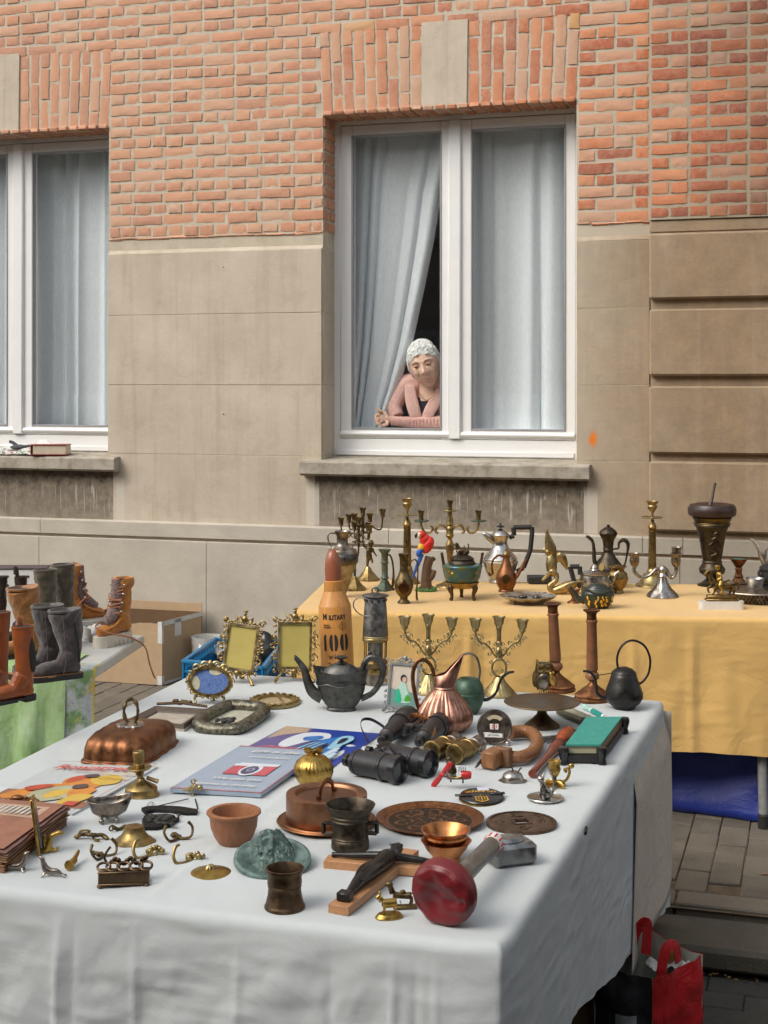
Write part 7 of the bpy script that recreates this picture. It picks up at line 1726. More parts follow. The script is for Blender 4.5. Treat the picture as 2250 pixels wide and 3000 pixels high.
# ---- dark letter rack
t = T('letter_rack', 'dark brown metal letter rack with pierced scroll back', 'letter rack', 362, 2596, Z1, None, 6)
t.part('tray', MB().box((0, -4, 24), (146, 8, 36), 2).box((0, 22, 8), (146, 60, 6), 2).box((0, 50, 22), (146, 6, 30), 2), BRONZE2); t.part('moulding', MB().box((0, -9, 8), (150, 8, 7), 2).box((0, -8, 43), (150, 7, 5), 2), BRONZE2)
for x in (-68, 68): t.part('foot', MB().ell((x, -8, 4), (9, 9, 5)), BRONZE2)
o = MB()
for i, x in enumerate((-60, -34, -2, 34, 62)): o.tube([(x+19*cos(a), 36+14*sin(a), 46+8*sin(a)) for a in [k_*pi/8 for k_ in range(16)]], 4, 6, closed=True)
for i in range(12): a = i; o.ell((-38+i*9, 52, 56+8*sin(i*1.3)), (9, 5, 7), 7, 5)
o.tube([(-52, 52, 52), (-60, 54, 70), (-48, 56, 92), (-42, 56, 98)], [4, 3.6, 3.6, 4], 7, k=3); t.part('scroll_back', o, BRONZE2)
# ---- seals and the brass whistle
def seal(px, py, rot, label, mir):
    t = T('seal_figurine', label, 'figurine', px, py, Z1, 'small silvery seals', rot); s_ = mir
    b = MB().tube([(s_*-38, 0, 6), (s_*-22, 0, 14), (s_*-4, 0, 14), (s_*12, 0, 20), (s_*20, 0, 38), (s_*24, 0, 50), (s_*34, 0, 55)], [3, 8, 9.5, 11, 7.5, 6, 2.5], 10, k=4)
    for y in (-1, 1): b.tube([(s_*12, y*6, 14), (s_*15, y*14, 4), (s_*20, y*18, 1.5)], [5, 4, 3], 7, flat=.5, k=2).tube([(s_*-36, y*2, 5), (s_*-50, y*8, 2)], [3.6, 3], 6, flat=.5)
    t.part('seal', b, SILVER3, vox=1.3, it=2)
seal(52, 2552, 8, 'silvery seal figurine nearest the album corner, nose to the air', 1); seal(146, 2566, -8, 'silvery seal figurine between the other seal and the brass whistle', -1)
Q = T2('brass_whistle', 'tiny shiny brass whistle beside the seals', 'whistle', (203, 2550), (228, 2526), Z1)
Q.part('barrel', MB(TR(-Q.L*.1, 0, 15) @ R('Y', 90)).lathe([(0, -Q.L*.45), (14, -Q.L*.45), (15, -Q.L*.38), (10, -Q.L*.3), (10, Q.L*.2), (0, Q.L*.22)], 22), GILT); Q.part('mouthpiece', MB().tube([(Q.L*.05, 0, 17), (Q.L*.3, 0, 22), (Q.L*.6, 0, 30)], [11, 9, 7], 10, flat=.6, k=2), GILT)
# ---- dragon with an upright plate
t = T('dragon_stand', 'gilt dragon holding an upright narrow mirror plate edge on', 'ornament', 118, 2500, Z1, None, 8)
t.part('plate', MB(R('Y', -8)).box((0, 0, 84), (9, 64, 166), 2), GILT); t.part('plate_face', MB(R('Y', -8)).box((5.2, 0, 84), (1.2, 54, 150)), BLACKP)
b = MB().tube([(6, 0, 6), (22, 0, 12), (26, 0, 34), (34, 0, 50), (48, 0, 56)], [9, 12, 10, 8, 7], 9, k=3).ell((54, 0, 57), (13, 8, 8)).tube([(26, 0, 14), (44, 0, 6), (52, 0, 18)], [7, 5, 4], 8, k=2).tube([(14, 0, 16), (10, 0, 40), (14, 0, 54)], [8, 6, 3], 8, k=2)
t.part('dragon', b, GILT, vox=1.7, it=2)
# ---- jewelled dish at the left edge
t = T('shell_dish', 'small rough copper dish with a beaded rim beside the painted sign', 'dish', 52, 2384, Z1, lift=.006)
t.part('dish', MB().lathe([(0, 0), (40, 2), (56, 12), (60, 18), (54, 16), (36, 8), (0, 6)], 36, sy=1.3), DK_COPPER); o = MB()
for i in range(30): a = i*2*pi/30; o.ell((58*cos(a), 75*sin(a), 17), (6, 6, 5), 7, 5)
o.ell((-14, 50, 24), (18, 12, 9)); t.part('beaded_rim', o, DK_COPPER)
# ---- flat printed things
SIGNW = plain('enamel_white', (.52, .55, .55), .35, .06)
S1 = Quad('painted_sign', 'old white enamel sign with red script and orange figures', 'sign', [(169, 2242), (462, 2251), (211, 2392), (-86, 2372)], Z1, .004, SIGNW)
OR = plain('sign_orange', (.62, .24, .05), .4, .2); OR2 = plain('sign_red', (.50, .09, .05), .4, .2); YL = plain('sign_yellow', (.62, .42, .08), .4, .15); BRN = plain('sign_brown', (.30, .13, .08), .5, .2); SG = plain('sign_sage', (.42, .42, .28), .4, .2); DKP = plain('sign_dark', (.08, .06, .06), .5)
S1.patch('print_band', [(-.0, .60), (.22, .60), (.22, .80), (-.0, .82)], BRN); S1.patch('print_band', [(.72, .78), (.995, .78), (.995, .90), (.72, .90)], BRN)
for pts, mt, k in (([(.05, .72), (.22, .52), (.42, .46), (.50, .60), (.34, .70), (.16, .80)], OR, 4), ([(.38, .34), (.58, .27), (.72, .33), (.80, .50), (.62, .58), (.45, .50)], OR, 4), ([(.40, .32), (.50, .26), (.54, .36), (.44, .44)], OR2, 4), ([(.60, .29), (.80, .24), (.92, .38), (.80, .46), (.66, .40)], YL, 4), ([(.30, .62), (.50, .50), (.70, .50), (.74, .68), (.56, .82), (.36, .84)], SG, 4), ([(.46, .62), (.62, .58), (.60, .72), (.48, .76)], YL, 4), ([(.62, .56), (.82, .54), (.84, .66), (.68, .70)], OR, 4), ([(.72, .68), (.90, .66), (.88, .80), (.70, .86)], YL, 4), ([(.78, .80), (.90, .80), (.90, .88), (.76, .88)], OR2, 0), ([(.16, .58), (.30, .50), (.40, .54), (.26, .64)], OR2, 4), ([(.50, .28), (.60, .25), (.66, .30), (.56, .33)], DKP, 3), ([(.58, .50), (.68, .47), (.72, .54), (.62, .57)], DKP, 3)): S1.patch('print', pts, mt, k)
S1.text("Rowntree's", .50, .12, .20, plain('sign_script_red', (.55, .06, .04), .4), .018, .35, .92); S1.text('Cocoa', .80, .32, .11, YL, .01, .3); S1.text('Chocolate', .78, .235, .085, YL, .01, .3)
m_ = S1.patch('print_line', [(.30, .185), (.62, .195), (.62, .205), (.30, .198)], OR2)
def edge_strip(Qd, mat, w=.008):
    for (a, b) in (((0, 0), (1, 0)), ((1, 0), (1, 1)), ((1, 1), (0, 1))):
        Qd.patch('edge_line', [(a[0], a[1]), (b[0], b[1]), (b[0]*(1-2*w)+w, b[1]*(1-2*w)+w), (a[0]*(1-2*w)+w, a[1]*(1-2*w)+w)], mat)
edge_strip(S1, BRN)
P1 = Quad('blue_poster', 'glossy deep blue printed poster with a pale swirling design', 'poster', [(838, 2131), (1117, 2152), (936, 2278), (598, 2259)], Z1, .0022, plain('poster_blue', (.012, .045, .30), .28, .2, 12))
PW = plain('poster_white', (.62, .66, .72), .3, .06); PBL = plain('poster_bright_blue', (.02, .16, .48), .3, .2); PV = plain('poster_violet', (.09, .08, .26), .3, .2); PT = plain('poster_tan', (.42, .31, .23), .3, .1); PBk = plain('poster_black', (.012, .014, .03), .3); PAQ = plain('poster_aqua', (.30, .55, .68), .3, .15)
P1.patch('print', [(0, .02), (.30, .02), (.62, .55), (.55, .80), (0, .85)], PV); P1.patch('print', [(.0, .0), (.27, .0), (.30, .10), (.12, .20), (.03, .30)], PT, 0)
P1.patch('print', [(.22, .28), (.30, .12), (.52, .10), (.60, .22), (.46, .30), (.34, .46), (.24, .42)], PW, 5); P1.patch('print', [(.36, .22), (.50, .17), (.54, .24), (.42, .30)], PBL, 5)
P1.patch('print', [(.52, .30), (.70, .16), (.84, .20), (.82, .50), (.70, .90), (.44, .94), (.40, .60)], PBL, 5)
for i in range(10): a = i/9; P1.patch('print', [(.48+.16*a, .36+.05*a), (.52+.17*a, .34+.06*a), (.50+.22*a-.10, .66+.18*a), (.44+.22*a-.10, .72+.16*a)], (PBk, PAQ, PBL)[i % 3], 3)
P1.patch('print', [(.70, .20), (.80, .16), (.86, .26), (.80, .44), (.74, .46)], PAQ, 4); P1.patch('print', [(.74, .24), (.79, .21), (.81, .30), (.77, .36)], PBk, 4)
for i in range(5): P1.patch('print', [(.80+.02*i, .42+.06*i), (.84+.02*i, .40+.06*i), (.80+.015*i, .66+.05*i), (.78+.015*i, .66+.05*i)], PW if i % 2 else PAQ, 3)
POR = plain('poster_red', (.60, .08, .08), .3); P1.text('Prince', .32, .52, .12, POR, .016, .4); P1.text('Le', .17, .52, .05, POR, .016, .4); P1.text('& les', .32, .64, .09, POR, .016, .4)
LB = plain('plate_grey_blue', (.30, .37, .46), .4, .05); RD = plain('plate_rose', (.50, .09, .12), .4)
P2 = Quad('photography_sign', 'grey blue metal plate printed with a red camera and white script', 'sign', [(702, 2200), (940, 2213), (764, 2342), (498, 2326)], Z1, .009, LB, lift=.004)
edge_strip(P2, RD, .012)
P2.patch('print', [(.33, .40), (.80, .40), (.78, .44), (.34, .445)], PW); P2.patch('print', [(.30, .46), (.80, .44), (.80, .66), (.30, .66)], RD); P2.patch('print', [(.30, .43), (.52, .41), (.80, .41), (.80, .46), (.30, .48)], PW)
P2.patch('print', [(.56+.115*cos(i*pi/12), .56+.125*sin(i*pi/12)) for i in range(24)], PW); P2.patch('print', [(.555+.085*cos(i*pi/12), .565+.09*sin(i*pi/12)) for i in range(24)], plain('plate_navy', (.05, .05, .14), .3)); P2.patch('print', [(.56+.04*cos(i*pi/12), .56+.04*sin(i*pi/12)) for i in range(24)], LB); P2.patch('print', [(.56+.024*cos(i*pi/12), .56+.024*sin(i*pi/12)) for i in range(24)], plain('plate_navy2', (.05, .05, .14), .3))
PWT = plain('plate_script', (.66, .62, .58), .4); P2.text('Life is like', .54, .14, .135, PWT, .018, .35, 1.05); P2.text('photography', .56, .275, .085, PWT, .004, .35, 1.1); P2.text('We use the', .55, .775, .11, PWT, .014, .35, 1.05); P2.text('negatives to develop', .50, .90, .088, PWT, .012, .3, 1.0)
# ---- brown album with ragged pages
A1 = Quad('old_album', 'brown old album with ragged page edges cut by the photo edge', 'album', [(-120, 2392), (196, 2418), (12, 2560), (-300, 2500)], Z1, .010, plain('album_board', (.20, .10, .055), .7, .3))
rr = random.Random(12)
for i in range(7):
    dx_, dy_ = rr.uniform(-.03, .05), rr.uniform(-.03, .03); n = 10
    ed = [(1+dx_*.6+rr.uniform(-.012, .012), j/n) for j in range(n+1)]+[(1-j/n, 1+dy_*.6+rr.uniform(-.010, .010)) for j in range(1, n+1)]
    z0 = .002+i*.0042
    pts = [(0, .02)]+ed; me = MB(); me.v = []
    lo = [tuple(A1.at(u, v, z0)) for u, v in pts]; hi = [tuple(A1.at(u, v, z0+.0022)) for u, v in pts]; k = len(pts)
    me.add(lo+hi, [tuple(range(k, 2*k)), tuple(reversed(range(k)))]+[(j, j+k, (j+1) % k+k, (j+1) % k) for j in range(k)])
    link('page', me.mesh('page', 1, 20, False), plain('album_page_%d' % i, (.30-.02*i, .16-.012*i, .07), .8, .3), A1.o)
A1.h += .0325
COVER = plain('album_cover', (.30, .135, .085), .7, .2, 20, .4, 120); A1.patch('cover', [(0, .0), (.985, .0), (.98, .98), (0, 1.0)], COVER); A1.patch('print', [(.05, .10), (.90, .10), (.90, .36), (.05, .38)], plain('cover_tan', (.46, .30, .21), .7, .2))
LT = plain('cover_pale', (.50, .45, .38), .7, .2)
for i in range(9): A1.patch('print', [(.40+i*.05, .14), (.43+i*.05, .14), (.415+i*.05, .32), (.385+i*.05, .32)], LT)
A1.patch('print', [(.1, .48), (.50, .46), (.58, .60), (.40, .80), (.1, .86)], LT, 4); A1.patch('print', [(.40, .44), (.62, .48), (.60, .58), (.44, .58)], BRN, 4)
# ------------------------------------------------------------------ the shoe stall
def world_mesh(o, pts, rel): return [tuple(Vector(p)-rel) for p in pts]
cN, cF = P(272, 1960, Z3)[0], P(424, 1861, Z3)[0]
dv = (cF-cN).normalized(); lv = Vector((-dv.y, dv.x, 0)); lv = lv if lv.x < 0 else -lv
Lr = (cF-cN).length; TBL = 1.5
e = simple_thing('shoe_table', 'grey folding table with boots under a green cloth', 'table', tuple(cN))
ra = math.degrees(atan2(-lv.y, -lv.x)); Mt = R('Z', ra)       # local x towards the table's free end, y away
link('tabletop', MB(Mt @ TR(-TBL/2, Lr/2, -.017)).box((0, 0, 0), (TBL, Lr, .034), .006).mesh('tabletop'), plain('pale_grey_top', (.50, .50, .47), .5, .08), e)
for x in (-.42, -TBL+.1):
    for y in (.06, Lr-.06): link('leg', MB(Mt).lathe([(.013, -Z3+.001), (.013, -.036)], 10, (x, y, 0)).mesh('leg'), STEEL, e)
GREEN = NT('tie_dyed_green'); co = GREEN.coord('Object', (1, 1, .35)); n1 = GREEN.noise(co, 22, 6, .7); GREEN.bsdf(GREEN.mix(GREEN.ramp(n1, [(.30, 0.0), (.72, 1.0)]), (.20, .36, .09), (.46, .58, .37)), .9, 0, GREEN.bump(GREEN.noise(GREEN.coord('Object'), 9, 5, .6), .5, .02)); GREEN = GREEN.m
def hang(u0, u1, drop, seed, over, amp=.018, nu=60, corner=False):
    def f(u, v):
        x = u0+(u1-u0)*u; s_ = v*(over+drop)
        if s_ < over: y = over-s_; z = .006+.003*noise.noise((x*12, y*12, seed)); w = 0
        else:
            d = s_-over; y = -.006-.004*min(1, d*20); z = -d+.004; w = amp*min(1, d/.2)*(noise.noise((x*9+seed, d*1.1, 1))*1.2+.6*noise.noise((x*24, d*2.5, seed)))
            y += -abs(w)*1.3-.02*d
        return tuple(Mt @ Vector((x, y, z)))
    return MB().grid(f, nu, 40)
o = link('green_cloth', hang(-1.5, -.075, .62, 3, .20, .035, 110).mesh('green_cloth', 1, 180), GREEN); o.location = cN; tag(o, 'green mottled cloth hanging over the front of the shoe table', 'cloth')
TOW = NT('printed_towel'); co = TOW.coord('Object'); n1 = TOW.noise(co, 16, 4, .6, 1.2); n2 = TOW.noise(co, 34, 3, .6, 2.0); n3 = TOW.noise(co, 11, 3)
c_ = TOW.mix(TOW.ramp(n3, [(.52, 0.0), (.60, 1.0)]), (.50, .53, .52), (.20, .34, .13)); c_ = TOW.mix(TOW.ramp(n1, [(.58, 0.0), (.62, .8)]), c_, (.60, .42, .06)); c_ = TOW.mix(TOW.ramp(n2, [(.485, 0.0), (.50, .9), (.515, 0.0)]), c_, (.05, .07, .16)); TOW.bsdf(c_, .9); TOW = TOW.m
tw = simple_thing('towel', 'white printed towel with yellow edges draped at the shoe table corner', 'towel', tuple(cN))
link('fabric', hang(-.085, .004, .52, 9, .05, .010, 20).mesh('fabric', 1, 180), TOW, tw); YE = plain('yellow_hem', (.55, .42, .03), .9, .1)
for a, b in ((-.088, -.080), (.002, .009)): link('hem', hang(a, b, .525, 9, .055, .010, 3).mesh('hem', 1, 180), YE, tw)
SLOUCH = bpy.data.textures.new('slouch', 'CLOUDS'); SLOUCH.noise_scale = .036; SLOUCH.noise_depth = 2
def boot(name, label, px, py, H, L, rot, mat, solem, z=Z3, group=None, rs=.17, lean=0, sole=.09, heel=0, open_=True, toe=1.0, lift=0):
    t = T(name, label, 'boot', px, py, z, group, rot, lift=lift); sh = L*sole
    out = spl([(-.62*L, 0), (-.56*L, .115*L), (-.36*L, .165*L), (-.08*L, .12*L), (.18*L, .115*L), (.34*L, .075*L), (.375*L, 0), (.34*L, -.075*L), (.18*L, -.115*L), (-.08*L, -.12*L), (-.36*L, -.165*L), (-.56*L, -.115*L)], 4, True)
    if heel: t.part('sole', MB().prism([(x, y) for x, y in out if x < .02*L]+[], sh*.6, heel*.3), solem); t.part('heel', MB().prism([(x, y) for x, y in out if x > .06*L], sh+heel*.4, 0), solem)
    t.part('sole' if not heel else 'welt', MB().prism([(x*1.015, y*1.03) for x, y in out], sh if not heel else sh*.5, 0 if not heel else sh*.6), solem)
    b = MB(); ln = lean*H; kx = .17*L
    b.tube([(.30*L, 0, sh+.07*L), (.12*L, 0, sh+.12*L), (-.10*L, 0, sh+.12*L), (-.36*L, 0, sh+.085*L*toe), (-.55*L, 0, sh+.06*L*toe)], [.085*L, .125*L, .135*L, .125*L, .075*L], 14, k=4)
    b.tube([(-.02*L, 0, sh+.12*L), (.06*L, 0, sh+.26*L), (.12*L, 0, sh+.36*L)], [.13*L, .15*L, .16*L], 12, k=2)
    b.tube([(.17*L, 0, sh+.04*L), (.165*L, 0, sh+.26*L), (.17*L+ln*.3, 0, H*.62), (.17*L+ln*.7, 0, H*.85), (.17*L+ln, 0, H)], [.145*L, .155*L, rs*.86*L, rs*1.0*L, rs*1.06*L], 18, k=4, flat=.82, up=(0, 1, 0))
    uo = t.part('upper', b, mat, vox=2.2, it=4); dm = uo.modifiers.new('slouch', 'DISPLACE'); dm.texture = SLOUCH; dm.strength = (11 if not heel else 2.5)*t.s; dm.texture_coords = 'OBJECT'; dm.texture_coords_object = t.o; dm.mid_level = .5
    if open_:
        t.part('collar', MB(TR(.17*L+ln, 0, H)).lathe([(rs*1.05*L, -3), (rs*1.09*L, 0), (rs*1.07*L, 4), (rs*.96*L, 4), (rs*.9*L, -6)], 26, sy=.82), mat)
        t.part('lining', MB(TR(.17*L+ln, 0, H+1)).lathe([(rs*.97*L, 1), (rs*.9*L, -2), (0, -2.5)], 24, sy=.82), BLACKM)
    t.L = L; t.H = H; t.ln = ln; t.rs = rs*L; return t
BK = 'boots set out on the shoe table'
SOLEB = RUBBER; WELT = plain('tan_welt', (.34, .16, .06), .6, .1)
def chelsea(px, py, rot, label, H=218, L=170):
    t = boot('chelsea_boot', label, px, py, H, L, rot, LEATHER, SOLEB, rs=.19, sole=.075, heel=12, lean=-.03)
    t.part('pull_tab', MB(TR(.17*L, .12*L, H)).tube([(0, 2, -18), (-2, 4, 14), (0, 10, 24), (2, 12, 8), (2, 10, -6)], 9, 6, flat=.3, k=3), LEATHER)
    for s_ in (-1, 1): t.part('elastic_gore', MB().ell((.25*L, s_*.108*L, H*.64), (12, 9, 56), 12, 9, R('Y', -6)), BLACKM)
    return t
t = boot('chelsea_boot', 'brown chelsea boot cut by the photo edge behind the shiny tan one', -22, 2040, 240, 160, 52, LEATHER, SOLEB, rs=.19, sole=.075, heel=12); t.part('pull_tab', MB(TR(.17*160, .12*160, 240)).tube([(0, 2, -18), (-2, 4, 14), (0, 10, 24), (2, 12, 8)], 9, 6, flat=.3, k=3), LEATHER)
chelsea(46, 2058, 42, 'shiny tan leather chelsea boot nearest the camera with black elastic side')
for (px, py, rot, lab, ln) in ((182, 1990, 30, 'charcoal suede ankle boot in front of its twin, tan line above the sole', -.10), (124, 1978, 38, 'charcoal suede ankle boot half hidden behind its twin', -.06)):
    t = boot('suede_boot', lab, px, py, 200, 165, rot, SUEDE_G, SOLEB, group='charcoal suede boots', rs=.28, sole=.10, lean=ln)
    L = 160; out = spl([(-.62*L, 0), (-.56*L, .115*L), (-.36*L, .165*L), (-.08*L, .12*L), (.18*L, .115*L), (.34*L, .075*L), (.375*L, 0), (.34*L, -.075*L), (.18*L, -.115*L), (-.08*L, -.12*L), (-.36*L, -.165*L), (-.56*L, -.115*L)], 4, True)
    t.part('welt', MB().prism([(x*1.035, y*1.06) for x, y in out], 4, 13), WELT)
    t.part('seam', MB().tube([(-.02*L, -.165*L, .12*L), (.02*L, -.20*L, .40*L), (-.02*L, -.24*L, .75*L), (-.06*L, -.25*L, 1.2*L)], 1.6, 5, k=3), SUEDE_G)
    t.part('zip', MB(TR(.22*L, -.17*L, 0)).tube([(8, 0, 50), (0, -8, 110), (-14, -22, 170)], 4, 6, flat=.4, k=2), BLACKM)
boot('suede_boot', 'tall tan suede boot leaning behind the tan leather ones', 62, 1930, 205, 170, 40, SUEDE_T, SOLEB, rs=.27, lean=-.12)
for (px, py, lab) in ((120, 1905, 'olive brown suede boot further left, behind the tan suede boot'), (172, 1890, 'olive brown suede boot behind the charcoal pair, beside the orange boot')):
    boot('olive_boot', lab, px, py, 232, 150, 55, SUEDE_O, SOLEB, group='olive suede boots', rs=.235, lean=-.04)
for (px, lab) in ((50, 'dark brown boot standing before the perforated white box'), (-8, 'dark brown boot cut by the photo edge at the back')):
    t = boot('dark_boot', lab, px, 1885, 190, 120, 70, LEATHER_D, SOLEB, group='dark brown boots', rs=.17)
    t.part('pull_tab', MB(TR(.17*120, 10, 190)).tube([(0, 2, -10), (-2, 4, 22), (0, 10, 30), (2, 12, 8)], 9, 6, flat=.3, k=3), LEATHER_D)
# perforated white box
t = T('perforated_box', 'white perforated box panel at the back of the shoe table', 'box', 35, 1868, Z3)
t.part('panel', MB().box((0, 40, 100), (190, 70, 200), 2), PAPERW); t.part('lid_edge', MB().box((0, 40, 201.5), (196, 76, 4), 1), plain('dark_edge', (.08, .05, .05), .5))
for i in range(5):
    for j in range(2): t.part('hole', MB(TR(-44+i*30, 4.6, 178-j*26)).lathe([(0, -.5), (4, -.5), (4, .5), (0, .6)], 12).at(Matrix()) if False else MB(TR(-44+i*30, 4.6, 178-j*26) @ R('X', 90)).lathe([(4, -.2), (4, .4), (0, .5)], 12), BLACKM)
# orange laced boots
def orange(px, py, rot, label, lift=0, tip=None):
    t = boot('laced_boot', label, px, py, 172, 148, rot, SUEDE_OR, CREAMSOLE, group='orange laced boots with fleece tongues', rs=.19, sole=.22, toe=1.15, lift=lift)
    L, H = 148, 172
    t.part('cuff', MB(TR(.17*L, 0, H-2)).lathe([(.20*L, -8), (.235*L, 0), (.245*L, 12), (.22*L, 22), (.17*L, 22), (.14*L, 8)], 26, sy=.85), SUEDE_OR)
    tg = MB().tube([(-.38*L, 0, .43*L), (-.20*L, 0, .55*L), (-.06*L, 0, .72*L), (-.02*L, 0, 1.0*L), (0, 0, 1.28*L)], [.09*L, .12*L, .115*L, .12*L, .12*L], 12, k=4, flat=1, up=(0, 1, 0))
    t.part('fleece_tongue', tg, FUR)
    t.part('toe_seam', MB().tube([(-.06*L, -.15*L, .52*L), (-.25*L, -.15*L, .40*L), (-.46*L, -.10*L, .34*L), (-.53*L, 0, .32*L), (-.46*L, .10*L, .34*L), (-.25*L, .15*L, .40*L), (-.06*L, .15*L, .52*L)], 3.2, 7, k=4), SUEDE_OR)
    lc = MB()
    for i in range(6):
        z = .62*L+i*.125*L; x = -.17*L+i*.022*L+(.03*L if i > 2 else 0)
        s_ = 1 if i % 2 else -1
        lc.tube([(x+.06*L, s_*.17*L, z), (x-.05*L, 0, z+.03*L), (x+.06*L, -s_*.17*L, z+.085*L)], 2.3, 7, k=3); lc.tube([(x+.06*L, -s_*.17*L, z+.01*L), (x-.04*L, 0, z), (x+.06*L, s_*.17*L, z+.03*L)], 2.3, 7, k=3)
    t.part('lace', lc, LACE)
    for i in range(4):
        for s_ in (-1, 1): t.part('lace_hook', MB().ell((-.08*L+i*.03*L, s_*.175*L, .66*L+i*.17*L), 4, 8, 6), SILVER2)
    lug = MB()
    for i in range(7):
        for s_ in (-1, 1): lug.box((-.46*L+i*.13*L, s_*.135*L, .05*L), (7, 10, .10*L), 1.5)
    t.part('tread', lug, CREAMSOLE)
    return t
t = orange(344, 1886, 58, 'orange laced boot with fleece tongue perched alone on the table corner')
m = MB(); pl_pts = [loc_of(t, 296, 1850, Z3)+(60,), loc_of(t, 262, 1800, Z3)+(30,)]
t.part('loose_lace', MB().tube([(-40, 22, 70), (-92, 0, 62), (-70, -40, 44), (-30, -74, 30), (10, -96, 0), (22, -104, -50), (34, -108, -84), (40, -110, -96)], 2.4, 7, k=5), LACE)
t = orange(228, 1846, 215, 'orange laced boot tipped over behind the charcoal boots'); t.part('loose_lace', MB().tube([(-20, 40, 100), (10, 60, 96), (40, 66, 60), (20, 74, 20)], 2.3, 7, k=4), LACE)
# crumpled tissue in a shoebox lid
t = T('shoebox_lid', 'grey white shoebox lid with crumpled tissue between the orange boots', 'box lid', 288, 1868, Z3, None, 30)
t.part('lid', MB().box((0, 0, 4), (90, 120, 6), 1).box((-44, 0, 20), (4, 120, 34), 1).box((44, 0, 20), (4, 120, 34), 1).box((0, 60, 22), (90, 4, 38), 1), plain('grey_card', (.42, .41, .38), .7))
t.part('tissue', MB().grid(lambda u, v: (-40+80*u, -56+110*v, 22+26*noise.noise((u*4, v*4, 2))+10*noise.noise((u*11, v*11, 6))), 18, 18), plain('tissue_paper', (.58, .57, .54), .8), ang=15)
# ------------------------------------------------------------------ cardboard box, bucket and crate on the pavement
KRAFT = plain('kraft_cardboard', (.46, .32, .19), .8, .1, 12, .1); KRAFT_SHADED = plain('kraft_shaded_inside', (.15, .085, .04), .85, .12, 12)  # second card colour is darker: the shade inside the box is painted in
FR, BR, FL = P(475, 2010, 0)[0], P(592, 1972, 0)[0], P(205, 1993, 0)[0]; BL = FL+(BR-FR); hb = 188*(4200*EYE/885)/F/1.0
hb = (2010-1822)/F*(-FR.x*SY+FR.y*CY)
c0 = (FR+BR+FL+BL)/4; e = simple_thing('cardboard_box', 'open cardboard box with taped corners standing by the wall', 'box', (c0.x, c0.y, 0))
def panel(a, b, z0, z1, th, name, mat, torn=0, par=None):
    a, b = a-c0, b-c0; d = (b-a).normalized(); nrm_ = Vector((d.y, -d.x, 0))*th; n = 24; vs = []; r_ = random.Random(len(name))
    for i in range(n+1):
        p = a+(b-a)*i/n; zt_ = z1-(torn*(.5+.5*noise.noise((i*.35, 3, 1))+.35*r_.random()) if torn else 0)
        vs += [(p.x, p.y, z0), (p.x, p.y, zt_), (p.x+nrm_.x, p.y+nrm_.y, zt_), (p.x+nrm_.x, p.y+nrm_.y, z0)]
    fs = [(i*4+q, (i+1)*4+q, (i+1)*4+(q+1) % 4, i*4+(q+1) % 4) for i in range(n) for q in range(4)]+[(0, 1, 2, 3), tuple(n*4+q for q in (3, 2, 1, 0))]
    return link(name, MB().add(vs, fs).mesh(name, 1, 30), mat, par or e)
panel(FL, FR, .004, hb, -.005, 'front_panel', KRAFT, .018); sp2 = panel(FR, BR, .004, hb, -.005, 'side_panel', KRAFT); panel(BR, BL, .004, hb, -.005, 'back_panel', KRAFT_SHADED); panel(BL, FL, .004, hb, -.005, 'side_panel', KRAFT_SHADED); panel(BR, BL, hb+.0005, hb+.045, -.006, 'back_flap', KRAFT)
link('bottom', MB().add([tuple(p-c0+Vector((0, 0, .006))) for p in (FL, FR, BR, BL)], [(0, 1, 2, 3)]).mesh('bottom', 1, 30, False), KRAFT_SHADED, e)
def onface(a, b, u, z, off=.0015):
    d = (b-a).normalized(); nn = Vector((d.y, -d.x, 0)); nn = nn if nn.y < 0 else -nn
    return a+(b-a)*u+nn*off+Vector((0, 0, z))-c0, d, nn
def facequad(a, b, u0, u1, z0, z1, name, mat, off=.0015):
    p, d, nn = onface(a, b, u0, z0, off); q, _, _ = onface(a, b, u1, z0, off); up = Vector((0, 0, z1-z0))
    return link(name, MB().add([tuple(p), tuple(q), tuple(q+up), tuple(p+up)], [(0, 1, 2, 3)]).mesh(name, 1, 30, False), mat, e)
for (a, b, u0, u1, z0, z1) in ((FL, FR, .955, 1.0, hb-.11, hb), (FR, BR, 0, .03, hb-.11, hb+.001), (FL, FR, .95, 1.0, .004, .05), (FR, BR, 0, .05, .004, .05), (FR, BR, .30, .46, hb-.09, hb), (FR, BR, .0, 1.0, hb-.022, hb+.002), (FR, BR, .0, 1.0, .004, .018)): facequad(a, b, u0, u1, z0, z1, 'tape', TAPE)
facequad(FR, BR, .84, .93, .10, .19, 'hand_hole', BLACKM, .001)
t = T('bucket', 'white plastic bucket standing behind the cardboard box', 'bucket', 608, 1990, 0.0)
t.part('pail', MB().lathe([(0, 0), (42, 0), (47, 120), (48, 126), (45, 126), (44, 118), (38, 8), (0, 6)], 36), plain('milky_plastic', (.58, .58, .55), .35, .06, 10, .05, Transmission_Weight=.15))
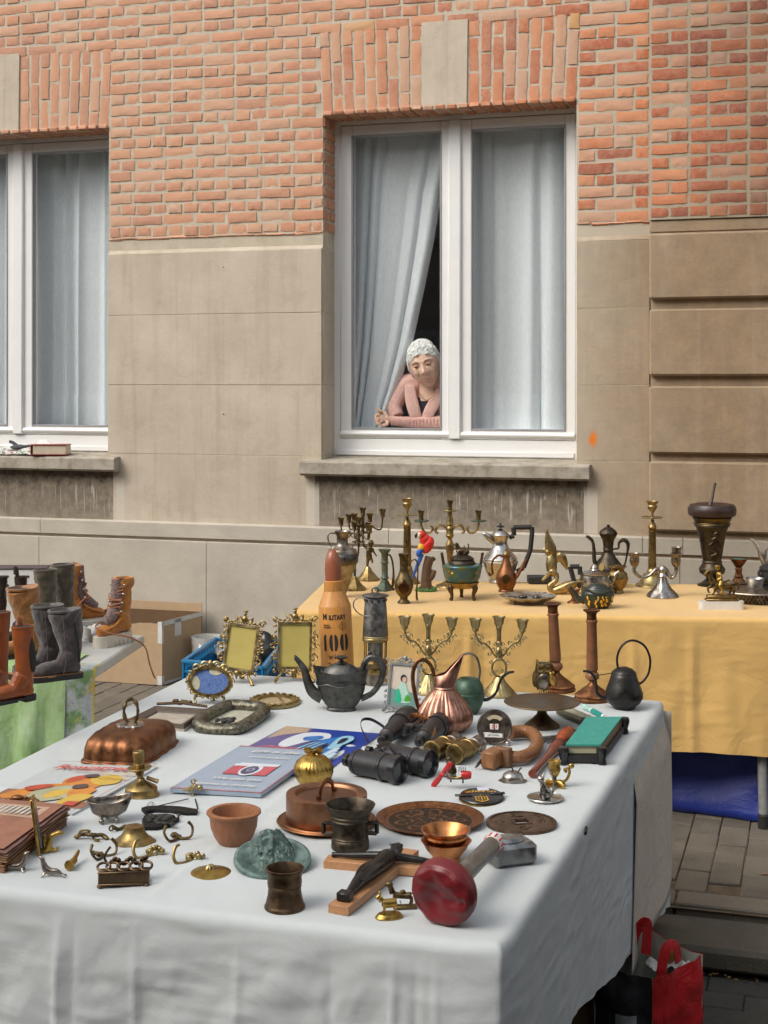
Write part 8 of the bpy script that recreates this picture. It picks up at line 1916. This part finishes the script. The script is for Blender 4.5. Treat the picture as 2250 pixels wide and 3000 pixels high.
# blue crate
CRB = plain('blue_crate', (.012, .16, .34), .35, .12, 12); hC = .25
cq = [P(539, 1932, hC)[0], P(770, 1952, hC)[0], P(832, 1872, hC)[0], P(632, 1868, hC)[0]]
cm = sum(cq, Vector())/4; e2 = simple_thing('plastic_crate', 'bright blue plastic crate holding black bags behind the brass frames', 'crate', (cm.x, cm.y, 0))
def crw(a, b, nm):
    a, b = a-cm, b-cm; a = Vector((a.x, a.y, 0)); b = Vector((b.x, b.y, 0)); d = (b-a); L_ = d.length; an_ = math.degrees(atan2(d.y, d.x)); M_ = TR(a.x, a.y, 0) @ R('Z', an_)
    m = MB(M_).box((L_/2, 0, hC-.008), (L_+.012, .022, .016), .003).box((L_/2, 0, hC-.055), (L_, .012, .012), .002).box((L_/2, .004, hC*.45), (L_, .005, hC*.72)).box((L_/2, 0, .01), (L_, .014, .02), .002)
    n = max(4, int(L_/.05))
    for i in range(n+1): m.box((L_*i/n, -.002, hC/2), (.007, .014, hC-.01))
    link(nm, m.mesh(nm), CRB, e2)
for a, b in ((cq[0], cq[1]), (cq[1], cq[2]), (cq[2], cq[3]), (cq[3], cq[0])): crw(a, b, 'crate_wall')
link('crate_floor', MB().add([(p.x-cm.x, p.y-cm.y, .012) for p in cq], [(0, 1, 2, 3)]).mesh('crate_floor', 1, 30, False), CRB, e2)
t = T('black_bag', 'shiny black bag slumped in the blue crate between the brass frames', 'bag', 772, 1935, .14, lift=0)
b = MB().grid(lambda u, v: ((62+8*noise.noise((cos(6.28*u)*2, sin(6.28*u)*2, v*3)))*cos(2*pi*u)*sin(pi*min(v*.62, .6))**.8, 40*sin(2*pi*u)*sin(pi*min(v*.62, .6))**.8, 84-84*v+9*noise.noise((u*9, v*6, 3))), 40, 16, wu=True)
t.part('bag', b, BLACKP); t.part('strap', MB().tube([(-30, -30, 60), (-10, -44, 20), (8, -46, -20), (20, -46, -44)], 6, 6, flat=.3, k=3), BLACKM)
t = T('plastic_wrap', 'crumpled white plastic wrap lying in the blue crate', 'wrap', 700, 1925, .16); t.part('wrap', MB().grid(lambda u, v: (-120+210*u, -14+50*v, 20+34*noise.noise((u*5, v*4, 1))+14*noise.noise((u*13, v*9, 4))), 30, 12), plain('thin_plastic', (.60, .60, .58), .3), ang=15)
# ------------------------------------------------------------------ under and beside the front table
BROWNB = plain('dark_kraft', (.16, .09, .045), .85, .15, 12)
t = T('carton', 'brown carton printed with black letters under the right side of the table', 'box', 1775, 2880, ROAD, None, 20)
t.part('carton', MB().box((0, 60, 110), (150, 200, 220), 2), BROWNB)
me = text_mesh('NAMAS', 52, .8); 
for v in me.vertices: v.co = Vector((20-v.co.y*.7, -41, 120+v.co.x*.9))*t.s
me.materials.append(INK); link('lettering', me, None, t.o)
t = T('paper_bag', 'crumpled brown paper bag stuffed under the table edge', 'bag', 1690, 3040, ROAD, None, 10)
t.part('bag', MB().grid(lambda u, v: ((80-10*v+12*noise.noise((u*7, v*5, 1)))*cos(2*pi*u), (60-8*v+12*noise.noise((u*7, v*5, 9)))*sin(2*pi*u), 260*v+16*noise.noise((u*9, v*3, 4))), 36, 16, wu=True), BROWNB, ang=15)
# shopping bag
t = T('shopping_bag', 'red and black shopping bag with red handles standing on the road', 'bag', 1905, 3105, ROAD, None, 0)
BR_ = cloth('bag_red', (.50, .012, .015), .1, 300, .8, .25, rough=.35); BB_ = plain('bag_black', (.022, .019, .022), .45, .4, 12, .4, 40, .004); LN = plain('bag_lining', (.40, .42, .35), .5, .15, 10)
kb = t.s; A_, B_, C_, D_ = (0, -30), (160, 30), (10, 130), (-160, 40)
def side(p, q, zt0, zt1, seed, nu=20, nv=20, bul=10, off=0):
    def f(u, v):
        nx, ny = (q[1]-p[1]), -(q[0]-p[0]); L_ = sqrt(nx*nx+ny*ny); w = bul*sin(pi*u)*sin(pi*v)+13*noise.noise((u*3+seed, v*3.5, 1))+5*noise.noise((u*9+seed, v*9, 4))*min(1, 6*u*(1-u)*2)+off
        return (p[0]+(q[0]-p[0])*u+nx/L_*w, p[1]+(q[1]-p[1])*u+ny/L_*w, (zt0+(zt1-zt0)*u+8*sin(u*pi)*-1)*v)
    return MB().grid(f, nu, nv)
z_ = {'a': 252, 'b': 296, 'c': 350, 'd': 268}
for p, q, za, zb2, mt, nm in ((A_, B_, 'a', 'b', BR_, 'red_side'), (D_, A_, 'd', 'a', BB_, 'black_side'), (B_, C_, 'b', 'c', BR_, 'back_side'), (C_, D_, 'c', 'd', BB_, 'back_side')):
    t.part(nm, side(p, q, z_[za], z_[zb2], len(nm)), mt, ang=180); t.part('lining', side(p, q, z_[za]-1, z_[zb2]-1, len(nm), off=-2.5), LN, ang=180)
t.part('print', MB().grid(lambda u, v: (-104+60*u, -12-14*u+2-12*sin(pi*u), 20+120*v), 4, 8), plain('bag_print', (.28, .30, .28), .5, .3)); 
t.part('handle', MB().tube([(36, -18, 200), (30, -16, 262), (46, -6, 330), (76, 6, 330), (86, 14, 280)], 17, 6, flat=.15, k=5, up=(0, 1, 0)), BR_); t.part('handle', MB().tube([(-40, 100, 262), (-30, 90, 330), (-6, 80, 372), (6, 76, 366), (0, 74, 280)], 17, 6, flat=.15, k=5, up=(0, 1, 0)), BR_)
t.part('contents', MB().grid(lambda u, v: (20+110*u-20*v, 30+60*v, 246+30*noise.noise((u*4, v*4, 5))+26*u), 14, 12), PAPERW, ang=15); t.part('contents', MB().ell((66, 56, 290), (30, 14, 26), 12, 8, R('Y', 30)), plain('amber_wrap', (.40, .20, .03), .3))
t.part('strap_label', MB(R('Z', 18)).box((-100, 44, 300), (22, 3, 90), 1), PAPERW)
# the dark fleck on the side of the white cloth
pa_, pb_ = P(1910, 2085, Z1)[0], xr_n; dd_ = (pb_-pa_); nn_ = Vector((-dd_.y, dd_.x, 0)).normalized(); nn_ = nn_ if nn_.x > 0 else -nn_
rd = Vector(ray(1712, 2436)); q0 = pa_+nn_*.035; tt = (q0-Vector((0, 0, EYE))).dot(nn_)/rd.dot(nn_); pt = Vector((0, 0, EYE))+rd*tt
fk = simple_thing('fly', 'small black fly sitting on the hanging right side of the white cloth', 'fly', tuple(pt)); link('body', MB().ell((.002, 0, 0), (.004, .009, .007), 10, 7).ell((.002, .009, .004), (.0035, .005, .005), 8, 6).mesh('body'), BLACKM, fk)
# ------------------------------------------------------------------ things on the left window sill
sy_ = YW-.02; sz_ = SILLTOP+.012
def S(px, py=1335): return WX(px, sy_)
t = simple_thing('hardback_book', 'cream paged hardback book lying on the left window sill', 'book', (S(150), sy_, sz_)); wS = .00187
link('pages', MB(R('Z', 14)).box((.004, 0, .030), (.185, .105, .050), .002).mesh('pages'), plain('cream_pages', (.58, .49, .37), .8, .1, 60), t); link('cover', MB(R('Z', 14)).box((0, 0, .003), (.20, .118, .004), .001).box((0, 0, .057), (.20, .118, .004), .001).box((-.099, 0, .030), (.004, .118, .056), .001).mesh('cover'), plain('dusty_red_cover', (.36, .08, .06), .5), t)
t = simple_thing('glove', 'pair of grey knitted gloves lying behind the book on the sill', 'gloves', (S(68), sy_+.02, sz_+.018)); g = MB()
for i in range(4): g.tube([(-.02, .01*i-.02, .022), (.04, .012*i-.02, .030), (.085, .014*i-.03, .024)], .0075, 7, k=2)
g.ell((-.04, 0, .020), (.05, .04, .016)); g.tube([(-.05, .02, .02), (-.09, .02, .045), (-.11, .02, .05)], .009, 7, k=2)
link('glove', g.mesh('glove'), plain('grey_wool', (.075, .08, .09), .95, .2, 200), t)
t = simple_thing('white_rag', 'crumpled white cloth on the sill behind the gloves', 'cloth', (S(120), sy_+.04, sz_+.01)); link('rag', MB().grid(lambda u, v: (-.10+.20*u, -.05+.09*v, .055*sin(pi*u)*sin(pi*v)+.022*noise.noise((u*6, v*6, 2))+.01), 24, 16).mesh('rag', 1, 20), PAPERW, t)
FLW = NT('floral_scarf'); co = FLW.coord('Object'); FLW.bsdf(FLW.mix(FLW.ramp(FLW.noise(co, 60, 3, .6, 1), [(.5, 0.0), (.56, 1.0)]), (.62, .60, .58), FLW.mix(FLW.ramp(FLW.noise(co, 25, 2), [(.45, 0.0), (.55, 1.0)]), (.42, .05, .09), (.08, .20, .08))), .9); FLW = FLW.m
t = simple_thing('floral_scarf', 'small floral scarf bunched under the gloves on the sill', 'scarf', (S(60), sy_-.02, sz_)); link('scarf', MB().grid(lambda u, v: (-.16+.36*u, -.035+.07*v, .004+.022*sin(pi*v)*(1+.6*sin(u*13))+.012*noise.noise((u*9, v*4, 2))), 40, 12).mesh('scarf', 1, 60), FLW, t)
# ------------------------------------------------------------------ the old woman at the window
sW = .00184; YP = YW+.335
org = W(1060+1200/6.38, 950+1952/6.38, YP)
pw_ = bpy.data.objects.new('person', None); COL.objects.link(pw_); pw_.location = org; pw_.rotation_euler = (0, 0, YAW*.9)
tag(pw_, 'person in pink cardigan and navy top leaning behind the window pane, gripping the curtain', 'person')
def pp(name, mb, mat, ang=180, vox=0, it=3, parent=None):
    o = link(name, mb.mesh(name, sW, ang), mat, parent or pw_)
    if vox: fuse(o, vox*sW, it, .4)
    return o
HC = Vector((-4, -8, 188)); HR = TR(*HC) @ R('Z', -8) @ R('Y', -14) @ R('X', 9)
def head(u, v):
    a = 2*pi*u; b_ = -pi/2+pi*v
    x, y, z = 45*cos(b_)*cos(a), 54*cos(b_)*sin(a), 68*sin(b_)
    if z < -8: k_ = 1-.24*min(1, (-8-z)/56)**1.4; x *= k_; y = y if y < 0 else y*(1-.35*min(1, (-8-z)/56))
    if y < 0:
        f_ = min(1, -y/22); g = lambda cx_, cz_, sx_, sz2, am: am*exp(-((x-cx_)/sx_)**2-((z-cz_)/sz2)**2)
        d = g(0, -2, 5.5, 12, 7)+g(0, -14, 7, 8, 15)+g(-6, -18, 4.5, 4.5, 6)+g(6, -18, 4.5, 4.5, 6)
        for s_ in (-1, 1): d += -g(s_*18, 5, 9.5, 6.5, 9)+g(s_*18, 4, 6.5, 4.2, 5.5)+g(s_*19, 15, 13, 4, 5)+g(s_*18, -5, 9, 3, 2.2)+g(s_*25, -16, 11, 10, 6)-g(s_*17, -26, 3.5, 11, 3.5)+g(s_*24, -40, 9, 10, 4)-g(s_*14, -44, 2.6, 8, 2.4)
        d += -g(0, -38.5, 13, 1.8, 5)+g(0, -34, 11, 3, 3)+g(0, -43, 10, 3.2, 4)-g(0, -49, 9, 3, 2.5)+g(0, -58, 11, 7, 7)
        d += (1.0*sin(z*1.15))*exp(-((z-27)/8)**2)*exp(-(x/26)**2)
        y -= d*f_
    return tuple(HR @ Vector((x, y, z)))
bd = MB().grid(head, 96, 72, wu=True)
bd.tube([tuple(HR @ Vector((0, 12, -44))), (4, 14, 118), (6, 20, 88)], [28, 27, 36], 18, k=4)      # neck and upper chest
for s_ in (-1, 1): bd.at(HR).ell((s_*45, 6, 0), (6, 11, 16), 12, 8, R('Z', s_*20)); bd.M = Matrix()
# right forearm ends in a hand that grips the curtain
bd.tube([(-92, -12, 24), (-108, -16, 28), (-118, -18, 32)], [11, 10.5, 12], 12, k=3).ell((-124, -19, 35), (17, 9, 17), 14, 9, R('Y', 20))
for pts, rr_ in (([(-128, -22, 46), (-136, -25, 54), (-144, -26, 60)], (5.6, 5, 3.6)), ([(-136, -24, 42), (-146, -28, 38), (-144, -31, 27), (-138, -31, 24)], (5.6, 5.2, 4.6, 3.8)), ([(-135, -24, 32), (-144, -28, 27), (-141, -31, 17), (-135, -31, 14)], (5.4, 5, 4.4, 3.6)), ([(-129, -23, 23), (-136, -27, 17), (-133, -29, 10), (-128, -29, 8)], (4.8, 4.4, 3.9, 3.2)), ([(-114, -22, 24), (-112, -30, 16), (-120, -34, 12), (-126, -34, 13)], (5.6, 5.2, 4.6, 3.6))): bd.tube(pts, list(rr_), 9, k=3)
body = pp('body', bd, SKIN, vox=1.15, it=2)
eye = MB(); ir = MB(); lid = MB(); brow = MB()
for s_ in (-1, 1):
    for m_, c__, r_ in ((eye, (s_*18, -48.6, 3.5), (6.6, 4.2, 2.9)), (ir, (s_*18-1.5, -52.2, 2.4), (2.8, 1.4, 2.5))): m_.at(HR).ell(c__, r_, 12, 8)
    lid.at(HR).tube([(s_*18-8, -49.5, 4), (s_*18-3, -52.6, 7.2), (s_*18+3, -52.6, 7.4), (s_*18+8, -49.0, 4.4)], [1.6, 2.9, 2.9, 1.6], 8, k=3)
    brow.at(HR).tube([(s_*18-9, -53.5, 15.5+s_*.5), (s_*18, -55.5, 18.5), (s_*18+9, -51.8, 15.8)], [1.2, 1.7, 1.1], 7, k=3)
for m_, n_, mt in ((eye, 'eye', EYEW), (ir, 'iris', IRIS), (lid, 'eyelid', SHADOWSKIN), (brow, 'eyebrow', plain('grey_brow', (.42, .33, .26), .8))): m_.M = Matrix(); pp(n_, m_, mt)
lp = MB(HR).tube([(-13, -53.5, -38.2), (-5, -57.2, -37.2), (0, -57.8, -38), (5, -57.2, -37.2), (13, -53.0, -38.4)], [.8, 1.6, 1.6, 1.6, .8], 7, k=3).tube([(-10, -54.5, -40), (0, -57.8, -41.4), (10, -54, -40)], [.8, 1.9, .8], 7, k=3); lp.M = Matrix(); pp('lips', lp, LIP)
hm = MB(HR); rr = random.Random(21)
def hair(u, v):
    a = 2*pi*u; front = max(0, -sin(a)); low = -22+56*front**.7
    if sin(a) > .1: low = -40
    if .0 < front < .5: low = -20+78*front
    low += 7*noise.noise((cos(a)*6, sin(a)*6, 3)); b0 = math.asin(max(-.95, min(.95, low/74))); b_ = b0+(pi/2-b0)*v
    n_ = 1+.05*noise.noise((cos(a)*2, sin(a)*2, v*3))+.015*noise.noise((cos(a)*9, sin(a)*9, v*10)); edge_ = min(1, v*6)
    return (48.5*cos(b_)*cos(a)*n_*(.93+.07*edge_), 58.5*cos(b_)*sin(a)*n_*(.92+.08*edge_), 70*(1 if b_ > 0 else -1)*abs(sin(b_))**.85*n_)
hm.grid(hair, 70, 26, wu=True); hm.M = Matrix(); ho = pp('hair', hm, HAIR)
hs = MB()
for i in range(620):                  # short tufts, brushed back from the forehead
    u, v = rr.random(), rr.random()**.9*.97; a = 2*pi*u; p = Vector(hair(u, v)); w2 = min(1, v+.16)
    if rr.random() < .3 or v < .12: q = Vector(hair(u+rr.uniform(-.03, .03), max(0, v-.12))); q = q*(1.01+.03*rr.random())
    else: q = Vector(hair(u+rr.uniform(-.05, .05), w2)); q = q*(1.02+.04*rr.random())
    m__ = (p+q)/2*(1.015+.02*rr.random()); hs.at(HR).tube([tuple(p*.985), tuple(m__), tuple(q)], [1.7, 2.1, .5], 5, k=2)
hs.M = Matrix(); pp('hair_strands', hs, HAIR, parent=ho)
# clothes
cg = MB()
cg.tube([(30, 60, 30), (20, 52, 80), (8, 40, 118)], [72, 70, 52], 18, k=4, flat=.6, up=(0, 1, 0))
cg.tube([(-20, 34, 126), (-52, 34, 128), (-76, 30, 100), (-92, 22, 64), (-84, 10, 36)], [34, 34, 27, 23, 20], 14, k=4).tube([(30, 40, 126), (70, 34, 118), (96, 22, 80), (100, 8, 40), (70, -4, 22), (20, -10, 20), (-40, -12, 20), (-86, -13, 22), (-100, -14, 25)], [36, 32, 28, 25, 21, 18, 16, 14.5, 14], 14, k=4)
pp('cardigan', cg, KNIT, vox=2.2, it=3)
cf = MB()
for i in range(15): x = -100+i*10; cf.tube([(x+2, -28+.04*x, 32-.02*x), (x, -29.5+.03*x, 20), (x+1, -24, 8)], 1.5, 6, k=2)
pp('ribbing', cf, KNIT)
lpz = MB().tube([(-46, -6, 128), (-44, -14, 92), (-34, -20, 52), (-24, -14, 22)], [15, 19, 19, 16], 10, k=4, flat=.22, up=(0, 1, 0)).tube([(44, -4, 116), (30, -14, 84), (10, -20, 50), (0, -14, 22)], [15, 19, 18, 15], 10, k=4, flat=.22, up=(0, 1, 0)); pp('lapel', lpz, KNIT)
pp('jumper', MB().tube([(6, 10, 84), (2, 4, 60), (-6, 2, 34)], [36, 34, 30], 16, k=4, flat=.55, up=(0, 1, 0)), NAVY)
pp('necklace', MB().tube([(-20, -14, 108), (-8, -22, 88), (6, -24, 84), (20, -20, 96), (24, -12, 110)], 1.0, 6, k=4), GILT)
pp('ring', MB().ell((-131, -30, 48), (4.2, 2.6, 4.2), 12, 8).tube([(-131+5.8*cos(a), -25+5*sin(a), 48) for a in [i*pi/8 for i in range(16)]], 1.1, 6, closed=True), GILT)
isl = link('inner_sill', MB().box(((oR0+oR1)/2, YF+.31, org.z-.012), (oR1-oR0+.02, .46, .022), .004).mesh('inner_sill'), WHITEP); isl['kind'] = 'structure'
# ------------------------------------------------------------------ a dark van added out of view to shade the white cloth and road
VB = plain('van_paint', (.03, .034, .045), .3, .1, 3)
v = simple_thing('added_van', 'dark van added out of view to shade the stall and road', 'van', (1.42, 1.15, ROAD)); v.rotation_euler = (0, 0, 0)
prof = [(-2.6, .35), (2.2, .35), (2.6, .5), (2.62, .95), (2.0, 1.25), (1.55, 2.3), (1.3, 2.42), (-2.55, 2.42), (-2.65, 2.2)]
link('body', MB(TR(.95, 0, 0) @ R('Z', 90) @ R('X', 90)).prism(prof, 1.9, 0).mesh('body'), VB, v)
link('side_window', MB().prism([(0, 0)], 1).mesh('x') if False else MB().box((-.955, 1.35, 1.65), (.012, .6, .55), .004).mesh('side_window'), DARKWIN, v)
for y in (-1.7, 1.75):
    for x in (-.86, .86):
        w_ = link('wheel', MB(TR(x, y, .33) @ R('Y', 90)).lathe([(0, -.1), (.2, -.1), (.33, -.09), (.33, .09), (.2, .1), (0, .1)], 24).mesh('wheel'), RUBBER, v)
